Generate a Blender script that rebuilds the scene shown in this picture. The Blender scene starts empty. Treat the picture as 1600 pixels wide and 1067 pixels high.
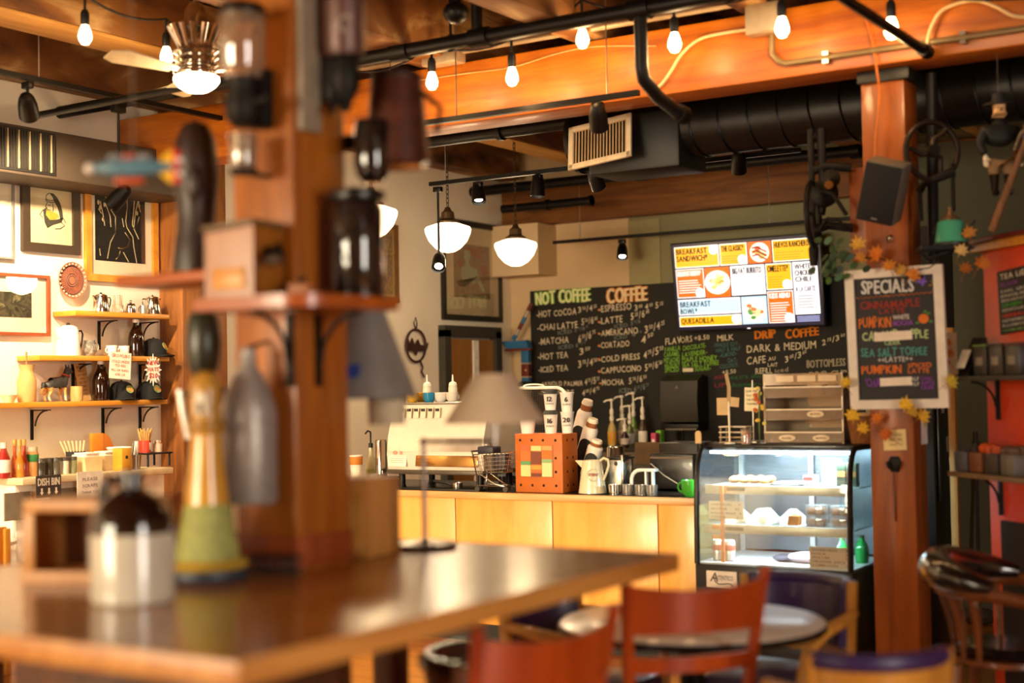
import bpy, bmesh, math, random
from math import pi, sin, cos, radians as R
from mathutils import Vector, Matrix, Euler
random.seed(7)
sc = bpy.context.scene
COL = sc.collection

# ------------------------------------------------------------------ camera
cd = bpy.data.cameras.new('camera')
cam = bpy.data.objects.new('camera', cd)
COL.objects.link(cam)
cam.matrix_world = Matrix.Translation((0, 0, 1.6)) @ Matrix.Rotation(R(32.5), 4, 'Z') @ Matrix.Rotation(R(91.86), 4, 'X') @ Matrix.Rotation(R(-1.06), 4, 'Z')
cd.sensor_width = 36.0
cd.lens = 2222.0 / 1600.0 * 36.0
cd.clip_end = 100
cd.dof.use_dof = True
cd.dof.focus_distance = 9.9
cd.dof.aperture_fstop = 1.0
cd.dof.aperture_blades = 0
sc.camera = cam

# ------------------------------------------------------------------ view, world, daylight
sc.view_settings.view_transform = 'Standard'
sc.view_settings.look = 'None'
sc.view_settings.gamma = 1.0
sc.view_settings.use_curve_mapping = False
sc.view_settings.exposure = 0.0
sc.cycles.use_denoising = True
sc.cycles.max_bounces = 8
sc.cycles.transparent_max_bounces = 24
sc.cycles.sample_clamp_indirect = 6.0
sc.cycles.caustics_reflective = False
sc.cycles.caustics_refractive = False

w = bpy.data.worlds.new('daylight')
sc.world = w
w.use_nodes = True
w.node_tree.nodes['Background'].inputs[0].default_value = (0.80, 0.88, 1.0, 1)
w.node_tree.nodes['Background'].inputs[1].default_value = 0.6

def light(kind, name, loc, energy, col, size=0.1, rot=None, aim=None, size_y=None, spot=None, blend=0.5):
    l = bpy.data.lights.new(name, kind)
    l.energy = energy
    l.color = col
    if kind == 'AREA':
        l.size = size
        if size_y:
            l.shape = 'RECTANGLE'
            l.size_y = size_y
    elif kind in ('POINT', 'SPOT'):
        l.shadow_soft_size = size
        if spot:
            l.spot_size = spot
            l.spot_blend = blend
    o = bpy.data.objects.new(name, l)
    COL.objects.link(o)
    o.location = loc
    if aim is not None:
        o.rotation_euler = (Vector(aim) - Vector(loc)).to_track_quat('-Z', 'Y').to_euler()
    elif rot:
        o.rotation_euler = rot
    return o

# daylight in the window openings of the street walls
light('AREA', 'front_window_daylight', (-5.15, -4.42, 1.95), 700, (1.0, 0.84, 0.58), 3.5, aim=(-5.9, 6, 1.2), size_y=2.1)
light('AREA', 'side_window_daylight', (3.42, 1.0, 1.9), 230, (1.0, 0.92, 0.80), 1.5, aim=(-8, 3.0, 1.5), size_y=2.3)

sl = bpy.data.lights.new('low_sun', 'SUN')
sl.energy = 4.5
sl.angle = R(9)
sl.color = (1.0, 0.80, 0.52)
so = bpy.data.objects.new('low_sun', sl)
COL.objects.link(so)
so.rotation_euler = Vector((0.02, 1.0, -0.125)).to_track_quat('-Z', 'Y').to_euler()

# ------------------------------------------------------------------ materials
def hx(s):
    out = []
    for i in (0, 2, 4):
        c = int(s[i:i + 2], 16) / 255
        out.append(c / 12.92 if c <= 0.04045 else ((c + 0.055) / 1.055) ** 2.4)
    return (*out, 1)

MATS = {}
def _new(name):
    m = bpy.data.materials.new(name)
    m.use_nodes = True
    nt = m.node_tree
    return m, nt, nt.nodes['Principled BSDF']

def P(col, rough=0.5, metal=0.0, var=0.12, scale=14, bump=0.0, coat=0.0, trans=0.0, name=None, spec=0.5):
    """painted / plain material with a little procedural mottling"""
    key = (col, rough, metal, var, scale, bump, coat, trans, spec)
    if key in MATS:
        return MATS[key]
    m, nt, b = _new(name or 'surface_' + col)
    b.inputs['Roughness'].default_value = rough
    b.inputs['Metallic'].default_value = metal
    b.inputs['Coat Weight'].default_value = coat
    b.inputs['Coat Roughness'].default_value = 0.08
    b.inputs['Transmission Weight'].default_value = trans
    b.inputs['Specular IOR Level'].default_value = spec
    c = hx(col)
    tc = nt.nodes.new('ShaderNodeTexCoord')
    n = nt.nodes.new('ShaderNodeTexNoise')
    n.inputs['Scale'].default_value = scale
    n.inputs['Detail'].default_value = 4
    nt.links.new(tc.outputs['Object'], n.inputs['Vector'])
    r = nt.nodes.new('ShaderNodeValToRGB')
    r.color_ramp.elements[0].position = 0.3
    r.color_ramp.elements[1].position = 0.7
    r.color_ramp.elements[0].color = tuple(x * (1 - var) for x in c[:3]) + (1,)
    r.color_ramp.elements[1].color = tuple(min(1, x * (1 + var)) for x in c[:3]) + (1,)
    nt.links.new(n.outputs['Fac'], r.inputs['Fac'])
    nt.links.new(r.outputs['Color'], b.inputs['Base Color'])
    if bump:
        bp = nt.nodes.new('ShaderNodeBump')
        bp.inputs['Strength'].default_value = bump
        bp.inputs['Distance'].default_value = 0.01
        nt.links.new(n.outputs['Fac'], bp.inputs['Height'])
        nt.links.new(bp.outputs['Normal'], b.inputs['Normal'])
    MATS[key] = m
    return m

def W(c1, c2, axis='X', scale=6.0, rough=0.45, coat=0.0, bump=0.15, third=None, stretch=12.0, name=None):
    """wood: noise stretched along the grain axis, two or three tones"""
    key = ('w', c1, c2, axis, scale, rough, coat, bump, third, stretch)
    if key in MATS:
        return MATS[key]
    m, nt, b = _new(name or 'wood_' + c1)
    b.inputs['Roughness'].default_value = rough
    b.inputs['Coat Weight'].default_value = coat
    b.inputs['Coat Roughness'].default_value = 0.12
    tc = nt.nodes.new('ShaderNodeTexCoord')
    mp = nt.nodes.new('ShaderNodeMapping')
    sv = [scale, scale, scale]
    sv['XYZ'.index(axis)] = scale / stretch
    mp.inputs['Scale'].default_value = sv
    nt.links.new(tc.outputs['Object'], mp.inputs['Vector'])
    n = nt.nodes.new('ShaderNodeTexNoise')
    n.inputs['Scale'].default_value = 2.2
    n.inputs['Detail'].default_value = 7
    n.inputs['Roughness'].default_value = 0.62
    n.inputs['Distortion'].default_value = 0.8
    nt.links.new(mp.outputs['Vector'], n.inputs['Vector'])
    r = nt.nodes.new('ShaderNodeValToRGB')
    r.color_ramp.elements[0].position = 0.32
    r.color_ramp.elements[1].position = 0.68
    r.color_ramp.elements[0].color = hx(c1)
    r.color_ramp.elements[1].color = hx(c2)
    if third:
        e = r.color_ramp.elements.new(0.78)
        e.color = hx(third)
    nt.links.new(n.outputs['Fac'], r.inputs['Fac'])
    nt.links.new(r.outputs['Color'], b.inputs['Base Color'])
    if bump:
        bp = nt.nodes.new('ShaderNodeBump')
        bp.inputs['Strength'].default_value = bump
        bp.inputs['Distance'].default_value = 0.01
        nt.links.new(n.outputs['Fac'], bp.inputs['Height'])
        nt.links.new(bp.outputs['Normal'], b.inputs['Normal'])
    MATS[key] = m
    return m

def PATCH(cols, scale=3.0, rough=0.6, stretch=(1, 1, 1), detail=3, name='patchwork', distort=0.5):
    """several hard-edged tones in blotches (peeling paint, collage, carved relief)"""
    m, nt, b = _new(name)
    b.inputs['Roughness'].default_value = rough
    tc = nt.nodes.new('ShaderNodeTexCoord')
    mp = nt.nodes.new('ShaderNodeMapping')
    mp.inputs['Scale'].default_value = stretch
    nt.links.new(tc.outputs['Object'], mp.inputs['Vector'])
    n = nt.nodes.new('ShaderNodeTexNoise')
    n.inputs['Scale'].default_value = scale
    n.inputs['Detail'].default_value = detail
    n.inputs['Distortion'].default_value = distort
    nt.links.new(mp.outputs['Vector'], n.inputs['Vector'])
    r = nt.nodes.new('ShaderNodeValToRGB')
    k = len(cols)
    r.color_ramp.interpolation = 'LINEAR'
    r.color_ramp.elements[0].position = 0.3
    r.color_ramp.elements[0].color = hx(cols[0])
    r.color_ramp.elements[1].position = 0.7
    r.color_ramp.elements[1].color = hx(cols[-1])
    for i in range(1, k - 1):
        e = r.color_ramp.elements.new(0.3 + 0.4 * i / (k - 1))
        e.color = hx(cols[i])
    nt.links.new(n.outputs['Fac'], r.inputs['Fac'])
    nt.links.new(r.outputs['Color'], b.inputs['Base Color'])
    return m

def EM(col, strength, name='glow', base=None):
    key = ('e', col, strength)
    if key in MATS:
        return MATS[key]
    m, nt, b = _new(name)
    b.inputs['Base Color'].default_value = hx(base or col)
    b.inputs['Emission Color'].default_value = hx(col)
    b.inputs['Emission Strength'].default_value = strength
    b.inputs['Roughness'].default_value = 0.3
    n = nt.nodes.new('ShaderNodeTexNoise')
    n.inputs['Scale'].default_value = 3
    mx = nt.nodes.new('ShaderNodeMapRange')
    mx.inputs['To Min'].default_value = 0.25
    mx.inputs['To Max'].default_value = 0.35
    nt.links.new(n.outputs['Fac'], mx.inputs['Value'])
    nt.links.new(mx.outputs['Result'], b.inputs['Roughness'])
    MATS[key] = m
    return m

def THIN(tint='ffffff', refl=0.10, rough=0.02, opacity=0.0, name='clear_pane'):
    """thin clear sheet: see-through with a fresnel reflection"""
    key = ('t', tint, refl, rough, opacity)
    if key in MATS:
        return MATS[key]
    m, nt, b = _new(name)
    out = nt.nodes['Material Output']
    tr = nt.nodes.new('ShaderNodeBsdfTransparent')
    tr.inputs['Color'].default_value = hx(tint)
    gl = nt.nodes.new('ShaderNodeBsdfGlossy')
    gl.inputs['Roughness'].default_value = rough
    lw = nt.nodes.new('ShaderNodeLayerWeight')
    lw.inputs['Blend'].default_value = 0.5
    mr = nt.nodes.new('ShaderNodeMapRange')
    mr.inputs['To Min'].default_value = refl * 0.5
    mr.inputs['To Max'].default_value = min(1, refl * 5)
    nt.links.new(lw.outputs['Facing'], mr.inputs['Value'])
    mx = nt.nodes.new('ShaderNodeMixShader')
    nt.links.new(mr.outputs['Result'], mx.inputs['Fac'])
    nt.links.new(tr.outputs['BSDF'], mx.inputs[1])
    nt.links.new(gl.outputs['BSDF'], mx.inputs[2])
    last = mx
    if opacity:
        df = nt.nodes.new('ShaderNodeBsdfDiffuse')
        df.inputs['Color'].default_value = hx(tint)
        m2 = nt.nodes.new('ShaderNodeMixShader')
        m2.inputs['Fac'].default_value = opacity
        nt.links.new(mx.outputs[0], m2.inputs[1])
        nt.links.new(df.outputs[0], m2.inputs[2])
        last = m2
    nt.links.new(last.outputs[0], out.inputs['Surface'])
    MATS[key] = m
    return m

# ------------------------------------------------------------------ mesh builder
UP = Vector((0, 0, 1))
_chars = {}
def char_mesh(ch):
    if ch in _chars:
        return _chars[ch]
    cu = bpy.data.curves.new('tmp', 'FONT')
    cu.body = ch
    cu.size = 1.0
    cu.resolution_u = 2
    cu.offset = 0.012
    cu.extrude = 0.0
    o = bpy.data.objects.new('tmp', cu)
    COL.objects.link(o)
    dg = bpy.context.evaluated_depsgraph_get()
    dg.update()
    me = bpy.data.meshes.new_from_object(o.evaluated_get(dg))
    vs = [tuple(v.co) for v in me.vertices]
    fs = [list(p.vertices) for p in me.polygons]
    bpy.data.objects.remove(o)
    bpy.data.curves.remove(cu)
    bpy.data.meshes.remove(me)
    if vs:
        xs = [v[0] for v in vs]
        adv = max(xs) - min(xs) + 0.10
        vs = [(v[0] - min(xs), v[1], 0) for v in vs]
    else:
        adv = 0.34
    _chars[ch] = (vs, fs, adv)
    return _chars[ch]

class MB:
    def __init__(s):
        s.v, s.f = [], []
        s.M = Matrix()
    def add(s, vs, fs):
        n = len(s.v)
        s.v += [s.M @ Vector(v) for v in vs]
        s.f += [[i + n for i in f] for f in fs]
        return s
    def box(s, c, d, bev=0.0, rot=None):
        x, y, z = (q / 2 for q in d)
        Rm = Euler(rot).to_matrix() if rot else Matrix.Identity(3)
        c = Vector(c)
        if bev <= 0:
            vs = [(i * x, j * y, k * z) for i in (-1, 1) for j in (-1, 1) for k in (-1, 1)]
            fs = [(0, 1, 3, 2), (4, 6, 7, 5), (0, 4, 5, 1), (2, 3, 7, 6), (0, 2, 6, 4), (1, 5, 7, 3)]
        else:
            bev = min(bev, 0.49 * min(d))
            bm = bmesh.new()
            bmesh.ops.create_cube(bm, size=1.0)
            for v in bm.verts:
                v.co = Vector((v.co.x * d[0], v.co.y * d[1], v.co.z * d[2]))
            bmesh.ops.bevel(bm, geom=bm.edges[:], offset=bev, segments=2, profile=0.5, affect='EDGES')
            bm.verts.ensure_lookup_table()
            vs = [v.co.copy() for v in bm.verts]
            fs = [[v.index for v in f.verts] for f in bm.faces]
            bm.free()
        return s.add([c + Rm @ Vector(v) for v in vs], fs)
    def tube(s, pts, r, n=8, closed=False, flat=1.0):
        pts = [Vector(p) for p in pts]
        k = len(pts)
        rs = r if isinstance(r, (list, tuple)) else [r] * k
        T = []
        for i in range(k):
            if closed:
                t = pts[(i + 1) % k] - pts[i - 1]
            else:
                t = pts[min(i + 1, k - 1)] - pts[max(i - 1, 0)]
            T.append(t.normalized() if t.length > 1e-9 else UP.copy())
        a = UP if abs(T[0].z) < 0.9 else Vector((1, 0, 0))
        U = (a - T[0] * a.dot(T[0])).normalized()
        vs, fs = [], []
        for i in range(k):
            U = U - T[i] * U.dot(T[i])
            if U.length < 1e-6:
                U = T[i].orthogonal()
            U = U.normalized()
            V = T[i].cross(U)
            for j in range(n):
                an = 2 * pi * (j + 0.5) / n
                vs.append(pts[i] + (U * cos(an) + V * sin(an) * flat) * rs[i])
        for i in range(k if closed else k - 1):
            i2 = (i + 1) % k
            for j in range(n):
                j2 = (j + 1) % n
                fs.append((i * n + j, i * n + j2, i2 * n + j2, i2 * n + j))
        if not closed:
            fs.append(list(range(n))[::-1])
            fs.append([(k - 1) * n + j for j in range(n)])
        return s.add(vs, fs)
    def cyl(s, a, b, r, r2=None, n=20):
        return s.tube([a, b], [r, r if r2 is None else r2], n)
    def lathe(s, prof, c=(0, 0, 0), n=28, ax=UP, close=False, sx=1.0, arc=2 * pi):
        """prof = [(radius, height)...] turned round axis ax through c"""
        c = Vector(c)
        ax = Vector(ax).normalized()
        U = ax.orthogonal().normalized() if abs(ax.z) < 0.999 else Vector((1, 0, 0))
        V = ax.cross(U)
        vs, fs = [], []
        full = arc > 6.28
        m = n if full else n + 1
        for (r, h) in prof:
            for j in range(m):
                an = arc * j / n
                vs.append(c + ax * h + U * (r * cos(an) * sx) + V * (r * sin(an)))
        k = len(prof)
        for i in range(k - 1):
            for j in range(n):
                j2 = (j + 1) % m
                fs.append((i * m + j, i * m + j2, (i + 1) * m + j2, (i + 1) * m + j))
        if full:
            if prof[0][0] > 1e-5 and not close:
                fs.append(list(range(m))[::-1])
            if prof[-1][0] > 1e-5 and not close:
                fs.append([(k - 1) * m + j for j in range(m)])
        return s.add(vs, fs)
    def ball(s, c, r, n=14):
        rr = r if isinstance(r, (tuple, list)) else (r, r, r)
        k = n // 2
        vs = [(0, 0, -1)] + [(cos(2 * pi * j / n) * sin(pi * i / k), sin(2 * pi * j / n) * sin(pi * i / k), -cos(pi * i / k)) for i in range(1, k) for j in range(n)] + [(0, 0, 1)]
        fs = []
        for j in range(n):
            fs.append((0, 1 + (j + 1) % n, 1 + j))
            for i in range(k - 2):
                a = 1 + i * n
                fs.append((a + j, a + (j + 1) % n, a + n + (j + 1) % n, a + n + j))
            fs.append((len(vs) - 1, 1 + (k - 2) * n + j, 1 + (k - 2) * n + (j + 1) % n))
        c = Vector(c)
        return s.add([c + Vector((v[0] * rr[0], v[1] * rr[1], v[2] * rr[2])) for v in vs], fs)
    def prism(s, poly, h, o=(0, 0, 0), u=(1, 0, 0), v=(0, 1, 0)):
        """2-D outline poly in the plane (u, v) through o, thickened by h along u x v"""
        o, u, v = Vector(o), Vector(u), Vector(v)
        w_ = u.cross(v).normalized() * h
        n = len(poly)
        A = [o + u * p[0] + v * p[1] for p in poly]
        vs = A + [a + w_ for a in A]
        fs = [list(range(n))[::-1], list(range(n, 2 * n))]
        for i in range(n):
            j = (i + 1) % n
            fs.append((i, j, n + j, n + i))
        return s.add(vs, fs)
    def stroke(s, pts, wd, o=(0, 0, 0), u=(1, 0, 0), v=(0, 0, 1), h=0.002):
        """a brush stroke: flat ribbon of width wd along 2-D points in plane (u, v)"""
        o, u, v = Vector(o), Vector(u), Vector(v)
        k = len(pts)
        L, Rr = [], []
        for i in range(k):
            a, b = pts[max(0, i - 1)], pts[min(k - 1, i + 1)]
            dx, dy = b[0] - a[0], b[1] - a[1]
            l = math.hypot(dx, dy) or 1
            nx, ny = -dy / l * wd / 2, dx / l * wd / 2
            L.append((pts[i][0] + nx, pts[i][1] + ny))
            Rr.append((pts[i][0] - nx, pts[i][1] - ny))
        nrm = u.cross(v).normalized() * h
        vs = [o + u * p[0] + v * p[1] + nrm for p in L + Rr] + [o + u * p[0] + v * p[1] for p in L + Rr]
        fs = []
        for i in range(k - 1):
            fs.append((k + i, k + i + 1, i + 1, i))
            fs.append((3 * k + i, i + k, i, 2 * k + i))
        return s.add(vs, fs)
    def text(s, t, o, u, v, h, w_=None, jit=0.0, align='L', lift=0.002, bold=0.0, slant=0.0):
        """lettering of cap height h in plane (u, v) from o; w_ squeezes it to a width; jit = hand-drawn wobble"""
        o, u, v = Vector(o), Vector(u).normalized(), Vector(v).normalized()
        nrm = u.cross(v).normalized() * lift
        k = h / 0.70
        tot = sum(char_mesh(c)[2] for c in t) * k
        sx = (w_ / tot) if w_ else 1.0
        x = 0.0
        if align == 'C':
            x = -tot * sx / 2
        elif align == 'R':
            x = -tot * sx
        rr = random.Random(t)
        for c in t:
            vs, fs, adv = char_mesh(c)
            if vs:
                a = rr.uniform(-jit, jit)
                g = 1 + rr.uniform(-jit, jit) * 1.2
                dy = rr.uniform(-jit, jit) * h * 0.7
                for bx in ((0.0,) if not bold else (-bold, bold)):
                    out = []
                    for p in vs:
                        px_, py_ = p[0] * k * sx + bx * h, p[1] * k * g
                        qx, qy = px_ * cos(a) - py_ * sin(a) + py_ * slant, px_ * sin(a) + py_ * cos(a)
                        out.append(o + u * (x + qx) + v * (qy + dy) + nrm * (1 + bx * 0.2))
                    s.add(out, fs)
            x += adv * k * sx
        return s
    def build(s, name, m, parent=None, label=None, smooth=35, sub=0):
        me = bpy.data.meshes.new(name)
        me.from_pydata([tuple(v) for v in s.v], [], s.f)
        me.update()
        bm = bmesh.new()
        bm.from_mesh(me)
        bmesh.ops.recalc_face_normals(bm, faces=bm.faces[:])
        bm.to_mesh(me)
        bm.free()
        me.materials.append(m)
        me.polygons.foreach_set('use_smooth', [True] * len(me.polygons))
        me.set_sharp_from_angle(angle=R(smooth))
        o = bpy.data.objects.new(name, me)
        COL.objects.link(o)
        if parent is not None:
            o.parent = parent
        if label:
            o['label'] = label
        if sub:
            md = o.modifiers.new('sub', 'SUBSURF')
            md.levels = md.render_levels = sub
        return o

def tag(o, label, cat, group=None, kind=None):
    if label: o['label'] = label
    if cat: o['category'] = cat
    if group: o['group'] = group
    if kind: o['kind'] = kind
    return o
def thing(name, label, cat, loc=(0, 0, 0), rz=0.0, group=None, rot=None):
    o = bpy.data.objects.new(name, None)
    o.empty_display_size = 0.05
    COL.objects.link(o)
    o.location = loc
    o.rotation_euler = rot if rot else (0, 0, rz)
    return tag(o, label, cat, group)
def solo(name, mb, m, label, cat, loc=(0, 0, 0), rz=0.0, group=None, rot=None, smooth=35):
    o = mb.build(name, m, smooth=smooth)
    o.location = loc
    o.rotation_euler = rot if rot else (0, 0, rz)
    return tag(o, label, cat, group)
def struct(name, mb, m, label=None):
    o = mb.build(name, m)
    o['kind'] = 'structure'
    o['category'] = 'wall' if 'wall' in name else name.split('_')[0]
    if label: o['label'] = label
    return o
def dup(root, loc, rz=None, label=None, group=None):
    def cp(o, par):
        c = o.copy()
        COL.objects.link(c)
        if par is not None:
            c.parent = par
        for ch in list(o.children):
            cp(ch, c)
        return c
    r = cp(root, None)
    r.location = loc
    if rz is not None:
        r.rotation_euler = (0, 0, rz)
    if label: r['label'] = label
    if group: r['group'] = group
    return r
def arc(c, r, a0, a1, n, u=(1, 0, 0), v=(0, 0, 1)):
    c, u, v = Vector(c), Vector(u), Vector(v)
    return [c + u * (r * cos(R(a0 + (a1 - a0) * i / n))) + v * (r * sin(R(a0 + (a1 - a0) * i / n))) for i in range(n + 1)]
def arc2(cx, cy, r, a0, a1, n, ry=None):
    ry = r if ry is None else ry
    return [(cx + r * cos(R(a0 + (a1 - a0) * i / n)), cy + ry * sin(R(a0 + (a1 - a0) * i / n))) for i in range(n + 1)]
def V3(*a): return Vector(a)
X, Y, Z = Vector((1, 0, 0)), Vector((0, 1, 0)), Vector((0, 0, 1))

# common materials
BLACK = P('0f0d0c', 0.5, name='black_paint')
BLACKM = P('15120f', 0.45, 0.6, name='black_iron')
IRON = P('1d1916', 0.55, 0.7, var=0.3, name='cast_iron')
CHROME = P('d8d2c8', 0.14, 1.0, var=0.05, name='chrome')
STEEL = P('b9b2a6', 0.3, 1.0, var=0.08, name='brushed_steel')
WHITE = P('efe9df', 0.55, name='white_paint')
PAPER = P('f1ead9', 0.8, name='paper')
CREAM = P('e9dcc0', 0.5, name='cream')
GLASS = THIN('f4f2ea', 0.12, name='clear_glass')


def skin(name, nodes, edges, m, parent=None, sub=2, label=None):
    """one continuous body grown over a skeleton: nodes = [(x, y, z, radius)...]; first node is the root"""
    me = bpy.data.meshes.new('sk')
    me.from_pydata([n[:3] for n in nodes], edges, [])
    o = bpy.data.objects.new('sk', me)
    COL.objects.link(o)
    md = o.modifiers.new('s', 'SKIN')
    md.use_smooth_shade = True
    sv = me.skin_vertices[0].data
    for i, n in enumerate(nodes):
        r = n[3]
        sv[i].radius = r if isinstance(r, tuple) else (r, r)
        sv[i].use_root = (i == 0)
    ms = o.modifiers.new('u', 'SUBSURF')
    ms.levels = ms.render_levels = sub
    dg = bpy.context.evaluated_depsgraph_get()
    dg.update()
    r = bpy.data.meshes.new_from_object(o.evaluated_get(dg))
    bpy.data.objects.remove(o)
    r.materials.clear()
    r.materials.append(m)
    r.polygons.foreach_set('use_smooth', [True] * len(r.polygons))
    r.name = name
    q = bpy.data.objects.new(name, r)
    COL.objects.link(q)
    if parent is not None:
        q.parent = parent
    if label:
        q['label'] = label
    return q


# ================================================================== ROOM SHELL
M_WALL = P('f1e6d2', 0.85, var=0.03, scale=3, name='cream_plaster')
M_BEIGE = P('d9bd92', 0.85, var=0.05, scale=3, name='beige_plaster')
M_OLIVE = P('8f8a68', 0.85, var=0.06, scale=3, name='olive_plaster')
M_DECK = W('3b2009', '8a5a22', 'X', 5, 0.75, bump=0.3, third='a5783c', stretch=7, name='old_plank_ceiling')
M_PEEL = PATCH(['2e1606', '5a3210', '7a4a1c', '8a5a28', 'c09a66', '6a3e16'], 3.6, 0.75, (1, 0.35, 1), 6, 'peeling_timber')
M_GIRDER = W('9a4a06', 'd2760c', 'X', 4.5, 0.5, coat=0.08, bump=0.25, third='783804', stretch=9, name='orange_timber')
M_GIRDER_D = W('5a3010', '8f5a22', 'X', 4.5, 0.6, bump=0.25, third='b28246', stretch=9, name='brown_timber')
M_POSTW = W('80420c', 'b2661a', 'Z', 5, 0.4, coat=0.25, bump=0.3, third='b0682a', stretch=9, name='post_timber')
M_FLOOR = W('8a4a16', 'c47a2c', 'X', 4, 0.3, coat=0.3, bump=0.1, third='d79746', stretch=8, name='plank_floor')

struct('floor', MB().box((-2.2, 3.9, -0.05), (11.5, 17.0, 0.1)), M_FLOOR)
struct('ceiling', MB().box((-2.2, 3.9, 4.1), (11.5, 17.0, 0.1)), M_DECK)
struct('wall_left', MB().box((-7.93, 3.9, 2.05), (0.2, 17.0, 4.1)), M_WALL)
# back wall: beige as far as the pier, olive beyond it
xa = -6.45
struct('wall_back', MB().box(((-7.83 + xa) / 2, 12.38, 2.05), (xa + 7.83, 0.2, 4.1)), M_BEIGE)
struct('wall_alcove', MB().box(((3.5 + xa) / 2, 12.38, 2.05), (3.5 - xa, 0.2, 4.1)), M_OLIVE)
struct('trim_1', MB().box((-6.28, 12.275, 1.6), (0.34, 0.014, 3.2)), P('a39a70', 0.85, var=0.04, name='pale_olive_plaster'))
# soffit box in the corner
a, b = (-7.890, 12.200, 2.713), (-7.313, 12.200, 3.220)
struct('trim_2', MB().box((-7.55, 12.1, (a[2] + b[2]) / 2), (0.56, 0.36, b[2] - a[2])), M_BEIGE)

def wall_with_opening(nm, horizontal, pos, a0, a1, o0, o1, z0, z1, m):
    mb = MB()
    def blk(u0, u1, za, zb):
        c = ((u0 + u1) / 2, pos, (za + zb) / 2) if horizontal else (pos, (u0 + u1) / 2, (za + zb) / 2)
        d = (u1 - u0, 0.2, zb - za) if horizontal else (0.2, u1 - u0, zb - za)
        mb.box(c, d)
    blk(a0, o0, 0, 4.1); blk(o1, a1, 0, 4.1); blk(o0, o1, 0, z0); blk(o0, o1, z1, 4.1)
    return struct(nm, mb, m)
wall_with_opening('wall_front', True, -4.55, -7.83, 3.5, -6.9, -3.4, 0.9, 3.0, M_BEIGE)
wall_with_opening('wall_right', False, 3.55, -4.5, 12.3, 0.25, 1.75, 0.7, 3.1, M_BEIGE)
def street_window(nm, horizontal, pos, o0, o1, z0, z1, k):
    t = thing(nm, 'tall street window with dark frame and %d panes' % k, 'window')
    t['kind'] = 'structure'
    fr, gl = MB(), MB()
    def bar(u0, u1, za, zb, th=0.08):
        c = ((u0 + u1) / 2, pos, (za + zb) / 2) if horizontal else (pos, (u0 + u1) / 2, (za + zb) / 2)
        d = (u1 - u0, th, zb - za) if horizontal else (th, u1 - u0, zb - za)
        return c, d
    for zz in (z0 + 0.04, z1 - 0.04):
        fr.box(*bar(o0, o1, zz - 0.04, zz + 0.04))
    for i in range(k + 1):
        u = o0 + 0.04 + (o1 - o0 - 0.08) * i / k
        fr.box(*bar(u - 0.04, u + 0.04, z0, z1))
    gl.box(*bar(o0 + 0.06, o1 - 0.06, z0 + 0.06, z1 - 0.06, 0.012))
    fr.build('window_frame', P('2a211a', 0.5), t)
    gl.build('window_pane', GLASS, t)
street_window('window_1', True, -4.55, -6.9, -3.4, 0.9, 3.0, 2)
street_window('window_2', False, 3.55, 0.25, 1.75, 0.7, 3.1, 1)

# timber frame: girders across the room, joists on top of them, pilasters on the walls
def timber(nm, mb, m, lab):
    o = mb.build(nm, m)
    return tag(o, lab, 'beam', kind='structure')
timber('girder', MB().box((-2.18, 7.18, 3.385), (11.28, 0.26, 0.37), 0.012), M_GIRDER, 'glossy orange timber girder across the room above the counter')
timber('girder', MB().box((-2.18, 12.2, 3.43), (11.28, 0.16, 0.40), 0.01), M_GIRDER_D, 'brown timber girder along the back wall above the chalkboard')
timber('girder', MB().box((-2.18, 1.9, 3.385), (11.28, 0.26, 0.37), 0.012), M_GIRDER, 'timber girder over the high table, above the frame')
for i, x in enumerate((-6.5, -4.98, -3.95, -2.9, -1.85, -0.8, 0.3, 1.4, 2.5)):
    wd = 0.30 if i < 2 else 0.2
    zb = 3.70 if i == 0 else 3.58
    timber('ceiling_joist', MB().box((x, 3.85, (zb + 4.04) / 2), (wd, 16.5, 4.04 - zb), 0.01), M_PEEL, 'old brown ceiling joist, %s from the picture wall' % ('first second third fourth fifth sixth seventh eighth ninth'.split()[i]))
timber('lit_joist_underside', MB().box((-6.5, 3.85, 3.688), (0.29, 16.5, 0.02), 0.003), W('b07a34', 'd8a458', 'Y', 4, 0.6, name='uplit_timber_tone'), 'thin strip coloured as the lit underside of the ceiling joist nearest the picture wall')  # added strip; its golden tone paints the uplight on the joist underside
timber('wall_plate_beam', MB().box((-7.7, 3.85, 3.87), (0.24, 16.5, 0.36), 0.01), M_PEEL, 'peeling brown beam along the top of the picture wall')
timber('pilaster', MB().box((-7.71, 7.68, 1.9), (0.24, 0.46, 3.8), 0.008), W('6b3a12', 'a8682a', 'Z', 5, 0.6, bump=0.3, third='c08a48', stretch=8), 'brown timber pilaster between the shelves and the beige wall')

# door in the picture wall beyond the counter
d0, d1 = (-7.800, 10.990, 1.647), (-7.800, 11.978, 1.639)
y0, y1 = d0[1], d1[1]
t = thing('door_1', 'brown door in dark frame below the framed poster', 'door', (-7.82, (y0 + y1) / 2, 0))
t['kind'] = 'structure'
hw = (y1 - y0) / 2
MB().box((0.03, -hw + 0.05, 1.08), (0.08, 0.1, 2.16)).box((0.03, hw - 0.05, 1.08), (0.08, 0.1, 2.16)).box((0.03, 0, 2.15), (0.08, 2 * hw, 0.11)).build('door_frame', P('3a352c', 0.6), t)
MB().box((0.0, 0.0, 1.04), (0.05, 2 * hw - 0.2, 2.08)).build('door_leaf', W('8a5a22', 'a87434', 'Z', 4, 0.5), t)
MB().box((0.03, hw - 0.42, 1.04), (0.02, 0.09, 2.06)).build('edge_strip', P('f5efe2', 0.5), t, label='white edge strip')
MB().cyl((0.03, hw - 0.5, 1.0), (0.07, hw - 0.5, 1.0), 0.012).ball((0.09, hw - 0.5, 1.0), 0.028).build('door_knob', STEEL, t)

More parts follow.
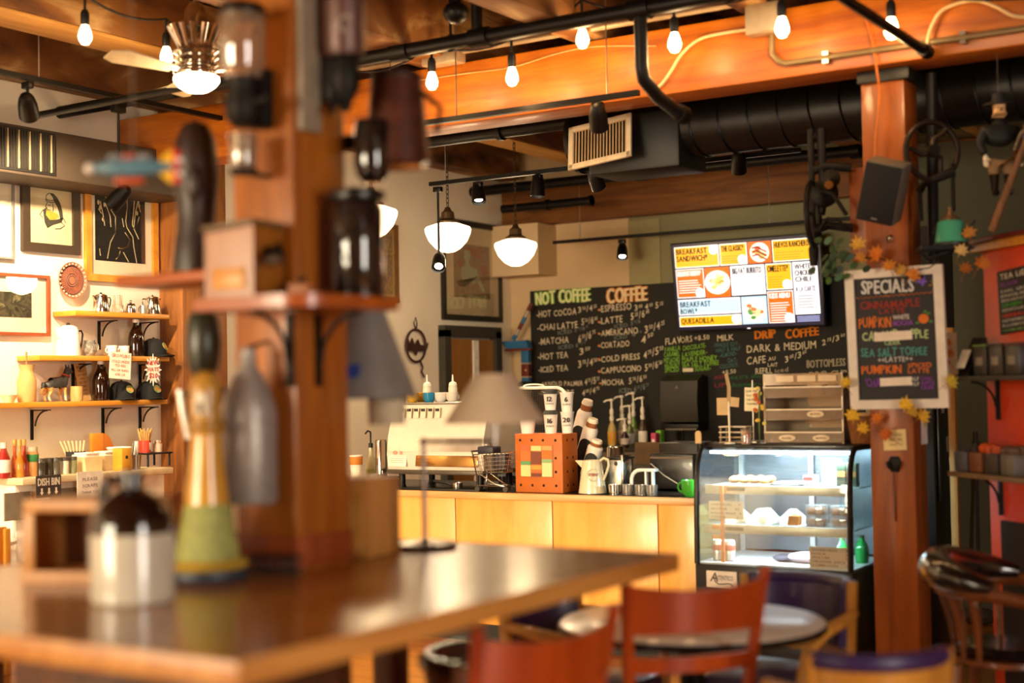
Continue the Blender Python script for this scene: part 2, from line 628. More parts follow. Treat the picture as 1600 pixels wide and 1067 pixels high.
# dark rubber mats on the floor
solo('floor_mat', MB().prism([(-0.9, -0.5), (0.75, -0.5), (0.9, -0.38), (0.9, 0.5), (-0.9, 0.5)], 0.012), P('2a2622', 0.8, bump=0.2), 'dark grey rubber mat on the wood floor between high table and counter', 'mat', (-3.4, 5.75, 0.0))


# ================================================================== THINGS UNDER THE CEILING
# sprinkler pipe crossing in front of the orange girder, with a drop
yp = 6.55
zp = 3.55
p0 = (-3.346, 6.550, 3.448)
t = thing('sprinkler_pipe', 'black sprinkler pipe across the room in front of the orange girder', 'pipe', (p0[0], yp, zp))
MB().tube([(-4.6, 0, 0), (5.0, 0, 0)], 0.042, 14).build('main_pipe', BLACKM, t)
for x in (-1.55, -1.0, 0, 0.9, 2.0):
    MB().tube([(x - 0.06, 0, 0), (x + 0.06, 0, 0)], 0.056, 14).build('coupling', BLACKM, t)
MB().tube([(0, 0, 0), (0, 0, -0.30), (0.0, 0.02, -0.36), (0.03, 0.12, -0.44), (0.06, 0.3, -0.50)], 0.036, 12).tube([(0.06, 0.3, -0.5), (0.07, 0.36, -0.51)], 0.05, 12).build('drop_pipe', BLACKM, t)
for x in (-1.2, 0.5):
    MB().tube([(x, 0, 0.03), (x, 0, 0.5)], 0.008, 6).tube(arc((x, 0, 0), 0.046, 0, 360, 14), 0.006, 6).build('hanger', BLACKM, t)
MB().tube([(-1.02, 0, 0.02), (-1.02, 0, 0.5)], 0.032, 12).build('riser', BLACKM, t)
q = (-5.127, 6.300, 3.473)
solo('ceiling_pipe', MB().tube([(0, 0, 0), (0, 0, 0.2), (-0.1, 0.02, 0.26)], 0.03, 10).ball((0, 0, 0), (0.07, 0.07, 0.06)), BLACKM, 'black pipe elbow with round cap hanging from the ceiling near the post top', 'pipe', (-4.267, 6.200, 3.603))

pe = (-1.991, 6.950, 3.213)
t = thing('branch_pipe', 'black capped pipe running from overhead to the orange girder above the right post', 'pipe', pe)
MB().tube([(0, 0, 0), (0, -5.0, 0)], 0.024, 12).build('tube', BLACKM, t)
MB().tube([(0, 0.04, 0), (0, -0.05, 0)], 0.034, 12).build('end_cap', BLACKM, t)
MB().tube([(0, -4.4, 0), (0, -4.4, 4.05 - pe[2])], 0.006, 6).build('hanger', BLACKM, t)

# pale conduit along the girder with two junction boxes
M_COND = P('b7a183', 0.5, 0.3, name='conduit_grey')
a, b = (-4.715, 6.930, 3.600), (-2.866, 6.930, 3.598)
za = 3.60
t = thing('conduit', 'thin pale conduit along the top of the orange girder', 'conduit', (0, 0, 0))
MB().tube([(a[0] - 1.6, 6.93, a[2]), (b[0], 6.93, a[2])], 0.016, 10).build('tube', M_COND, t)
def jbox(loc, sz, lab):
    tt = thing('junction_box', lab, 'electrical box', loc)
    MB().box((0, 0, 0), sz, 0.01).build('body', M_COND, tt)
    MB().box((0, -sz[1] / 2 - 0.004, 0), (sz[0] * 0.94, 0.008, sz[2] * 0.94), 0.004).cyl((sz[0] * 0.3, -sz[1] / 2 - 0.012, sz[2] * 0.3), (sz[0] * 0.3, -sz[1] / 2, sz[2] * 0.3), 0.008, n=8).build('cover', P('a8957a', 0.5, 0.3), tt)
jbox((-4.864, 6.930, 3.591), (0.26, 0.1, 0.11), 'grey junction box above the left end of the orange girder')
jbox((-2.832, 6.970, 3.506), (0.19, 0.09, 0.16), 'grey junction box on the orange girder above the duct')
c0 = Vector((-2.814, 7.020, 3.463)); c1 = Vector((-2.814, 7.020, 3.327)); c2 = Vector((-2.716, 7.020, 3.270)); c3 = Vector((-1.539, 7.020, 3.247))
rr = [c0, c0.lerp(c1, .8), c1, c1.lerp(c2, .35) + Vector((0, 0, -.02)), c1.lerp(c2, .75) + Vector((0, 0, -.015)), c2, c2 + Vector((0.1, 0, 0.0)), Vector((0.6, 7.02, c2.z))]
t = thing('conduit', 'grey bent conduit running right from the junction box along the girder', 'conduit')
MB().tube(rr, 0.016, 10).build('tube', P('8a7450', 0.45, 0.4), t)
for px_ in ((-2.524, 7.000, 3.256), (-1.826, 7.000, 3.255)):
    MB().box((px_[0], 7.03, c2.z), (0.03, 0.04, 0.06)).build('strap', STEEL, t)

# loose white cables on the girder
def cable(lab, pts, r=0.007, col='e8c48c', nm='cable'):
    pts = [Vector(p) for p in pts]
    out = []
    n = len(pts)
    for i in range(n - 1):
        p_0, p_1, p_2, p_3 = pts[max(i - 1, 0)], pts[i], pts[i + 1], pts[min(i + 2, n - 1)]
        for j in range(6):
            s = j / 6
            out.append(0.5 * ((2 * p_1) + (p_2 - p_0) * s + (2 * p_0 - 5 * p_1 + 4 * p_2 - p_3) * s * s + (3 * p_1 - p_0 - 3 * p_2 + p_3) * s ** 3))
    out.append(pts[-1])
    return solo(nm, MB().tube(out, r, 8), P(col, 0.5), lab, 'cable')
cable('white cable looping down the girder from the junction box to the drop pipe', [(-2.915, 7.020, 3.478), (-3.091, 7.020, 3.481), (-3.225, 7.000, 3.462), (-3.330, 7.000, 3.397), (-3.398, 7.000, 3.311), (-3.470, 7.000, 3.240), (-3.546, 6.980, 3.218)], 0.009)
cable('white cable arching over the girder at the right edge', [(-1.998, 7.000, 3.255), (-1.970, 7.000, 3.346), (-1.908, 7.000, 3.419), (-1.769, 7.000, 3.438), (-1.664, 7.000, 3.393), (-1.576, 7.000, 3.332), (-1.459, 7.000, 3.311)], 0.009)
cable('orange cord hanging down the front of the right-hand post', [(-2.310, 7.020, 3.442), (-2.280, 7.020, 3.333), (-2.258, 7.020, 3.167), (-2.261, 7.060, 3.076), (-2.267, 7.060, 2.979), (-2.287, 7.060, 2.834), (-2.294, 7.060, 2.714)], 0.006, 'c86a1c')
cable('thin pale wire sagging along the face of the orange girder', [(-5.193, 7.030, 3.497), (-4.809, 7.030, 3.493), (-4.443, 7.030, 3.485), (-4.136, 7.030, 3.521), (-3.882, 7.030, 3.525), (-3.499, 7.030, 3.473)], 0.004, 'd9a766')
cable('white flex running from the rear rail under the spiral duct', [(-3.588, 8.900, 3.170), (-3.443, 8.750, 3.151), (-3.319, 8.600, 3.130), (-3.168, 8.450, 3.121), (-3.074, 8.400, 3.131)], 0.008)

# string lights
M_BULB = EM('ffd9a0', 26, 'lit_bulb')
def string_light(lab_pre, bulbs, ends, spare=()):
    """bulbs: bulb centres; the cord runs above them"""
    t = thing('string_light', lab_pre, 'string lights')
    mb = MB()
    tops = [Vector(b) + Vector((0, 0, 0.22)) for b in bulbs]
    line = [Vector(ends[0])] + tops + [Vector(ends[1])]
    pts = []
    for i in range(len(line) - 1):
        for j in range(8):
            s = j / 8
            p = line[i].lerp(line[i + 1], s)
            p.z -= 0.05 * 4 * s * (1 - s)
            pts.append(p)
    pts.append(line[-1])
    MB().tube(pts, 0.007, 6).build('cord', BLACK, t)
    for b in bulbs:
        b = Vector(b)
        s_ = MB().tube([b + Vector((0, 0, 0.22)), b + Vector((0, 0, 0.12))], 0.008, 6).lathe([(0.018, 0.055), (0.024, 0.07), (0.024, 0.12), (0.016, 0.14)], b, 12).build('socket', BLACK, t)
        MB().lathe([(0.001, -0.05), (0.02, -0.044), (0.034, -0.02), (0.036, 0.0), (0.028, 0.03), (0.018, 0.058)], b, 14).build('bulb', M_BULB, s_, label='glowing pear-shaped bulb')
        light('POINT', 'string_bulb_light', b + Vector((0, 0, -0.08)), 6, (1.0, 0.62, 0.26), 0.05)
string_light('black string of warm bulbs beside the ceiling joist over the picture wall',
    [(-6.000, 5.194, 3.537), (-6.000, 5.784, 3.533)], [(-6.000, 4.425, 3.689), (-6.000, 6.418, 3.616)])
string_light('black string of warm bulbs hung along the front of the orange girder',
    [(-4.823, 6.750, 3.400), (-4.267, 6.750, 3.352), (-3.806, 6.750, 3.499), (-3.250, 6.750, 3.396), (-2.651, 6.750, 3.386), (-2.094, 6.750, 3.295)], [(-5.370, 6.750, 3.535), (-1.362, 6.750, 3.348)])

# track lighting
def rail(lab, a, b, drops=(), r=(0.035, 0.03), top=4.04, nm='light_rail'):
    a, b = Vector(a), Vector(b)
    t = thing(nm, lab, 'light rail', a)
    d = b - a
    h = Vector((d.x, d.y, 0)).normalized()
    side = Vector((-h.y, h.x, 0))
    mb = MB()
    q = []
    for e in (Vector((0, 0, 0)), d):
        for sx, sz in ((-1, -1), (1, -1), (1, 1), (-1, 1)):
            q.append(e + side * (sx * r[0] / 2) + Vector((0, 0, sz * r[1] / 2)))
    mb.add(q, [(0, 1, 2, 3), (7, 6, 5, 4), (0, 4, 5, 1), (1, 5, 6, 2), (2, 6, 7, 3), (3, 7, 4, 0)])
    mb.build('rail', BLACKM, t)
    for s in drops:
        p = d * s
        MB().tube([p + Vector((0, 0, 0.01)), Vector((p.x, p.y, top - a.z))], 0.004, 6).build('suspension_wire', STEEL, t)
    return t
def spot(lab, loc, aim, hang=0.10, energy=60, sz=1.0, col='15120f', grp='track spotlights'):
    """bullet-shaped track head: adaptor, neck, can, lit lens"""
    t = thing('track_spotlight', lab, 'spotlight', loc, group=None)
    loc = Vector(loc)
    a = (Vector(aim) - loc).normalized()
    MB().box((0, 0, -0.02), (0.07, 0.04, 0.04), 0.006).tube([(0, 0, -0.03), (0, 0, -hang)], 0.009, 8).build('adaptor', P(col, 0.4, 0.4), t)
    c = Vector((0, 0, -hang - 0.01))
    prof = [(0.012, -0.085), (0.03, -0.075), (0.042, -0.05), (0.05, -0.01), (0.054, 0.075), (0.05, 0.08), (0.046, 0.06)]
    MB().lathe([(q[0] * sz, q[1] * sz) for q in prof], c, 20, a).build('lamp_head', P(col, 0.4, 0.4), t)
    MB().lathe([(0.046 * sz, 0.058 * sz), (0.001, 0.064 * sz)], c, 18, a).build('lens', EM('fff2dc', 14, 'lit_lens'), t, label='glowing lens')
    l = light('SPOT', 'track_spot_beam', loc + c + a * (0.1 * sz), energy, (1.0, 0.78, 0.50), 0.04, aim=loc + c + a * 3, spot=R(75), blend=0.7)
    return t

zr = 3.19
r0, r1 = (-5.457, 6.850, 3.187), (-3.519, 6.850, 3.193)
rail('black light rail hung in front of the orange girder', r0, (r1[0], r1[1], r0[2]), (0.13, 0.38, 0.9))
spot('black spotlight on the front rail above the air vent', (-3.774, 6.850, 3.165), (-4.540, 8.600, 1.175), 0.07, 70)
r0, r1 = (-6.250, 8.700, 3.146), (-3.850, 8.700, 3.162)
rail('black light rail above the espresso machine behind the girder', r0, (r1[0], r1[1], r0[2]), (0.06, 0.5))
spot('spotlight on the rear rail, between the two glowing pendants', (-5.814, 8.700, 3.124), (-5.476, 8.300, 1.807), 0.07, 60)
spot('spotlight on the rear rail just left of the air vent', (-5.298, 8.700, 3.127), (-5.293, 8.600, 1.804), 0.07, 60)
spot('dark spotlight hanging under the air vent', (-4.824, 8.700, 3.131), (-4.804, 9.400, 2.176), 0.07, 40)
pz = (-6.179, 8.700, 3.120)
t = spot('spotlight on a long drop rod in front of the left pendant', pz, (-5.702, 7.900, 2.205), 0.55, 60)
r0, r1 = (-4.575, 8.900, 3.130), (-3.390, 8.900, 3.182)
rail('black light rail under the spiral duct', r0, (r1[0], r1[1], r0[2]), (0.6,))
spot('spotlight below the spiral duct aimed at the chalkboard', (-3.827, 8.900, 3.186), (-4.132, 9.600, 1.967), 0.08, 60)
r0, r1 = (-7.079, 11.900, 3.007), (-4.089, 11.900, 2.973)
rail('thin black rail across the back wall above the screen', r0, (r1[0], r1[1], r0[2]), (0.1, 0.75), (0.04, 0.03))
spot('small spotlight on the rear rail left of the screen', (-6.324, 11.900, 2.984), (-5.982, 11.200, 1.614), 0.10, 25)
# rails by the picture wall
r0, r1 = (-6.750, 5.057, 3.449), (-6.750, 6.995, 3.401)
spot('added unseen spotlight brightening the picture wall, on the rail beyond the left edge', (r0[0], r0[1] - 0.9, r0[2] - 0.01), (-7.8, 5.6, 2.0), 0.13, 260, 1.25)  # added lamp out of view, there to brighten the picture wall
spot('second added unseen spotlight brightening the picture wall, on the rail beyond the left edge', (r0[0], r0[1] - 1.5, r0[2] - 0.01), (-7.6, 5.9, 1.2), 0.13, 260, 1.25)  # another added out-of-view lamp, lifting the lower part of the wall
rail('black light rail along the picture wall', (r0[0], r0[1] - 2.0, r0[2]), (r0[0], r1[1], r0[2]), (0.25, 0.62))
spot('round black spotlight on the rail near the left edge', (-6.750, 5.417, 3.424), (-7.800, 6.497, 2.467), 0.13, 320, 1.1)
r0, r1 = (-7.064, 5.700, 3.303), (-5.569, 5.700, 3.317)
solo('black_bar', MB().tube([(0, 0, 0), (Vector(r1) - Vector(r0)).to_tuple()], 0.021, 12), BLACKM, 'black pipe bar crossing the light rail by the picture wall', 'pipe', r0)
ph = Vector((-6.750, 6.100, 3.394)); pe = Vector((-6.750, 6.094, 2.855))
t = thing('track_spotlight', 'black spotlight on a long rod over the torso drawing', 'spotlight', ph)
MB().tube([(0, 0, 0), (0, 0, pe.z - ph.z)], 0.008, 8).box((0, 0, -0.02), (0.05, 0.09, 0.05), 0.008).build('drop_rod', BLACKM, t)
MB().lathe([(0.015, -0.09), (0.04, -0.07), (0.052, 0.0), (0.055, 0.08), (0.048, 0.07)], (0, 0, pe.z - ph.z - 0.03), 18, (-0.5, -0.3, -0.6)).build('lamp_head', BLACKM, t)

# rear pipes on the back girder
for lab, a, b, r in (
    ('black pipe along the back girder above the chalkboard', (-8.100, 11.600, 3.537), (-3.887, 11.600, 3.529), 0.05),
    ('short black capped pipe below the rear pipe', (-7.408, 11.500, 3.322), (-6.417, 11.500, 3.347), 0.04),
    ('black pipe under the girder left of the air vent', (-5.801, 8.000, 3.327), (-4.547, 8.000, 3.328), 0.05)):
    a, b = Vector(a), Vector(b)
    b = Vector((b.x, b.y, a.z))
    mb = MB().tube([(0, 0, 0), (b - a).to_tuple()], r, 14)
    mb.tube([((b - a) * 0.98).to_tuple(), (b - a).to_tuple()], r * 1.35, 14).tube([((b - a) * 0.5).to_tuple(), ((b - a) * 0.53).to_tuple()], r * 1.3, 14)
    solo('ceiling_pipe', mb, BLACKM, lab, 'pipe', a)

# spiral duct with an air register
dc = Vector((-3.265, 8.050, 3.197))
M_DUCT = P('1c1814', 0.42, 0.5, var=0.2, name='black_duct')
t = thing('spiral_duct', 'fat black spiral air duct below the orange girder', 'duct', (dc.x, 8.05, dc.z))
xl = (-4.579, 8.050, 3.183)[0] - dc.x
MB().tube([(xl, 0, 0), (2.1, 0, 0)], 0.185, 32).build('duct_tube', M_DUCT, t)
mb = MB()
x = xl + 0.62
while x < 1.95:
    mb.tube([(x + 0.13 * j / 16, 0.189 * cos(2 * pi * j / 16), 0.189 * sin(2 * pi * j / 16)) for j in range(17)], 0.007, 5)
    x += 0.19
mb.build('seam', P('0c0a09', 0.4, 0.5), t)
MB().lathe([(0.21, 0), (0.215, 0.03), (0.19, 0.05)], (xl, 0, 0), 32, (1, 0, 0)).build('end_collar', M_DUCT, t)
g = Vector((-4.245, 7.720, 3.115)) - Vector((dc.x, 8.05, dc.z))
MB().box((g.x + 0.16, 0.0, g.z), (0.64, 0.40, 0.36), 0.02).build('duct_box', P('14110f', 0.5), t)
# register, tilted on the box
duct_loc = Vector((dc.x, 8.05, dc.z))
duct = t
w2, h2 = 0.222, 0.145
mb = MB()
for sx in (-1, 1):
    mb.box((sx * (w2 - 0.016), 0, 0), (0.034, 0.02, 2 * h2), 0.003)
for sz in (-1, 1):
    mb.box((0, 0, sz * (h2 - 0.018)), (2 * w2, 0.02, 0.036), 0.003)
tr = mb.build('air_register', P('f2dcb2', 0.5), duct, label='cream metal air register')
tr.location = Vector((-4.245, 7.720, 3.115)) - duct_loc
tr.rotation_euler = (R(-14), R(-6), 0)
for i in range(17):
    MB().box((-w2 + 0.045 + i * (2 * w2 - 0.09) / 16, 0.01, 0), (0.009, 0.016, 2 * h2 - 0.06), rot=(0, 0, 0.5)).build('louvre', P('c9a878', 0.5), tr)
MB().box((0, 0.03, 0), (2 * w2 - 0.04, 0.02, 2 * h2 - 0.04)).build('backing', BLACK, tr)
# big black duct right of the post
solo('black_duct', MB().box((1.15, 0, 0), (2.3, 0.5, 0.42), 0.03), P('0f0d0b', 0.6), 'big square black duct beyond the right-hand post', 'duct', (dc.x + 2.12, 8.05, dc.z + 0.06))

# schoolhouse pendants over the bar
M_OPAL = EM('ffe2b4', 4.0, 'lit_opal_glass', 'fff4e0')
def pendant(lab, loc):
    t = thing('schoolhouse_pendant', lab, 'pendant lamp', loc, group=None)
    MB().lathe([(0.001, -0.125), (0.05, -0.118), (0.10, -0.09), (0.15, -0.035), (0.178, 0.03), (0.182, 0.06), (0.172, 0.075), (0.10, 0.10), (0.085, 0.105)], (0, 0, 0), 32).build('opal_shade', M_OPAL, t, label='glowing opal glass shade')
    MB().lathe([(0.088, 0.10), (0.088, 0.12), (0.055, 0.14), (0.05, 0.19), (0.03, 0.205), (0.02, 0.23)], (0, 0, 0), 24).build('fitter', P('5a4630', 0.4, 0.6), t)
    mb = MB()
    z = 0.23
    top = 4.03 - loc[2]
    i = 0
    while z < top:
        u = (1, 0, 0) if i % 2 else (0, 1, 0)
        mb.tube([p for p in arc((0, 0, z + 0.02), 0.011, 0, 360, 8, u, (0, 0, 1.9))][:-1], 0.003, 4, closed=True)
        z += 0.034
        i += 1
    mb.build('chain', P('4a3a28', 0.4, 0.7), t)
    MB().tube([(0.006, 0.004, 0.2), (0.006, 0.004, top)], 0.003, 5).build('cord', BLACK, t)
    MB().lathe([(0.06, top - 0.03), (0.06, top - 0.005), (0.02, top)], (0, 0, 0), 18).build('canopy', P('5a4630', 0.4, 0.6), t)
    l = light('POINT', 'pendant_light', Vector(loc) + Vector((0, 0, -0.2)), 22, (1.0, 0.72, 0.40), 0.12)
    return t
pendant('white glass schoolhouse pendant behind the long-rod spotlight', (-6.355, 9.074, 2.786))
pendant('white glass schoolhouse pendant farthest from the picture wall end, right of the poster', (-6.392, 10.120, 2.747))
pendant('white glass schoolhouse pendant half hidden behind the dark canister', (-5.991, 7.646, 2.755))

# ceiling fan with chrome motor
fl = Vector((-5.453, 5.473, 3.387))
t = thing('ceiling_fan', 'chrome ribbed ceiling fan with a glowing light dome and cream blades', 'ceiling fan', fl)
MB().lathe([(0.03, 0.30), (0.06, 0.26), (0.075, 0.2), (0.085, 0.16)], (0, 0, 0), 28).tube([(0, 0, 0.28), (0, 0, 4.03 - fl.z)], 0.014, 10).build('downrod', CHROME, t)
mb = MB()
for i in range(14):
    a = 2 * pi * i / 14
    mb.tube([(0.085 * cos(a), 0.085 * sin(a), 0.06), (0.105 * cos(a), 0.105 * sin(a), 0.1), (0.138 * cos(a), 0.138 * sin(a), 0.17)], [0.014, 0.016, 0.02], 8)
mb.build('flared_crown', CHROME, t)
MB().lathe([(0.08, 0.16), (0.10, 0.07)] + [(0.108 + 0.013 * (1 if k % 2 else -1), 0.05 - k * 0.018) for k in range(8)] + [(0.11, -0.10), (0.08, -0.11)], (0, 0, 0), 36).build('ribbed_motor', CHROME, t, smooth=80)
MB().lathe([(0.12, -0.10), (0.122, -0.12), (0.10, -0.15), (0.06, -0.175), (0.001, -0.185)], (0, 0, 0), 32).build('light_dome', EM('fff0d0', 10, 'lit_dome'), t, label='glowing white dome')
for k, a in enumerate((267, 27, 147)):
    c_, s_ = cos(R(a)), sin(R(a))
    u, v = Vector((c_, s_, 0)), Vector((-s_, c_, 0.25)).normalized()
    b = MB().prism([(0.16, -0.04), (0.5, -0.075), (0.57, -0.05), (0.58, 0.03), (0.5, 0.07), (0.16, 0.035)], 0.008, (0, 0, -0.08), u, v).build('blade', P('e8d2a4', 0.5), t)
    MB().prism([(0.09, -0.02), (0.2, -0.025), (0.2, 0.025), (0.09, 0.02)], 0.012, (0, 0, -0.078), u, v).build('blade_iron', CHROME, b)
light('POINT', 'fan_dome_light', fl + Vector((0, 0, -0.27)), 16, (1.0, 0.75, 0.45), 0.1)


# ================================================================== PICTURE WALL
WX = -7.83
M_OAKSH = W('c47c1e', 'e09a34', 'Y', 6, 0.4, coat=0.2, stretch=9, name='honey_shelf_board')
def framed(lab, p0, p1, fw, fm, mat_w, mat_m, art_m, cat='framed picture', depth=0.03):
    """picture on the left wall between lower-near corner p0 and upper-far corner p1; returns thing, half sizes of the print"""
    y0, y1, z0, z1 = p0[1], p1[1], p0[2], p1[2]
    t = thing('framed_picture', lab, cat, (WX + 0.004, (y0 + y1) / 2, (z0 + z1) / 2))
    hw, hh = (y1 - y0) / 2, (z1 - z0) / 2
    mb = MB()
    mb.prism([(-hw, -hh), (hw, -hh), (hw - fw, -hh + fw), (-hw + fw, -hh + fw)], depth, (0, 0, 0), Y, Z)
    mb.prism([(hw, -hh), (hw, hh), (hw - fw, hh - fw), (hw - fw, -hh + fw)], depth, (0, 0, 0), Y, Z)
    mb.prism([(hw, hh), (-hw, hh), (-hw + fw, hh - fw), (hw - fw, hh - fw)], depth, (0, 0, 0), Y, Z)
    mb.prism([(-hw, hh), (-hw, -hh), (-hw + fw, -hh + fw), (-hw + fw, hh - fw)], depth, (0, 0, 0), Y, Z)
    mb.build('frame', fm, t)
    iw, ih = hw - fw, hh - fw
    MB().box((0.006, 0, 0), (0.008, 2 * iw + 0.004, 2 * ih + 0.004)).build('mat_board', mat_m, t)
    aw, ah = iw - mat_w[0], ih - mat_w[1]
    if art_m:
        MB().box((0.0115, mat_w[2] if len(mat_w) > 2 else 0, mat_w[3] if len(mat_w) > 3 else 0), (0.003, 2 * aw, 2 * ah)).build('print', art_m, t)
    MB().box((0.022, 0, 0), (0.002, 2 * iw + 0.004, 2 * ih + 0.004)).build('glazing', THIN('ffffff', 0.05, name='picture_glass'), t)
    return t, aw, ah
M_MAT = P('f3e6c6', 0.8, var=0.03, name='mat_board')

# 1 large pale one cut by the frame edge
t, aw, ah = framed('large thin-framed picture cut by the left edge with a grey print', (-7.800, 5.730, 2.506), (-7.800, 6.147, 3.147), 0.012, P('8d8a84', 0.3, 0.6), (0.10, 0.14), M_MAT, PATCH(['8a90a8', 'c8c4bb', '9a98a4'], 8, name='grey_print'))
# 2 portrait sketch
t, aw, ah = framed('dark-framed ink sketch of a person in a cap with a yellow scarf', (-7.800, 6.213, 2.573), (-7.800, 6.696, 3.081), 0.06, P('3a2b1c', 0.45), (0.0, 0.0), P('ecdcae', 0.8, var=0.03), None)
o_ = (0.0105, 0, 0)
sk, ye = MB(), MB()
K = aw / 1.0
S = lambda pts: [(p[0] * aw, p[1] * ah) for p in pts]
sk.prism(S([(-0.05, 0.80), (0.12, 0.80), (0.3, 0.68), (0.45, 0.48), (0.55, 0.2), (0.58, -0.05), (0.45, -0.12), (0.40, 0.12), (0.32, 0.34), (0.18, 0.5), (0.1, 0.66)]), 0.001, o_, Y, Z)
sk.prism(S([(-0.35, 0.18), (-0.18, 0.28), (-0.22, 0.02), (-0.05, -0.15), (0.25, -0.12), (0.6, -0.02), (0.5, -0.2), (0.1, -0.32), (-0.15, -0.45), (-0.28, -0.25)]), 0.001, o_, Y, Z)
for pts in ([(-.2, .5), (0.0, .46), (.2, .5)], [(-.22, .56), (0.0, .52), (.18, .57)], [(-.22, .56), (-.2, .7), (-.05, .8)], [(-.2, .5), (-.22, .56)], [(-.12, .36), (-.06, .37)], [(-.14, .2), (-.05, .21)], [(.1, .45), (.12, .25), (.1, .1)], [(-0.15, .46), (-.2, .36), (-.25, .3), (-.17, .27), (-.16, .2), (-.05, .14), (.0, .22)], [(-.35, .18), (-.5, .0), (-.35, -.1)], [(.5, -.2), (.65, -.3), (.45, -.42), (.2, -.45)], [(-.05, .38), (.0, .36)], [(.6, -.05), (.7, -.2)]):
    sk.stroke(S(pts), 0.006, o_, Y, Z, 0.0012)
sk.build('ink_drawing', P('4a4436', 0.8), t)
ye.prism(S([(-0.18, 0.2), (0.0, 0.16), (0.3, 0.1), (0.38, -0.02), (0.2, -0.12), (-0.05, -0.15), (-0.2, 0.02)]), 0.0016, o_, Y, Z).build('yellow_scarf', P('c8ae3a', 0.8), t)
# 3 black line drawing
t, aw, ah = framed('honey-framed white line drawing of a torso on black', (-7.800, 6.745, 2.401), (-7.800, 7.418, 3.271), 0.05, P('d08a2c', 0.4, var=0.2), (0.055, 0.07, -0.01, 0.03), M_MAT, P('15110d', 0.7))
LN = MB()
o_ = (0.0135, -0.01, 0.03)
S = lambda pts: [((p[0] - 640) / 330 * 2 * aw - aw, ah - (p[1] - 240) / 570 * 2 * ah) for p in pts]
for pts in ([(668, 255), (690, 300), (672, 330), (690, 380), (735, 430), (762, 450), (742, 480), (770, 520), (770, 620), (735, 690), (715, 795)],
            [(784, 292), (735, 300), (706, 325), (710, 365), (745, 395), (795, 395), (800, 405)],
            [(845, 360), (850, 440), (838, 540), (845, 580), (885, 640), (890, 700), (910, 810)],
            [(815, 525), (825, 580)], [(832, 615), (865, 660), (850, 705), (815, 722), (785, 720)],
            [(800, 738), (790, 775), (770, 795)], [(820, 745), (855, 805)],
            [(905, 310), (895, 440), (882, 560), (905, 610), (925, 650)], [(935, 350), (905, 470), (890, 590), (910, 570), (930, 500)],
            [(705, 440), (735, 520), (740, 590)], [(672, 430), (690, 520), (700, 585)], [(665, 735), (670, 780)], [(660, 480), (680, 510)], [(740, 255), (748, 285)], [(940, 330), (925, 420), (940, 470)]):
    LN.stroke(S(pts), 0.008, o_, Y, Z, 0.001)
for (x_, y_) in ((660, 440), (672, 470), (700, 450), (690, 545), (935, 345), (945, 385), (930, 430), (915, 480), (678, 270)):
    LN.prism([(S([(x_, y_)])[0][0] + 0.011 * cos(R(q)), S([(x_, y_)])[0][1] + 0.018 * sin(R(q))) for q in range(0, 360, 60)], 0.001, o_, Y, Z)
LN.build('line_drawing', P('d8c294', 0.7), t)
# 4 lower left
t, aw, ah = framed('red-brown framed picture with a dark mottled print in a wide mat', (-7.800, 5.746, 2.005), (-7.800, 6.432, 2.415), 0.022, P('8a4322', 0.4), (0.12, 0.10), M_MAT, PATCH(['1f1c14', '5a5238', '2c281c', '8a7f56'], 14, name='mottled_print'))
# 5 behind the post, 6 big poster
t, aw, ah = framed('brown-framed colourful picture half hidden by the post', (-7.800, 9.891, 2.389), (-7.800, 10.348, 3.098), 0.045, P('7a5428', 0.45), (0.03, 0.03), P('b89a5c', 0.7), PATCH(['5a6a7c', 'b07a2c', '6a5a62', 'c79a4a', '4c5a4a'], 9, name='collage_print', distort=2))
t, aw, ah = framed('black-framed poster of a woman among red and teal collage shapes', (-7.800, 11.040, 2.260), (-7.800, 12.078, 3.235), 0.055, P('1c1712', 0.4), (0.15, 0.17), P('d8c49c', 0.8, var=0.03), PATCH(['5a3a2a', '4d6a5e', '9a4a2c', '8a8258', '3f564e', 'a8662c'], 11, name='poster_print', distort=2.5))
fig = MB()
o_ = (0.0135, 0, 0)
S = lambda pts: [(p[0] * aw, p[1] * ah) for p in pts]
fig.prism(S([(-0.45, 0.75), (-0.25, 0.82), (-0.08, 0.7), (-0.1, 0.45), (-0.25, 0.32), (-0.42, 0.42)]), 0.001, o_, Y, Z)
fig.prism(S([(-0.35, 0.35), (-0.15, 0.35), (-0.1, 0.18), (0.25, 0.1), (0.35, -0.15), (0.6, -0.5), (0.72, -0.75), (0.55, -0.75), (0.25, -0.3), (0.1, -0.45), (-0.3, -0.42), (-0.6, -0.5), (-0.85, -0.42), (-0.8, -0.55), (-0.5, -0.62), (-0.62, -0.1), (-0.6, 0.1), (-0.4, 0.2)]), 0.001, o_, Y, Z)
fig.build('painted_figure', P('9aa58c', 0.7), t)
hair = MB().prism(S([(-0.5, 0.8), (-0.2, 0.92), (0.1, 0.85), (0.45, 0.95), (0.85, 0.75), (0.3, 0.7), (0.75, 0.5), (0.2, 0.55), (-0.05, 0.62), (-0.12, 0.78)]), 0.0014, o_, Y, Z)
hair.prism(S([(-0.9, 0.3), (-0.65, 0.45), (-0.5, 0.2), (-0.7, 0.05)]), 0.0014, o_, Y, Z).prism(S([(0.4, 0.2), (0.75, 0.3), (0.9, 0.0), (0.6, -0.15)]), 0.0014, o_, Y, Z)
hair.build('painted_shapes', P('8c3f22', 0.7), t)

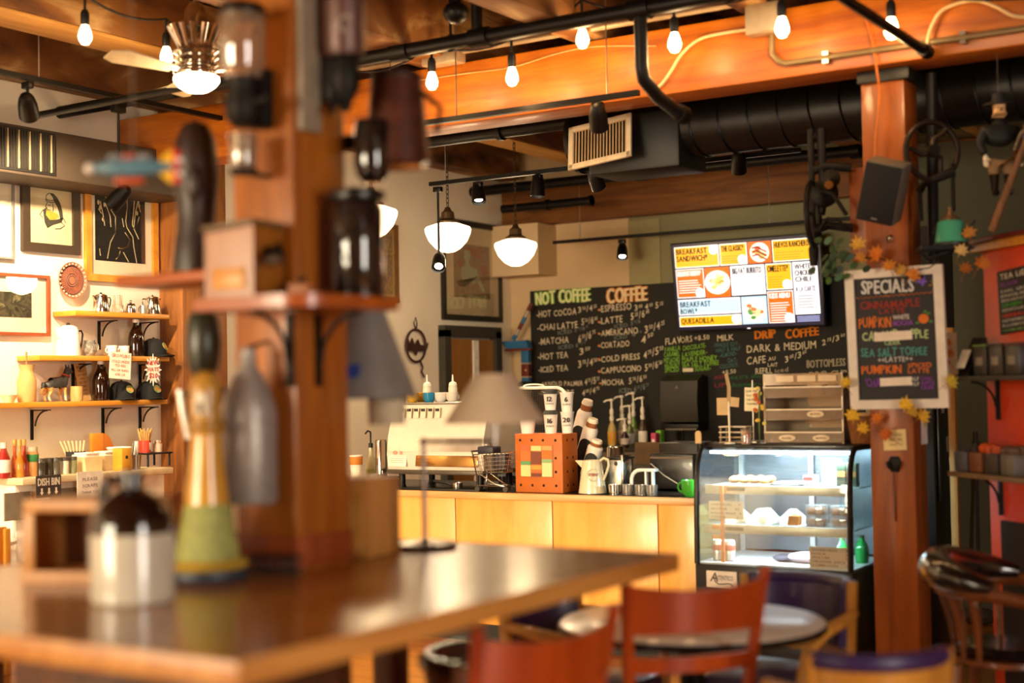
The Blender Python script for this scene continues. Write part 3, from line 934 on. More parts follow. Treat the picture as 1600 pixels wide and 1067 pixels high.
# woven plate
t = thing('woven_plate', 'round terracotta woven plate hung between the pictures', 'wall plate', (-7.800, 6.605, 2.394))
MB().lathe([(0.001, 0.018), (0.10, 0.014), (0.122, 0.03), (0.125, 0.026), (0.10, 0.0)], (0, 0, 0), 40, X).build('plate', P('b86848', 0.7, var=0.25, scale=40), t)
mb = MB()
for r_ in (0.03, 0.045, 0.098):
    mb.lathe([(r_ - 0.004, 0.0165), (r_, 0.0205), (r_ + 0.004, 0.0165)], (0, 0, 0), 40, X, close=True)
for i in range(36):
    a = 2 * pi * i / 36
    mb.tube([(0.018, 0.055 * cos(a), 0.055 * sin(a)), (0.017, 0.092 * cos(a), 0.092 * sin(a))], 0.0015, 4)
mb.build('woven_rings', P('4a3a36', 0.8), t)
mb = MB()
for i in range(24):
    a = 2 * pi * i / 24
    mb.box((0.026, 0.111 * cos(a), 0.111 * sin(a)), (0.006, 0.012, 0.012), rot=(a, 0, 0))
mb.build('rim_pattern', P('d8b4a0', 0.8), t)

# wall duct with a grille
fx = -7.42
a, b, c = (-7.420, 5.744, 3.320), (-7.420, 5.741, 3.006), (-7.420, 7.212, 3.007)
t = thing('wall_duct', 'long taupe air duct along the top of the picture wall', 'duct', (0, 0, 0))
MB().box(((WX + fx) / 2, (b[1] - 2.5 + 7.42) / 2, (a[2] + b[2]) / 2), (fx - WX - 0.005, 7.42 - b[1] + 2.5, a[2] - b[2]), 0.012).build('duct_body', P('47392b', 0.6, var=0.06), t)
g0, g1 = (-7.420, 5.601, 3.037), (-7.420, 6.169, 3.291)
gy, gz = (g0[1] + g1[1]) / 2, (g0[2] + g1[2]) / 2
gw, gh = (g1[1] - g0[1]) / 2, (g1[2] - g0[2]) / 2 + 0.01
gr = MB().box((fx + 0.004, gy, gz), (0.008, 2 * gw, 2 * gh)).build('grille', P('120e0a', 0.6), t)
for i in range(26):
    yy = gy - gw + 0.02 + (2 * gw - 0.04) * i / 25
    MB().box((fx + 0.012, yy, gz), (0.012, 0.006, 2 * gh - 0.03)).build('louvre', P('2e261c' if i % 4 else 'a8926c', 0.5, 0.2), gr)

# three shelves on iron brackets
def bracket(parent, y, x_front, dep=0.19, drop=0.2):
    mb = MB()
    mb.box((WX + 0.008, y, -0.02 - drop / 2), (0.012, 0.022, drop), 0.003)
    mb.box((WX + dep / 2, y, -0.022), (dep, 0.022, 0.008), 0.003)
    mb.tube(arc((WX + dep - 0.03, y, -0.02 - drop * 0.62), drop * 0.6, 90, 172, 8, X, Z), 0.006, 6)
    mb.build('bracket', P('14110e', 0.5, 0.4), parent)
SHELF = {}
def shelf(key, lab, p0, p1, by):
    """front lower edge from p0 to p1; by = y of brackets"""
    z = (p0[2] + p1[2]) / 2
    t = thing('wall_shelf', lab, 'shelf', (0, 0, z))
    MB().box(((WX + p0[0]) / 2, (p0[1] + p1[1]) / 2, 0.016), (p0[0] - WX, p1[1] - p0[1], 0.034), 0.004).build('board', M_OAKSH, t)
    for y in by:
        bracket(t, y, p0[0])
    SHELF[key] = z + 0.0335
    return t
shelf('top', 'top honey-coloured shelf, holding steel coffee pots', (-7.600, 6.476, 2.134), (-7.600, 7.330, 2.148), [(-7.800, 6.873, 2.129)[1], (-7.800, 7.253, 2.140)[1]])
shelf('mid', 'middle honey-coloured shelf, holding the white enamel coffee pot', (-7.600, 6.179, 1.836), (-7.600, 7.326, 1.838), [(-7.800, 6.638, 1.857)[1], (-7.800, 7.250, 1.861)[1]])
shelf('low', 'lowest honey-coloured shelf, holding the dog figurine and caps', (-7.600, 5.586, 1.535), (-7.600, 7.303, 1.525), [(-7.800, 6.292, 1.512)[1], (-7.800, 6.900, 1.499)[1], (-7.800, 7.245, 1.491)[1]])
def on(key, p, x=None):
    return (p[0] if x is None else x, p[1], SHELF[key])

def pot(nm, lab, loc, r, h, m, handle_m, spout=True, lid=True, hd=1, cat='coffee pot', rz=0.0, knob=True):
    t = thing(nm, lab, cat, loc, rz)
    MB().lathe([(r, 0), (r * 1.02, h * 0.03), (r * 0.82, h * 0.8), (r * 0.74, h * 0.86), (r * 0.70, h * 0.86), (r * 0.9, 0.03 * h), (0.001, 0.03 * h)], (0, 0, 0), 28).build('body', m, t)
    if lid:
        l = MB().lathe([(r * 0.76, h * 0.86), (r * 0.74, h * 0.9), (r * 0.4, h * 0.96), (0.001, h * 0.97)], (0, 0, 0), 24).build('lid', m, t)
        if knob:
            MB().ball((0, 0, h * 1.0), (r * 0.16, r * 0.16, h * 0.045)).build('lid_knob', handle_m, l)
    MB().tube([(0, hd * r * 0.8, h * 0.78), (0, hd * r * 1.35, h * 0.8), (0, hd * r * 1.5, h * 0.7), (0, hd * r * 1.38, h * 0.4), (0, hd * r * 1.15, h * 0.18)], r * 0.08, 8).build('handle', handle_m, t)
    if spout:
        MB().tube([(0, -hd * r * 0.78, h * 0.62), (0, -hd * r * 1.1, h * 0.76), (0, -hd * r * 1.25, h * 0.86)], [r * 0.28, r * 0.16, r * 0.1], 10).build('spout', m, t)
    return t
HB = P('1a1410', 0.4)
pot('coffee_pot', 'tapered steel coffee pot with black handle, leftmost on the top shelf', on('top', (-7.710, 6.794, 2.194)), 0.058, 0.135, CHROME, HB)
pot('coffee_pot', 'large steel coffee pot at the post end of the top shelf', on('top', (-7.710, 7.268, 2.197)), 0.064, 0.14, CHROME, CHROME, hd=-1)
t = thing('glass_jar', 'clear glass jar stacked on a glass on the top shelf', 'jar', on('top', (-7.710, 6.944, 2.199)))
MB().lathe([(0.038, 0), (0.04, 0.055), (0.037, 0.06)], (0, 0, 0), 20).build('lower_glass', THIN('e8dcc4', 0.2, opacity=0.25), t)
MB().lathe([(0.032, 0.062), (0.033, 0.125), (0.030, 0.128)], (0, 0, 0), 20).build('upper_glass', THIN('e8dcc4', 0.2, opacity=0.25), t)
t = thing('sugar_pot', 'small squat steel pot with domed lid on the top shelf', 'pot', on('top', (-7.690, 7.044, 2.197)))
MB().lathe([(0.036, 0), (0.04, 0.03), (0.037, 0.055), (0.03, 0.056)], (0, 0, 0), 20).build('body', CHROME, t)
MB().lathe([(0.038, 0.055), (0.03, 0.07), (0.001, 0.078)], (0, 0, 0), 20).ball((0, 0, 0.085), 0.012).build('lid', CHROME, t)
t = thing('steel_mug', 'small plain steel mug beside the large steel coffee pot', 'mug', on('top', (-7.660, 7.136, 2.190)))
MB().lathe([(0.026, 0), (0.027, 0.062), (0.024, 0.062), (0.023, 0.006), (0.001, 0.006)], (0, 0, 0), 18).build('cup', STEEL, t)
MB().tube(arc((0, -0.027, 0.032), 0.018, 90, 270, 8, Y, Z), 0.004, 6).build('handle', STEEL, t)

ENAM = P('f4efe4', 0.2, name='white_enamel')
pot('enamel_coffee_pot', 'white enamel coffee pot with black handle on the middle shelf', on('mid', (-7.700, 6.499, 1.888)), 0.082, 0.215, ENAM, HB)
t = thing('patterned_jug', 'small grey patterned stoneware jug on the middle shelf', 'jug', on('mid', (-7.680, 6.663, 1.889)))
MB().lathe([(0.03, 0), (0.045, 0.03), (0.046, 0.055), (0.036, 0.09), (0.04, 0.108), (0.036, 0.108), (0.03, 0.09), (0.001, 0.02)], (0, 0, 0), 22).build('body', PATCH(['b8b0a0', '6a6458', 'c9c2b2'], 22, 0.35, name='stoneware_glaze'), t)
MB().tube(arc((0, 0.045, 0.06), 0.032, -80, 80, 8, Y, Z), 0.006, 6).build('handle', P('b8b0a0', 0.35), t)
for k_, (px_, q) in enumerate((( (-7.680, 6.861, 1.886), 0), ((-7.700, 6.990, 1.888), 1))):
    t = thing('coffee_cup', ('white china cup left of another on the middle shelf', 'white china cup beside the upper brown growler')[k_], 'cup', on('mid', px_))
    MB().lathe([(0.026, 0), (0.036, 0.03), (0.039, 0.075), (0.036, 0.075), (0.023, 0.008), (0.001, 0.008)], (0, 0, 0), 22).build('cup', ENAM, t)
    MB().tube(arc((0, -0.037, 0.042), 0.018, 90, 270, 8, Y, Z), 0.005, 6).build('handle', ENAM, t)

M_AMBER = P('1c0a04', 0.08, coat=0.6, name='dark_amber_glass')
def growler(lab, loc, h=0.27):
    t = thing('growler', lab, 'bottle', loc, group=None)
    k = h / 0.27
    MB().lathe([(0.0, 0), (0.055, 0), (0.058, 0.012), (0.058, 0.135), (0.05, 0.17), (0.03, 0.205), (0.022, 0.225), (0.022, 0.25), (0.018, 0.252), (0.0, 0.252)], (0, 0, 0), 26).build('body', M_AMBER, t)
    MB().lathe([(0.023, 0.245), (0.023, 0.268), (0.001, 0.27)], (0, 0, 0), 18).build('cap', P('e8e0d2', 0.4), t)
    MB().tube(arc((0, 0.022, 0.215), 0.016, -90, 90, 8, Y, Z), 0.005, 6).build('finger_loop', M_AMBER, t)
    t.scale = (k, k, k)
    return t
growler('dark brown glass growler with finger loop on the middle shelf', on('mid', (-7.680, 7.084, 1.889)), 0.265)
growler('dark brown glass growler standing left of the caps on the lowest shelf', on('low', (-7.680, 6.760, 1.567)), 0.275)

def ball_cap(lab, loc, rz):
    t = thing('ball_cap', lab, 'cap', loc, rz)
    prof = [(0.092, 0), (0.094, 0.03), (0.088, 0.075), (0.065, 0.115), (0.03, 0.132), (0.001, 0.135)]
    MB().lathe(prof, (0, 0, 0), 28).build('crown', P('0d0c0b', 0.85), t)
    mb = MB()
    out, n = [], 14
    for i in range(n + 1):
        a = R(-62 + 124 * i / n)
        out.append((0.09 * cos(a), 0.09 * sin(a)))
    brim = [(0.088 + 0.075 * cos(R(-90 + 180 * i / n)) * 1.0, 0.083 * sin(R(-90 + 180 * i / n))) for i in range(n + 1)]
    top = [Vector((p[0], p[1], 0.012 - (abs(p[1]) / 0.085) ** 2 * 0.012)) for p in brim]
    inn = [Vector((p[0], p[1], 0.014)) for p in out]
    vs = inn + top + [v - Vector((0, 0, 0.004)) for v in inn + top]
    m_ = n + 1
    fs = []
    for i in range(n):
        fs += [(i, i + 1, m_ + i + 1, m_ + i), (2 * m_ + i + 1, 2 * m_ + i, 3 * m_ + i, 3 * m_ + i + 1), (m_ + i, m_ + i + 1, 3 * m_ + i + 1, 3 * m_ + i)]
    mb.add(vs, fs).build('brim', P('0d0c0b', 0.85), t)
    MB().lathe([(0.03, 0.0), (0.03, 0.004), (0.001, 0.006)], (0.083, 0.02, 0.074), 20, (0.88, 0.2, 0.43)).build('badge', PATCH(['c8862c', '4a8a5a', 'e0c27a'], 14, name='cap_badge'), t, label='round gold and green badge')
    MB().ball((0, 0, 0.136), (0.009, 0.009, 0.005)).build('button', P('0d0c0b', 0.85), t)
    return t
ball_cap('black ball cap on the middle shelf beside the growler', on('mid', (-7.700, 7.267, 1.891)), R(10))
ball_cap('black ball cap on the lowest shelf, next to the growler', on('low', (-7.700, 6.962, 1.564)), R(-15))
ball_cap('black ball cap on the lowest shelf below the starburst sign', on('low', (-7.700, 7.220, 1.559)), R(-15))

# lowest shelf
t = thing('bowl', 'small white bowl on the lowest shelf near the left edge', 'bowl', on('low', (-7.680, 5.999, 1.576)))
MB().lathe([(0.03, 0), (0.04, 0.02), (0.06, 0.05), (0.056, 0.05), (0.03, 0.012), (0.001, 0.012)], (0, 0, 0), 24).build('bowl', P('efe0c4', 0.4), t)
t = thing('clay_pot', 'tall tan clay churn with a stick in it, left of the dog figurine', 'pot', on('low', (-7.680, 6.139, 1.574)))
MB().lathe([(0.055, 0), (0.06, 0.02), (0.062, 0.14), (0.045, 0.19), (0.042, 0.21), (0.052, 0.245), (0.047, 0.245), (0.036, 0.21), (0.001, 0.2)], (0, 0, 0), 24).build('body', P('c49a5c', 0.7), t)
MB().cyl((0, 0, 0.2), (0.0, 0.0, 0.33), 0.006, n=8).build('stick', P('8a6a34', 0.6), t)

# carved sheepdog
t = thing('dog_figurine', 'standing black, tan and white dog figurine with red collar on the lowest shelf', 'figurine', on('low', (-7.690, 6.396, 1.573)))
M_DOG = P('2c261f', 0.55, var=0.3, scale=30)
def dogm():
    m, nt, b = _new('painted_dog')
    b.inputs['Roughness'].default_value = 0.5
    tc = nt.nodes.new('ShaderNodeTexCoord')
    sp = nt.nodes.new('ShaderNodeSeparateXYZ')
    nt.links.new(tc.outputs['Object'], sp.inputs[0])
    n = nt.nodes.new('ShaderNodeTexNoise')
    n.inputs['Scale'].default_value = 25
    nt.links.new(tc.outputs['Object'], n.inputs['Vector'])
    ad = nt.nodes.new('ShaderNodeMath'); ad.operation = 'MULTIPLY_ADD'
    ad.inputs[1].default_value = 0.05
    nt.links.new(n.outputs['Fac'], ad.inputs[0]); nt.links.new(sp.outputs['Z'], ad.inputs[2])
    r = nt.nodes.new('ShaderNodeValToRGB')
    r.color_ramp.interpolation = 'CONSTANT'
    r.color_ramp.elements[0].color = hx('e8d8b4')
    r.color_ramp.elements[1].position = 0.065
    r.color_ramp.elements[1].color = hx('c89a58')
    e = r.color_ramp.elements.new(0.115); e.color = hx('2a2521')
    nt.links.new(ad.outputs[0], r.inputs['Fac'])
    nt.links.new(r.outputs['Color'], b.inputs['Base Color'])
    return m
nd = [(0, -0.02, 0.125, 0.036), (0, 0.035, 0.13, 0.040), (0, -0.075, 0.13, 0.034), (0, 0.062, 0.16, 0.026), (0, 0.078, 0.195, 0.022), (0, 0.092, 0.208, 0.020), (0, 0.118, 0.200, 0.011), (0, 0.135, 0.197, 0.008)]
ed = [(0, 1), (0, 2), (1, 3), (3, 4), (4, 5), (5, 6), (6, 7)]
for sx in (-1, 1):
    b0 = len(nd)
    nd += [(sx * 0.022, 0.045, 0.095, 0.014), (sx * 0.024, 0.046, 0.05, 0.009), (sx * 0.024, 0.048, 0.01, 0.008), (sx * 0.024, 0.060, 0.006, 0.007)]
    ed += [(1, b0), (b0, b0 + 1), (b0 + 1, b0 + 2), (b0 + 2, b0 + 3)]
    b0 = len(nd)
    nd += [(sx * 0.024, -0.078, 0.095, 0.018), (sx * 0.024, -0.068, 0.065, 0.012), (sx * 0.024, -0.092, 0.04, 0.008), (sx * 0.024, -0.085, 0.01, 0.008), (sx * 0.024, -0.072, 0.006, 0.007)]
    ed += [(2, b0), (b0, b0 + 1), (b0 + 1, b0 + 2), (b0 + 2, b0 + 3), (b0 + 3, b0 + 4)]
    b0 = len(nd)
    nd += [(sx * 0.012, 0.084, 0.226, 0.008), (sx * 0.015, 0.080, 0.250, 0.003)]
    ed += [(5, b0), (b0, b0 + 1)]
b0 = len(nd)
nd += [(0, -0.11, 0.12, 0.012), (0, -0.125, 0.08, 0.014), (0, -0.13, 0.045, 0.006)]
ed += [(2, b0), (b0, b0 + 1), (b0 + 1, b0 + 2)]
skin('body', nd, ed, dogm(), t)
MB().lathe([(0.026, -0.006), (0.029, 0), (0.026, 0.006)], (0, 0.068, 0.172), 18, (0, 0.4, 0.9), close=True).build('collar', P('a8341c', 0.5), t)

t = thing('wooden_cup', 'small carved wooden cup right of the dog figurine', 'cup', on('low', (-7.640, 6.515, 1.571)))
MB().lathe([(0.04, 0), (0.043, 0.04), (0.041, 0.1), (0.036, 0.1), (0.035, 0.01), (0.001, 0.01)], (0, 0, 0), 20).build('cup', W('b07a42', 'd8a868', 'Z', 20, 0.6, name='pale_carved_wood'), t)

def sheet(nm, lab, cat, loc, w_, h_, m, lines, lm, rot=(0, 0, 0), th=0.004, tilt=0.0, group=None):
    """card facing +X with rows of writing; loc = lower middle"""
    t = thing(nm, lab, cat, loc, rot=rot, group=group)
    MB().box((0, 0, h_ / 2), (th, w_, h_)).build('card', m, t)
    mb = MB()
    for (s, zf, hf, wf) in lines:
        mb.text(s, (th / 2, 0, h_ * zf), Y, Z, h_ * hf, w_ * wf, 0.06, 'C', 0.001)
    mb.build('handwriting', lm, t)
    return t
sheet('price_card', 'tall kraft paper card with brown handwriting leaning on the lowest shelf', 'card', on('low', (-7.730, 6.669, 1.569)), 0.105, 0.265, P('c49a62', 0.8),
      [('GROWLER', .86, .06, .7), ('FILLS', .76, .06, .5), ('COLD PRESS', .66, .05, .8), ('CHAI', .56, .05, .45), ('ICED TEA', .46, .05, .7), ('BRING', .36, .05, .5), ('IT BACK', .26, .05, .65), ('REFILL', .15, .05, .6)], P('5a3414', 0.8), rot=(R(6), R(-6), R(4)))
e_ = (-7.585, 6.843, 1.711)
sheet('paper_sign', 'white paper sign with red handwriting taped to the middle shelf edge', 'sign', e_, 0.19, 0.185, P('f4e6d2', 0.8),
      [('GROWLERS', .80, .12, .85), ('COLD PRESS', .60, .09, .85), ('TO GO', .45, .09, .5), ('FILL OR REFILL', .28, .08, .85), ('ASK US', .12, .08, .5)], P('c8593a', 0.8), rot=(R(-4), 0, 0))
t = thing('starburst_sign', 'white starburst sign with red hats price above the black cap', 'sign', (-7.580, 7.146, 1.773))
pts = []
for i in range(32):
    a = 2 * pi * i / 32
    r_ = (0.115 if i % 4 == 0 else 0.10) if i % 2 == 0 else 0.068
    pts.append((r_ * cos(a) * 0.72, r_ * sin(a)))
MB().prism(pts, 0.004, (0, 0, 0), Y, Z).build('card', P('f6ecdc', 0.8), t)
mb = MB()
for s, z, h in (('NEW', 0.035, 0.03), ('HATS', -0.008, 0.028), ('$20', -0.055, 0.034)):
    mb.text(s, (0.0045, 0, z), Y, Z, h, None, 0.1, 'C', 0.001, 0.03)
mb.build('red_lettering', P('c23a22', 0.7), t)

# ------------------------------------------------------------------ condiment station below
cz = (-7.300, 5.726, 1.098)[2]
ce = (-7.250, 6.889, 1.051)[1]
t = thing('condiment_counter', 'pale condiment counter with dish bin openings along the picture wall', 'counter', (0, 0, 0))
y0, y1 = 5.74, ce + 0.1
MB().box(((WX - 7.22) / 2, (y0 + y1) / 2, cz - 0.02), (-7.22 - WX - 0.01, y1 - y0, 0.04), 0.004).build('worktop', P('e0cba0', 0.5), t)
fr = MB().box(((WX - 7.3) / 2, (y0 + y1) / 2, (cz - 0.04) / 2 + 0.02), (-7.3 - WX - 0.01, y1 - y0 - 0.02, cz - 0.08), 0.004).build('cabinet', P('f0e6d4', 0.6), t)
for a_, b_ in (((-7.300, 5.660, 0.977)[1], (-7.300, 5.849, 0.963)[1]), ((-7.300, 6.006, 0.991)[1], (-7.300, 6.260, 0.973)[1])):
    MB().box((-7.297, (a_ + b_) / 2, cz - 0.17), (0.012, b_ - a_, 0.17)).build('bin_opening', P('8f8470', 0.8), t)
MB().box((-7.296, (y0 + y1) / 2, 0.30), (0.02, y1 - y0 - 0.1, 0.5)).build('kick_panel', P('2c2620', 0.7), t)
sd = (-7.212, 5.924, 0.976)
t = thing('dish_bin_sign', 'dark sign reading DISH BIN with three white down arrows', 'sign', sd)
MB().box((0, 0, 0.065), (0.006, 0.19, 0.135)).build('card', P('3c3430', 0.7), t)
mb = MB().text('DISH BIN', (0.004, 0, 0.072), Y, Z, 0.045, 0.17, 0.0, 'C', 0.001, 0.03)
for y in (-0.055, 0, 0.055):
    mb.prism([(y - 0.006, 0.055), (y + 0.006, 0.055), (y + 0.006, 0.03), (y + 0.014, 0.03), (y, 0.012), (y - 0.014, 0.03), (y - 0.006, 0.03)], 0.001, (0.004, 0, 0), Y, Z)
mb.build('white_lettering', P('f2ead8', 0.6), t)
sheet('paper_sign', 'white paper notice taped to the condiment counter right of the dish bin sign', 'sign', (-7.210, 6.250, 0.915), 0.21, 0.2, P('f4ecdc', 0.8), [('PLEASE', .7, .1, .6), ('SCRAPE', .5, .1, .6), ('THANK YOU', .3, .08, .7)], P('8f8a80', 0.8))

def at_c(p): return (p[0], p[1], cz)
def bottle(nm, lab, loc, prof, m, capm=None, cap=None, lab_m=None, lab_r=None, cat='bottle', group=None):
    t = thing(nm, lab, cat, loc, group=group)
    MB().lathe(prof, (0, 0, 0), 18).build('body', m, t)
    if cap: MB().lathe(cap, (0, 0, 0), 14).build('cap', capm, t)
    if lab_r: MB().lathe(lab_r, (0, 0, 0), 18, close=True).build('label', lab_m, t)
    return t
bottle('ketchup_bottle', 'red ketchup bottle with white label at the left edge of the condiment counter', at_c((-7.400, 5.738, 1.095)), [(0.038, 0), (0.04, 0.02), (0.04, 0.12), (0.02, 0.17), (0.015, 0.19)], P('a82416', 0.3), P('f0e6d6', 0.5), [(0.018, 0.185), (0.018, 0.22), (0.001, 0.22)], P('f2e8dc', 0.6), [(0.0405, 0.035), (0.0415, 0.04), (0.0415, 0.11), (0.0405, 0.115)])
for k_, (px_, c_) in enumerate((((-7.420, 5.835, 1.089), 'c4622c'), ((-7.380, 5.842, 1.089), 'd8862c'), ((-7.420, 5.907, 1.084), 'b8401c'))):
    bottle('sauce_bottle', ('slim sauce bottle with orange contents beside the ketchup', 'slim sauce bottle with amber contents between two others', 'slim sauce bottle with red contents left of the green-labelled jar')[k_], at_c(px_), [(0.024, 0), (0.026, 0.01), (0.026, 0.09), (0.012, 0.14), (0.011, 0.2)], P(c_, 0.15, coat=0.4), P('d8a458', 0.4), [(0.013, 0.195), (0.013, 0.235), (0.001, 0.237)])
bottle('jar', 'glass jar with green and red label beside the sauce bottles', at_c((-7.420, 5.966, 1.080)), [(0.04, 0), (0.042, 0.02), (0.042, 0.14), (0.032, 0.16)], P('d89a5c', 0.15, coat=0.3), P('e0d0b0', 0.4), [(0.036, 0.155), (0.036, 0.185), (0.001, 0.187)], P('3c8a4a', 0.5), [(0.0425, 0.09), (0.0435, 0.092), (0.0435, 0.135), (0.0425, 0.137)], cat='jar')
for k_, px_ in enumerate(((-7.380, 6.003, 1.083), (-7.400, 6.079, 1.082), (-7.380, 6.123, 1.079), (-7.380, 6.190, 1.079), (-7.380, 6.257, 1.079))):
    tt = thing('spice_jar', ('dark', 'dark', 'grey', 'white-filled', 'herb-filled')[k_] + ' glass spice jar, ' + ('first', 'second', 'third', 'fourth', 'fifth')[k_] + ' from the sauce bottles', 'jar', at_c(px_))
    MB().lathe([(0.026, 0), (0.027, 0.08), (0.022, 0.088)], (0, 0, 0), 16).build('jar', P(('3a342a', '4a4030', '5c5446', 'e8dcc4', '8a8a62')[k_], 0.2, coat=0.4), tt)
    MB().lathe([(0.027, 0.086), (0.027, 0.108), (0.001, 0.11)], (0, 0, 0), 16).build('lid', P('6a6258', 0.3, 0.6), tt)
for k_, px_ in enumerate(((-7.420, 6.396, 1.074), (-7.450, 6.585, 1.066))):
    tt = thing('napkin_tray', ('cream wooden tray of napkins and cutlery', 'cream wooden tray of napkins by the orange board')[k_], 'tray', at_c(px_))
    MB().prism([(-0.065, 0), (0.065, 0), (0.075, 0.1), (-0.075, 0.1)], 0.16, (-0.08, 0, 0), Y, Z).build('tray', P('e8cf9c', 0.6), tt)
    MB().box((0, 0, 0.105), (0.13, 0.12, 0.02), 0.004).box((0.01, 0.004, 0.122), (0.12, 0.115, 0.012), 0.004).build('napkins', P('f6efe2', 0.8), tt)
bz = cz + 0.105
t = thing('stick_bowl', 'dark rimmed bowl of wooden stir sticks on the condiment counter', 'bowl', (*(-7.600, 6.466, 1.130)[:2], cz))
MB().lathe([(0.04, 0), (0.06, 0.06), (0.065, 0.13), (0.06, 0.13), (0.05, 0.01), (0.001, 0.01)], (0, 0, 0), 20).build('bowl', P('2c2a34', 0.5), t)
for k_ in range(7):
    MB().tube([(0.01 * k_ - 0.03, 0.005 * k_ - 0.01, 0.03), (0.014 * k_ - 0.05, -0.085 + 0.022 * k_, 0.2)], 0.006, 6).build('stir_stick', P('e8d09a', 0.6), t)
t = thing('orange_board', 'orange board with a quarter-round shape on the condiment counter', 'board', (*(-7.660, 6.749, 1.140)[:2], cz + 0.0))
MB().box((0, -0.05, 0.12), (0.03, 0.1, 0.245), 0.004).build('square_panel', P('cf7d1c', 0.5), t)
MB().prism([(0, 0)] + arc2(0, 0, 0.11, 0, 90, 10, 0.24), 0.025, (-0.012, 0.001, 0), Y, Z).build('quarter_round', P('b9681a', 0.5), t)
t = thing('paper_cone_stack', 'white paper filter cups beside the orange board', 'paper cups', (*(-7.550, 6.799, 1.130)[:2], cz))
MB().lathe([(0.04, 0), (0.05, 0.08), (0.085, 0.14), (0.082, 0.145), (0.04, 0.09), (0.001, 0.08)], (0, 0, 0), 22).build('paper_cups', P('f7f1e6', 0.8), t)
t = thing('sugar_box', 'yellow wooden box with a round hole on the condiment counter', 'box', at_c((-7.270, 6.572, 1.006)))
MB().box((0, 0, 0.075), (0.09, 0.08, 0.15), 0.004).build('body', P('dba030', 0.5), t)
MB().lathe([(0.012, 0), (0.001, 0.001)], (0.0455, 0.0, 0.09), 14, X).build('hole', P('2a1c0c', 0.8), t)
t = thing('cutlery_tin', 'galvanised tin of napkins and cutlery beside the yellow box', 'tin', at_c((-7.300, 6.717, 0.996)))
MB().lathe([(0.032, 0), (0.04, 0.1), (0.037, 0.1), (0.03, 0.006), (0.001, 0.006)], (0, 0, 0), 20).build('tin', STEEL, t)
for k_ in range(5):
    MB().box((0.012 * (k_ % 2) - 0.006, -0.02 + 0.01 * k_, 0.12), (0.008, 0.016, 0.14), 0.003, rot=(0.1 * (k_ - 2), 0.05 * k_, 0)).build('napkin' if k_ % 2 else 'fork', P('f5ecdc', 0.7) if k_ % 2 else STEEL, t)
# stand with tins
sp = (-7.500, 7.045, 1.189)
t = thing('tin_stand', 'small black metal stand holding two tins of stirrers', 'stand', (sp[0], sp[1], cz))
sh = sp[2] - cz
MB().box((0, 0, sh), (0.18, 0.24, 0.012), 0.003).build('stand_top', BLACK, t)
for sx in (-1, 1):
    for sy in (-1, 1):
        MB().tube([(sx * 0.075, sy * 0.1, 0), (sx * 0.075, sy * 0.1, sh)], 0.008, 6).build('leg', BLACK, t)
t = thing('stirrer_tin', 'red and white tin full of wooden stirrers on the black stand', 'tin', (sp[0], sp[1] - 0.055, cz + sh + 0.006))
MB().lathe([(0.04, 0), (0.042, 0.085), (0.039, 0.085), (0.038, 0.006), (0.001, 0.006)], (0, 0, 0), 22).build('tin', P('c8412c', 0.35), t)
MB().lathe([(0.0422, 0.02), (0.0428, 0.022), (0.0428, 0.068), (0.0424, 0.07)], (0, 0, 0), 22, close=True, arc=2.4).build('label', P('f3e8d8', 0.6), t)
for k_ in range(16):
    a = 2 * pi * k_ / 16
    MB().tube([(0.02 * cos(a), 0.02 * sin(a), 0.03), (0.045 * cos(a), 0.05 * sin(a), 0.15 + 0.01 * (k_ % 3))], 0.0045, 5).build('stirrer', P('cf9a56', 0.6), t)
t = thing('stirrer_tin', 'low pink and cream tin on the black stand beside the stirrers', 'tin', (sp[0], sp[1] + 0.06, cz + sh + 0.006))
MB().lathe([(0.033, 0), (0.034, 0.06), (0.031, 0.06), (0.03, 0.006), (0.001, 0.006)], (0, 0, 0), 20).build('tin', P('e8c0a4', 0.4), t)
for k_ in range(8):
    a = 2 * pi * k_ / 8
    MB().box((0.014 * cos(a), 0.014 * sin(a), 0.06), (0.012, 0.02, 0.04), 0.003, rot=(0.2 * cos(a), 0.2, a)).build('packet', P('f0dcc8' if k_ % 2 else 'd8a48c', 0.7), t)

# sunlit white table with a honey wood chair in the lower left corner
tp = (-7.345, 5.402, 0.745)
t = thing('white_cafe_table', 'sunlit white round cafe table at the left edge of the picture', 'table', (tp[0], tp[1], 0))
MB().lathe([(0.001, 0.715), (0.29, 0.715), (0.305, 0.72), (0.305, 0.74), (0.295, 0.745), (0.001, 0.745)], (0, 0, 0), 36).build('tabletop', P('fbf3e4', 0.35), t)
MB().cyl((0, 0, 0.03), (0, 0, 0.715), 0.035).build('pedestal', BLACKM, t)
MB().lathe([(0.24, 0), (0.24, 0.015), (0.05, 0.04)], (0, 0, 0), 28).build('foot_plate', BLACKM, t)
cp = (-6.750, 5.215, 0.811)
t = thing('wooden_chair', 'honey wood chair behind the sunlit white table', 'chair', (cp[0], cp[1], 0))
MH = W('d8902a', 'f0b04a', 'Z', 5, 0.45, name='honey_wood')
MB().box((0, 0, 0.44), (0.42, 0.40, 0.04), 0.01).build('seat', MH, t)
MB().box((-0.19, 0, 0.70), (0.025, 0.36, 0.30), 0.008).build('backrest', MH, t)
for sx in (-1, 1):
    for sy in (-1, 1):
        MB().box((sx * 0.18, sy * 0.17, 0.21 if sx > 0 else 0.42), (0.04, 0.04, 0.42 if sx > 0 else 0.84), 0.006).build('leg', MH, t)


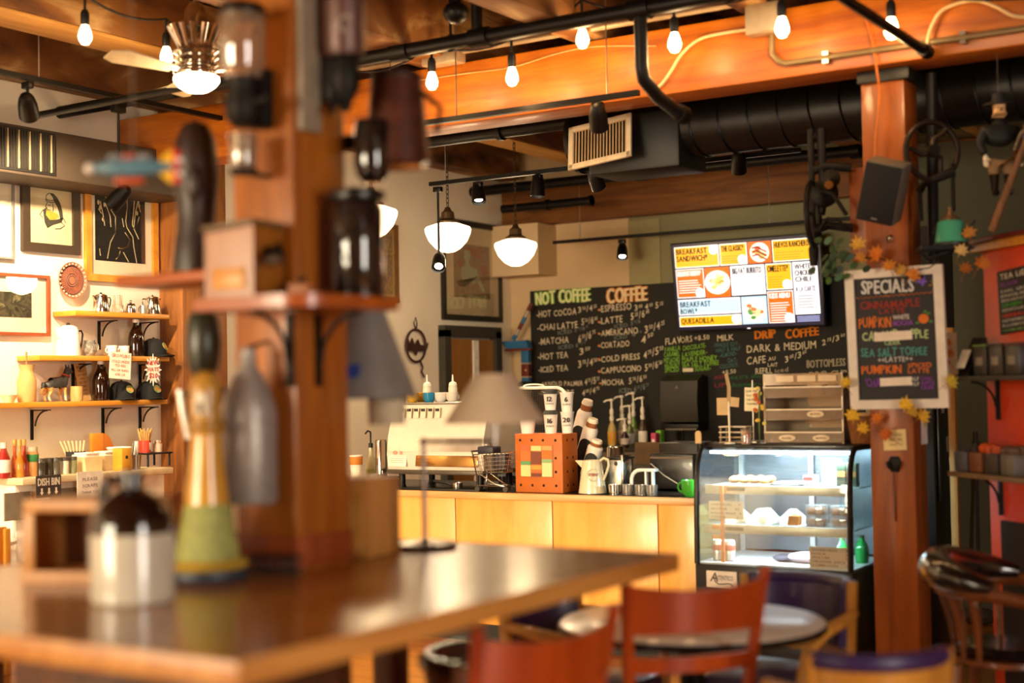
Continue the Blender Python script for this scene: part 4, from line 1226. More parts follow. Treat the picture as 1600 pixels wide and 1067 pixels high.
# ================================================================== SERVING COUNTER
CT = 0.945
FY = 7.47
M_PLY = W('e0983c', 'f2b45a', 'Z', 3, 0.38, coat=0.25, bump=0.04, stretch=6, name='golden_plywood')
M_EDGE = W('c88a48', 'e8b878', 'X', 6, 0.4, name='worktop_edge')
t = thing('serving_counter', 'golden plywood serving counter below the chalkboard', 'counter', (0, 0, 0))
xl, xr = -6.9, -3.53
MB().box(((xl + xr) / 2, FY + 0.462, CT - 0.0207), (xr - xl, 0.90, 0.04), 0.003).build('worktop', P('14110f', 0.35, name='black_worktop'), t, label='black worktop surface')
MB().box(((xl + xr) / 2, FY - 0.006, CT - 0.02), (xr - xl, 0.034, 0.042), 0.004).build('edge_band', M_EDGE, t, label='pale wooden front edge')
MB().box(((xl + xr) / 2, FY + 0.46, 0.46), (xr - xl - 0.02, 0.80, 0.90)).build('carcass', P('d8a058', 0.6), t)
sx = [xl, (-6.088, 7.470, 0.445)[0], (-5.225, 7.470, 0.488)[0], (-4.502, 7.470, 0.525)[0], (-3.783, 7.470, 0.561)[0], xr]
for i in range(len(sx) - 1):
    MB().box(((sx[i] + sx[i + 1]) / 2, FY + 0.035, 0.51), (sx[i + 1] - sx[i] - 0.007, 0.03, 0.79), 0.002).build('front_panel', M_PLY, t)
MB().box(((xl + xr) / 2, FY + 0.05, 0.055), (xr - xl - 0.05, 0.03, 0.11)).build('toe_kick', P('1a1512', 0.7), t)

# cable clutter at the foot of the counter
tc = thing('cable_heap', 'heap of pale cables on the floor at the foot of the counter', 'cables', (-5.486, 7.683, 0.010))
for k_ in range(5):
    rr = random.Random(k_)
    pts = [(-0.5 + 0.1 * j, 0.1 * sin(j * 0.9 + k_) + rr.uniform(-.03, .03), 0.012 + 0.05 * abs(sin(j * 0.7 + k_ * 1.3))) for j in range(12)]
    MB().tube(pts, 0.007, 6).build('cable', P('d8c4a0' if k_ % 2 else '2a2420', 0.5), tc)
solo('floor_crate', MB().box((0, 0, 0.07), (0.7, 0.25, 0.14), 0.02).box((0.1, 0, 0.16), (0.4, 0.2, 0.05), 0.02), P('1c1815', 0.5, coat=0.3), 'black power supply case on the floor before the counter', 'case', (*(-5.348, 7.816, -0.000)[:2], 0.0))

# espresso machine, its back to the room
a, b = (-5.857, 7.620, 1.060), (-5.082, 7.620, 1.072)
ml, mr = a[0], b[0]
mc, mw = (ml + mr) / 2, (mr - ml) / 2
mz0 = (a[2] + b[2]) / 2
mz1 = (-5.491, 7.660, 1.498)[2]
t = thing('espresso_machine', 'wide chrome espresso machine with its mirrored back to the room, on the counter', 'espresso machine', (mc, 7.62, 0))
h = mz1 - mz0
prof = [(0.0, mz0), (-0.015, mz0 + 0.10), (0.0, mz0 + 0.22), (0.035, mz0 + 0.33), (0.05, mz1 - 0.02), (0.05, mz1), (0.46, mz1), (0.46, mz0)]
MB().prism(prof, 2 * mw, (-mw, 0, 0), Y, Z).build('body', P('f2e8d6', 0.3, 0.25, var=0.04), t)
MB().prism([(-0.012, mz0 + 0.125), (-0.004, mz0 + 0.21), (0.0, mz0 + 0.21), (-0.006, mz0 + 0.125)], 2 * mw - 0.02, (-mw + 0.01, -0.006, 0), Y, Z).build('polished_strip', P('fff8ec', 0.08, 1.0), t)
MB().box((0.10, -0.012, mz0 + 0.075), (2 * mw - 0.28, 0.012, 0.10), 0.004, rot=(R(-8), 0, 0)).build('mirror_panel', P('c89a58', 0.12, 0.9), t)
MB().box((-mw + 0.09, -0.014, mz0 + 0.078), (0.15, 0.006, 0.11), rot=(R(-8), 0, 0)).build('notice', P('f6e8d8', 0.8), t)
mb = MB()
for k_ in range(4):
    mb.box((-mw + 0.09, -0.020 + 0.002 * k_, mz0 + 0.05 + 0.013 * k_), (0.11, 0.003, 0.003))
mb.ball((-mw + 0.07, -0.0175, mz0 + 0.115), (0.02, 0.002, 0.014)).box((-mw + 0.12, -0.0165, mz0 + 0.113), (0.022, 0.003, 0.022))
mb.build('notice_print', P('d8a08c', 0.8), t)
MB().box((0, 0.25, mz1 + 0.008), (2 * mw + 0.01, 0.44, 0.012), 0.003).build('cup_tray', STEEL, t)
MB().box((0, 0.04, mz1 - 0.1), (2 * mw + 0.006, 0.004, 0.006)).build('seam', P('b8a888', 0.4), t)
MB().box((0, 0.2, mz0 - 0.012), (2 * mw, 0.44, 0.03), 0.005).build('base_plate', P('5a5044', 0.4, 0.5), t)
for q in (-1, 1):
    for w_ in (0.06, 0.4):
        MB().lathe([(0.03, 0), (0.022, 0.02), (0.022, mz0 - CT - 0.027)], (q * (mw - 0.07), w_, CT), 14).build('foot', BLACKM, t)
    MB().tube([(q * mw, 0.05, mz0 + 0.17), (q * (mw + 0.03), 0.04, mz0 + 0.17)], 0.012, 8).build('side_knob', CHROME, t)
for k_ in range(6):
    x = -mw + 0.105 + k_ * 0.058
    c = MB().box((x, 0.030 - 0.006, mz1 - 0.055), (0.04, 0.004, 0.066), rot=(R(-8), 0, R(0))).build('photo_card', P('f0e2c8', 0.7), t)
    MB().box((x, 0.0215, mz1 - 0.035), (0.03, 0.003, 0.018)).lathe([(0.011, 0), (0.001, 0.002)], (x, 0.0225, mz1 - 0.066), 12, -Y).build('print', P('2a2018', 0.6), c)
# things on the machine
MT = mz1 + 0.0145
def mug(lab, loc, col, r=0.042, h=0.065, hd=(0.2, 1), nm='coffee_cup', group=None):
    t = thing(nm, lab, 'cup', loc, group=group)
    MB().lathe([(r * 0.6, 0), (r * 0.95, h * 0.3), (r, h), (r * 0.93, h), (r * 0.55, h * 0.12), (0.001, h * 0.1)], (0, 0, 0), 24).build('cup', P(col, 0.25, coat=0.3, var=0.04), t)
    d = Vector((hd[0], hd[1], 0)).normalized()
    MB().tube(arc(d * r * 0.95 + Vector((0, 0, h * 0.55)), h * 0.3, -90, 90, 8, d, Z), r * 0.11, 6).build('handle', P(col, 0.25, coat=0.3, var=0.04), t)
    return t
def mt(px_): return (px_[0], px_[1], MT)
mug('yellow coffee cup on top of the espresso machine beside the copper tin', mt((-5.779, 7.800, 1.502)), 'e8ac22')
mug('yellow coffee cup on top of the espresso machine next to the blue one', mt((-5.791, 7.920, 1.500)), 'e8b83a')
mug('bright blue coffee cup on top of the espresso machine', mt((-5.625, 7.780, 1.501)), '1f86b4')
mug('white coffee cup on top of the espresso machine, right of the blue one', mt((-5.544, 7.800, 1.500)), 'f2e8da')
mug('white coffee cup on top of the espresso machine under the lampshade edge', mt((-5.464, 7.820, 1.499)), 'efe2cf')
t = thing('copper_tin', 'small copper tin standing on the near end of the espresso machine', 'tin', mt((-5.876, 7.800, 1.503)))
MB().lathe([(0.03, 0), (0.03, 0.085), (0.027, 0.085), (0.026, 0.006), (0.001, 0.006)], (0, 0, 0), 20).build('tin', P('c08a68', 0.25, 0.9), t)
for lab, px_ in (('white squeeze bottle behind the blue cup on the espresso machine', (-5.786, 7.980, 1.499)), ('white squeeze bottle behind the white cups on the espresso machine', (-5.570, 7.980, 1.497))):
    t = thing('squeeze_bottle', lab, 'bottle', mt(px_))
    MB().lathe([(0.03, 0), (0.031, 0.09), (0.026, 0.115), (0.012, 0.12)], (0, 0, 0), 18).build('body', P('f2e6d2', 0.4), t)
    MB().lathe([(0.03, 0.11), (0.024, 0.13), (0.008, 0.138), (0.004, 0.185), (0.001, 0.186)], (0, 0, 0), 16).build('nozzle', P('f8f0e0', 0.4), t)

# left end of the counter
def ct(p): return (p[0], p[1], CT)
q = (-6.208, 7.750, 1.016)
solo('wooden_tray', MB().box((0, 0, 0.022), (0.3, 0.2, 0.04), 0.006), W('c88838', 'e0a850', 'X', 5, 0.5), 'honey wooden tray on the near end of the counter beside the post', 'tray', (q[0], q[1] + 0.02, CT))
t = thing('paper_cup', 'tall paper cup with orange print on the wooden tray', 'cup', (q[0] - 0.03, q[1], CT + 0.042))
MB().lathe([(0.036, 0), (0.046, 0.165), (0.043, 0.165), (0.034, 0.006), (0.001, 0.006)], (0, 0, 0), 22).build('cup', P('f6ead8', 0.6), t)
MB().lathe([(0.0440, 0.10), (0.0452, 0.104), (0.0470, 0.152), (0.0466, 0.156)], (0, 0, 0), 22, close=True).build('printed_band', P('d8842c', 0.6), t)
t = thing('syrup_bottle', 'slim clear bottle with black pump near the post end of the counter', 'bottle', ct((-6.265, 7.950, 1.002)))
MB().lathe([(0.036, 0), (0.038, 0.01), (0.038, 0.15), (0.015, 0.2), (0.014, 0.25)], (0, 0, 0), 20).build('body', P('c8c098', 0.1, coat=0.5), t)
MB().lathe([(0.0385, 0.03), (0.0392, 0.032), (0.0392, 0.10), (0.0385, 0.102)], (0, 0, 0), 20, close=True).build('label', P('a8a060', 0.6), t)
MB().lathe([(0.016, 0.25), (0.016, 0.28), (0.006, 0.285), (0.006, 0.36)], (0, 0, 0), 12).tube([(0, 0, 0.36), (0.0, -0.03, 0.37), (0.0, -0.06, 0.35)], 0.006, 6).build('pump', BLACK, t)
t = thing('thermal_flask', 'chrome cylinder flask between the syrup bottle and the espresso machine', 'flask', ct((-6.135, 7.900, 1.008)))
MB().lathe([(0.04, 0), (0.042, 0.02), (0.042, 0.30), (0.036, 0.31), (0.001, 0.315)], (0, 0, 0), 24).build('body', CHROME, t)
MB().lathe([(0.044, 0.03), (0.044, 0.05)], (0, 0, 0), 24).build('base_band', BLACK, t)
t = thing('glass_tumbler', 'small glass tumbler on the counter beside the chrome flask', 'glass', ct((-5.956, 7.600, 1.016)))
MB().lathe([(0.03, 0), (0.034, 0.09), (0.031, 0.09), (0.028, 0.008), (0.001, 0.008)], (0, 0, 0), 20).build('glass', THIN('e8e0d0', 0.2, opacity=0.15), t)
solo('cloth', MB().box((0, 0, 0.03), (0.14, 0.12, 0.06), 0.025).box((0.02, 0, 0.065), (0.1, 0.09, 0.015), 0.006), P('2c3458', 0.8), 'folded dark blue cloth on the counter beside the espresso machine', 'cloth', ct((-5.894, 7.660, 1.014)))

# black gear in front of / under the machine
t = thing('portafilter', 'portafilter with black handle lying on the counter before the espresso machine', 'portafilter', ct((-5.253, 7.560, 0.970)))
MB().lathe([(0.03, 0.01), (0.034, 0.03), (0.034, 0.05), (0.03, 0.05), (0.026, 0.02), (0.001, 0.018)], (0, 0, 0), 20).build('basket', CHROME, t)
MB().tube([(-0.03, 0, 0.035), (-0.1, 0.0, 0.05), (-0.2, 0.02, 0.055)], [0.008, 0.014, 0.010], 8).build('handle', BLACK, t)
solo('drip_mat', MB().box((0, 0, 0.006), (0.62, 0.10, 0.012), 0.004), BLACK, 'long black rubber bar mat on the counter before the espresso machine', 'mat', ct((-5.366, 7.540, 0.944)))

# miniature shopping cart
t = thing('miniature_shopping_cart', 'miniature chrome shopping cart on the counter left of the orange box', 'miniature cart', (*(-4.943, 7.545, 0.945)[:2], CT), R(0))
k = 0.28
rim = [(-0.125, -0.07, 0.235), (0.13, -0.06, 0.25), (0.13, 0.06, 0.25), (-0.125, 0.07, 0.235)]
bot = [(-0.095, -0.055, 0.115), (0.10, -0.045, 0.125), (0.10, 0.045, 0.125), (-0.095, 0.055, 0.115)]
V = Vector
mb = MB()
for L in (rim, bot):
    mb.tube(L, 0.0035, 5, closed=True)
for i in range(4):
    p, q_, p2, q2 = V(rim[i]), V(bot[i]), V(rim[(i + 1) % 4]), V(bot[(i + 1) % 4])
    n_ = 9 if i % 2 == 0 else 5
    for j in range(n_ + 1):
        mb.tube([p.lerp(p2, j / n_), q_.lerp(q2, j / n_)], 0.0016, 4)
    for j in range(1, 5):
        mb.tube([p.lerp(q_, j / 5), p2.lerp(q2, j / 5)], 0.0016, 4)
for j in range(1, 8):
    mb.tube([V(bot[0]).lerp(V(bot[1]), j / 8), V(bot[3]).lerp(V(bot[2]), j / 8)], 0.0016, 4)
mb.build('wire_basket', CHROME, t)
for s in (-1, 1):
    MB().tube([(-0.135, s * 0.07, 0.255), (-0.11, s * 0.06, 0.11), (-0.115, s * 0.055, 0.04), (0.10, s * 0.04, 0.035)], 0.0045, 6).tube([(-0.09, s * 0.055, 0.115), (0.02, s * 0.05, 0.05), (0.09, s * 0.04, 0.035)], 0.004, 6).build('side_frame', CHROME, t)
    for xx in (-0.11, 0.10):
        MB().lathe([(0.018, -0.008), (0.018, 0.008)], (xx, s * 0.047, 0.019), 16, Y).build('wheel', P('3a342c', 0.4), t)
MB().tube([(-0.137, -0.072, 0.256), (-0.137, 0.072, 0.256)], 0.006, 8).build('push_bar', P('1a1614', 0.4), t)
MB().box((-0.05, 0, 0.262), (0.12, 0.1, 0.05), 0.01).box((0.04, 0, 0.19), (0.1, 0.07, 0.1), 0.006).build('contents', P('2a2630', 0.5), t, label='dark packets in the basket')

# bottles behind the cart
for lab, px_, c_ in (('dark bottle with a pale label behind the miniature cart', (-5.326, 8.220, 1.186), '2a1c1c'), ('dark bottle behind the white cup', (-5.299, 8.300, 1.183), '241a1e')):
    t = thing('syrup_bottle', lab, 'bottle', ct(px_))
    MB().lathe([(0.036, 0), (0.038, 0.012), (0.038, 0.19), (0.015, 0.25), (0.014, 0.31)], (0, 0, 0), 20).build('body', P(c_, 0.1, coat=0.5), t)
    MB().lathe([(0.0385, 0.05), (0.0392, 0.052), (0.0392, 0.16), (0.0385, 0.162)], (0, 0, 0), 20, close=True).build('label', P('b8b4b8', 0.6), t)
    MB().lathe([(0.016, 0.305), (0.016, 0.33), (0.001, 0.332)], (0, 0, 0), 12).build('cap', P('c8c0b4', 0.4), t)

# orange perforated box with a tile panel
M_OR = P('c4651e', 0.55, var=0.08, name='orange_lacquer')
a, b = (-4.809, 7.560, 0.927), (-4.464, 7.560, 0.936)
bw = b[0] - a[0]
bx = (a[0] + b[0]) / 2
bh = 0.365
bd = 0.19
t = thing('perforated_box', 'orange wooden box with round holes and a patchwork tile on its face', 'box', (bx, 7.56 + bd / 2, CT))
MB().box((0, 0, bh / 2), (bw, bd, bh), 0.004).build('body', M_OR, t)
hole = P('1c0d06', 0.9)
for zz in (0.045, 0.13, 0.215, 0.325):
    xs_ = (-0.385, -0.14, 0.1, 0.36) if zz in (0.045, 0.325) else (0.36,)
    for xx in xs_:
        MB().lathe([(0.009, 0), (0.0005, 0.001)], (xx * bw, -bd / 2 - 0.0002, zz), 12, -Y).build('hole', hole, t)
    for yy in (-0.035, 0.035):
        MB().lathe([(0.009, 0), (0.0005, 0.001)], (bw / 2 + 0.0002, yy, zz), 12, X).build('hole', hole, t)
tl, tr_, tb, tt_ = -0.38 * bw, 0.31 * bw, 0.095, 0.295
pan = MB().box(((tl + tr_) / 2, -bd / 2 - 0.003, (tb + tt_) / 2), (tr_ - tl, 0.006, tt_ - tb), 0.002).build('tile_panel', P('b9682c', 0.5), t)
TW, TH = tr_ - tl, tt_ - tb
for (x0, x1, z0, z1, c_) in ((.02, .33, .82, .98, 'd8643a'), (.02, .33, .5, .82, 'e0702a'), (.02, .33, .38, .5, '5c9a64'), (.02, .33, .02, .38, 'e8cf8a'),
                             (.34, .66, .82, .98, 'ecd08a'), (.34, .66, .4, .8, '7c3c28'), (.34, .66, .24, .38, 'ef9a3a'), (.34, .66, .14, .24, 'd8662a'), (.34, .66, .02, .13, '6e3426'),
                             (.67, .98, .84, .98, 'f0a060'), (.67, .98, .58, .84, 'e8701e'), (.67, .98, .46, .57, '8ab07a'), (.67, .98, .02, .46, 'efd79a')):
    MB().box((tl + TW * (x0 + x1) / 2, -bd / 2 - 0.0075, tb + TH * (z0 + z1) / 2), (TW * (x1 - x0) - 0.002, 0.004, TH * (z1 - z0) - 0.002)).build('tile', P(c_, 0.4, var=0.05), pan)

# sample cups stacked on the box
BT = CT + bh
def cup(lab, x, y, num, z=BT, lid=False, r=0.043, h=0.135, sub='OUNCE'):
    t = thing('sample_cup', lab, 'paper cup', (x, y, z), R(26))
    MB().lathe([(r * 0.76, 0), (r, h), (r * 1.05, h + 0.003), (r * 1.05, h + 0.008), (r * 0.95, h + 0.008), (r * 0.72, 0.006), (0.001, 0.006)], (0, 0, 0), 24).build('cup', P('f6efe4', 0.5, var=0.02), t)
    if num:
        y_ = -r * 0.9
        MB().text(num, (0.0, -r * 0.965, h * 0.55), X, (0, -0.12, 1), 0.030, None, 0, 'C', 0.004, 0.04).text(sub, (0.0, -r * 0.90, h * 0.36), X, (0, -0.12, 1), 0.010, None, 0, 'C', 0.004).build('size_print', P('2a2826', 0.6), t)
    if lid:
        MB().lathe([(r * 1.08, h), (r * 1.1, h + 0.01), (r * 0.98, h + 0.014), (r * 0.9, h + 0.026), (0.001, h + 0.026)], (0, 0, 0), 24).build('lid', P('3a3836', 0.5), t, label='black lid')
    return t
c1, c2, c3 = (-4.579, 7.620, 1.291), (-4.494, 7.680, 1.289), (-4.748, 7.620, 1.290)
cup('white sample cup marked 16, lower cup of the left stack on the orange box', c1[0], c1[1], '16', BT, True, 0.044, 0.118)
cup('white sample cup marked 12 with dark lid, on top of the 16 cup', c1[0], c1[1], '12', BT + 0.146, True, 0.042, 0.100)
cup('white sample cup marked 20 at the bottom right of the stacks on the orange box', c2[0], c2[1], '20', BT, False, 0.042, 0.126)
cup('white sample cup marked 6 on top of the 20 cup', c2[0], c2[1], '6', BT + 0.1345, False, 0.043, 0.113)
cup('plain white short cup on the near corner of the orange box', c3[0], c3[1], '', BT, False, 0.052, 0.105)

# wire mesh rack with white rail behind the cups
p0, p1 = (-5.114, 8.100, 1.236), (-4.735, 8.100, 1.238)
zt = (-4.915, 8.100, 1.595)[2]
t = thing('mesh_rack', 'black mesh rack with a white rounded rail behind the sample cups', 'rack', ((p0[0] + p1[0]) / 2, 8.1, CT))
rw, rh = (p1[0] - p0[0]) / 2, zt - CT
MB().tube([(-rw - 0.08, 0, rh)] + [(-rw + 0.0, 0, rh)] + arc((rw - 0.09, 0, rh - 0.09), 0.09, 90, 0, 7) + [(rw + 0.02, 0, 0.25)], 0.011, 10).build('rail', P('f0e6d6', 0.3), t, label='white rail')
mb = MB()
n = int(2 * rw / 0.016)
for i in range(n + 1):
    x = -rw + 2 * rw * i / n
    top_ = rh - 0.02 if x < rw - 0.09 else rh - 0.09 + math.sqrt(max(0, 0.09 ** 2 - (x - rw + 0.09) ** 2)) - 0.02
    mb.box((x, 0, (0.2 + top_) / 2), (0.003, 0.003, top_ - 0.2))
for i in range(int((rh - 0.2) / 0.016)):
    mb.box((0, 0, 0.2 + 0.016 * i), (2 * rw, 0.003, 0.003))
mb.build('wire_mesh', P('4a4038', 0.4, 0.6), t)
for x in (-rw, rw):
    MB().tube([(x, 0.02, 0), (x, 0.02, 0.3)], 0.008, 8).build('leg', BLACKM, t)
MB().tube(arc((-rw + 0.10, 0.03, rh + 0.012), 0.08, 0, 360, 16, X, (0, 0, 0.16))[:-1], 0.006, 6, closed=True).build('top_loop', P('f0e6d6', 0.3), t)

# slanted cup holder: black sleeves with nested paper cups
q = (-4.522, 7.950, 1.155)
t = thing('cup_dispenser', 'black slanted cup dispenser with stacks of white paper cups sticking out', 'cup dispenser', (q[0] - 0.02, q[1], CT))
ax = Vector((0.36, -0.10, 0.93)).normalized()
side = Vector((0.93, 0.0, -0.36)).normalized()
MB().box((0.0, 0.05, 0.06), (0.30, 0.2, 0.12), 0.01).build('stand', BLACK, t)
for i, (off, L, yy) in enumerate(((-0.085, 0.46, 0.03), (0.012, 0.37, -0.02), (0.10, 0.26, -0.06))):
    base = Vector((-0.04, yy + 0.02, 0.11)) + side * off
    MB().lathe([(0.046, 0), (0.052, 0.02), (0.050, L * 0.80), (0.042, L * 0.84), (0.001, L * 0.84)], base, 20, ax).build('sleeve', P('f1e6d8', 0.45), t)
    f_ = Vector((0.28, -0.96, 0))
    f_ = (f_ - ax * f_.dot(ax)).normalized()
    u_ = ax.cross(f_)
    poly = [(-0.036, -0.04), (0.036, -0.04), (0.036, L * 0.56)] + arc2(0, L * 0.56, 0.036, 0, 180, 8)[1:-1] + [(-0.036, L * 0.56)]
    MB().prism(poly, 0.022, base + f_ * 0.036, u_, ax).build('sleeve_slot', P('120e0b', 0.6), t)
    MB().lathe([(0.033, L * 0.80), (0.034, L * 0.86), (0.034, L * 0.93), (0.037, L * 0.935), (0.037, L * 0.95), (0.031, L), (0.001, L)], base, 20, ax).build('cup_stack', P('f3e4cc', 0.6), t)
    MB().lathe([(0.0346, L * 0.85), (0.0358, L * 0.855), (0.0358, L * 0.925), (0.0346, L * 0.93)], base, 20, ax, close=True).build('brown_band', P('9a5a2c', 0.7), t)

# enamel pitcher with tin mark
t = thing('enamel_pitcher', 'cream enamel pitcher with a round red mark, on the counter beside the orange box', 'pitcher', ct((-4.267, 7.580, 0.943)))
r, h = 0.086, 0.205
MB().lathe([(r, 0.0), (r, 0.008), (r * 0.96, 0.03), (r * 0.68, h), (r * 0.64, h), (r * 0.9, 0.03), (0.001, 0.02)], (0, 0, 0), 30).build('body', P('d8cba8', 0.25, coat=0.3, var=0.05), t)
MB().lathe([(r * 1.01, 0.0), (r * 1.01, 0.007)], (0, 0, 0), 30, close=True).build('base_rim', BLACK, t)
MB().prism([(-r * 0.62, h * 0.72), (-r * 0.66, h * 0.99), (-r * 1.3, h * 0.99)], 0.03, (0, 0.015, 0), X, Z).build('spout', P('d8cba8', 0.25, coat=0.3, var=0.05), t)
MB().tube([(r * 0.6, 0, h * 0.97), (r * 0.95, 0, h * 1.06), (r * 1.3, 0, h * 1.02), (r * 1.35, 0, h * 0.85), (r * 1.12, 0, h * 0.6), (r * 0.9, 0, h * 0.42)], 0.008, 8).build('handle', P('d8cba8', 0.25, coat=0.3), t)
mb = MB()
mb.M = Matrix.Rotation(R(24), 4, 'Z')
mb.tube([(0.036 * cos(a_) + 0.012, -0.078 + 0.012 * sin(a_) - 0.003, 0.118 + 0.036 * sin(a_)) for a_ in [2 * pi * i / 20 for i in range(20)]], 0.0018, 5, closed=True).build('ring_mark', P('a8a890', 0.5), t)
mb = MB()
mb.M = Matrix.Rotation(R(24), 4, 'Z')
mb.text('TIN', (0.012, -0.0835, 0.112), X, (0, 0.2, 1), 0.018, 0.066, 0, 'C', 0.002, 0.05).build('red_lettering', P('8a3a2a', 0.5), t)

# napkin dispenser, tumblers, white stand, grinder, green cup
t = thing('napkin_dispenser', 'steel box dispenser with a round emblem, behind the pitcher', 'dispenser', ct((-4.157, 7.720, 0.943)))
MB().box((-0.01, 0, 0.105), (0.115, 0.12, 0.20), 0.008).build('steel_face', STEEL, t)
MB().box((0.052, 0.01, 0.12), (0.016, 0.14, 0.23), 0.004).build('side_plate', CHROME, t)
MB().box((0, 0.02, 0.212), (0.13, 0.13, 0.012), 0.004).build('top_plate', BLACK, t)
MB().lathe([(0.013, 0.0), (0.011, 0.004), (0.001, 0.004)], (0.012, -0.06, 0.18), 16, -Y).build('emblem', P('3a3028', 0.4), t)
t = thing('steel_canister', 'tall polished steel canister behind the napkin dispenser', 'canister', ct((-4.436, 8.200, 1.048)))
MB().lathe([(0.058, 0), (0.06, 0.01), (0.06, 0.25), (0.052, 0.262), (0.001, 0.265)], (0, 0, 0), 28).build('body', CHROME, t)
for lab, px_, g in (('steel tumbler at the foot of the pitcher', (-4.106, 7.560, 0.949), 1), ('clear water glass left of the white bent stand', (-4.025, 7.580, 0.945), 0), ('clear water glass under the white bent stand', (-3.939, 7.580, 0.944), 0), ('clear water glass right of the white bent stand', (-3.863, 7.580, 0.942), 0)):
    t = thing('tumbler', lab, 'glass', ct(px_))
    MB().lathe([(0.032, 0), (0.036, 0.062), (0.033, 0.062), (0.03, 0.006), (0.001, 0.006)], (0, 0, 0), 20).build('tumbler', CHROME if g else THIN('d8d4cc', 0.25, opacity=0.12), t)
t = thing('bent_stand', 'small white bent-tube stand on the counter between the glasses', 'stand', ct((-3.949, 7.640, 0.935)))
M_WT = P('e6e6e2', 0.35)
MB().box((0.03, 0, 0.147), (0.12, 0.05, 0.018), 0.004).tube([(-0.08, 0, 0.0), (-0.08, 0, 0.075)] + arc((-0.02, 0, 0.085), 0.06, 175, 92, 8), 0.012, 8).build('bent_frame', M_WT, t)
for x in (0.02, 0.065):
    MB().box((x, 0, 0.075), (0.012, 0.03, 0.13), 0.003).build('upright', M_WT, t)
t = thing('coffee_grinder', 'boxy black knock box on the counter left of the pastry case', 'box', ct((-3.906, 8.050, 0.918)))
MB().box((0, 0, 0.12), (0.30, 0.24, 0.22), 0.012).build('body', P('17110d', 0.4, coat=0.2), t)
MB().box((0, -0.122, 0.205), (0.29, 0.006, 0.012)).build('edge_trim', P('5a4028', 0.4), t)
MB().tube([(-0.12, -0.16, 0.17), (-0.02, -0.18, 0.1), (0.06, -0.16, 0.05)], 0.004, 6).build('cable', P('a89a88', 0.5), t)
for q in (-1, 1):
    MB().box((q * 0.12, 0, 0.006), (0.03, 0.2, 0.012)).build('foot', BLACK, t)
mug('bright green coffee cup on the counter beside the pastry case', ct((-3.618, 7.600, 0.931)), '3f9a2a', 0.057, 0.095, (-1, 0))


# ================================================================== PASTRY CASE
cx0, cx1 = -3.50, -2.575
cy0, cy1 = 7.38, 8.05
cw = (cx1 - cx0) / 2
ccx = (cx0 + cx1) / 2
t = thing('pastry_case', 'black refrigerated pastry case with curved glass front, lit inside', 'display case', (ccx, cy0, 0))
D = cy1 - cy0
CB = 0.585
CTOP = 1.255
M_CASE = P('0d0b0a', 0.3, coat=0.2, name='black_case')
MB().box((0, D / 2, CB / 2), (2 * cw, D, CB), 0.01).build('base', M_CASE, t)
MB().box((0, D / 2 + 0.07, CTOP - 0.015), (2 * cw, D - 0.14, 0.035), 0.008).build('top', M_CASE, t)
prof = [(0.004, CB), (0.012, CB + 0.30), (0.022, CB + 0.46), (0.036, CB + 0.54), (0.062, CB + 0.605), (0.10, CB + 0.645), (0.15, CB + 0.66)]
th = 0.006
outer = prof + [(p[0] + th, p[1] - th * 0.6) for p in prof[::-1]]
MB().prism(outer, 2 * cw - 0.05, (-cw + 0.025, 0, 0), Y, Z).build('curved_glass', THIN('f4fafa', 0.10, name='case_glass'), t)
for s in (-1, 1):
    x = s * (cw - 0.014)
    MB().tube([(x, p[0] - 0.001, p[1]) for p in prof] + [(x, 0.3, CB + 0.662)], 0.016, 10).build('corner_frame', M_CASE, t)
    side = [(p[0] + 0.012, p[1]) for p in prof] + [(D - 0.02, CB + 0.66), (D - 0.02, CB)]
    MB().prism(side, 0.005, (s * (cw - 0.004) - 0.0025, 0, 0), Y, Z).build('side_glass', THIN('eaf6f4', 0.08, name='case_side_glass'), t)
for x in (-cw + 0.02, 0, cw - 0.02):
    MB().box((x, D - 0.02, (CB + CTOP) / 2), (0.03, 0.03, CTOP - CB)).build('rear_post', P('b9c4cc', 0.3, 0.6), t)
MB().box((0, D - 0.012, (CB + CTOP) / 2), (2 * cw - 0.02, 0.006, CTOP - CB - 0.04)).build('rear_door', P('6c7884', 0.25, 0.5), t)
MB().box((0, D / 2, CB + 0.004), (2 * cw - 0.02, D - 0.04, 0.008)).build('deck', P('e6ecee', 0.3), t)
MB().box((0, 0.14, CTOP - 0.045), (2 * cw - 0.1, 0.03, 0.016), 0.003).build('light_tube', EM('f0f6ff', 9, 'lit_tube'), t, label='glowing white light tube')
light('AREA', 'case_light', (ccx, cy0 + 0.22, CTOP - 0.06), 42, (0.80, 0.92, 1.0), 0.8, aim=(ccx, cy0 + 0.3, 0.5), size_y=0.1)
z1s, z2s = 1.015, 0.795
for z, yf in ((z1s, 0.10), (z2s, 0.07)):
    sh = MB().box((0, (yf + D - 0.05) / 2, z), (2 * cw - 0.04, D - 0.05 - yf, 0.008)).build('glass_shelf', THIN('dceef0', 0.2, opacity=0.12, name='shelf_glass'), t)
    MB().box((0, yf, z - 0.014), (2 * cw - 0.06, 0.012, 0.05), 0.003).build('shelf_strip', P('d8ccb8', 0.35, 0.3), sh)
    MB().box((0, yf + 0.03, z - 0.010), (2 * cw - 0.12, 0.016, 0.008), 0.002).build('added_light_strip', EM('f0f6ff', 6, 'case_fill_glow'), sh, label='added glowing strip brightening the case')  # added glow under each shelf to whiten the lower contents
    light('AREA', 'case_fill_light', (ccx, cy0 + yf + 0.04, z - 0.02), 7, (0.82, 0.93, 1.0), 0.78, aim=(ccx, cy0 + yf + 0.16, z - 0.3), size_y=0.03)  # added fill lamp that goes with the strip under the shelf
    MB().box((-cw + 0.22, yf - 0.008, z - 0.012), (0.11, 0.004, 0.02)).build('tag', P('6a5a40', 0.6), sh)
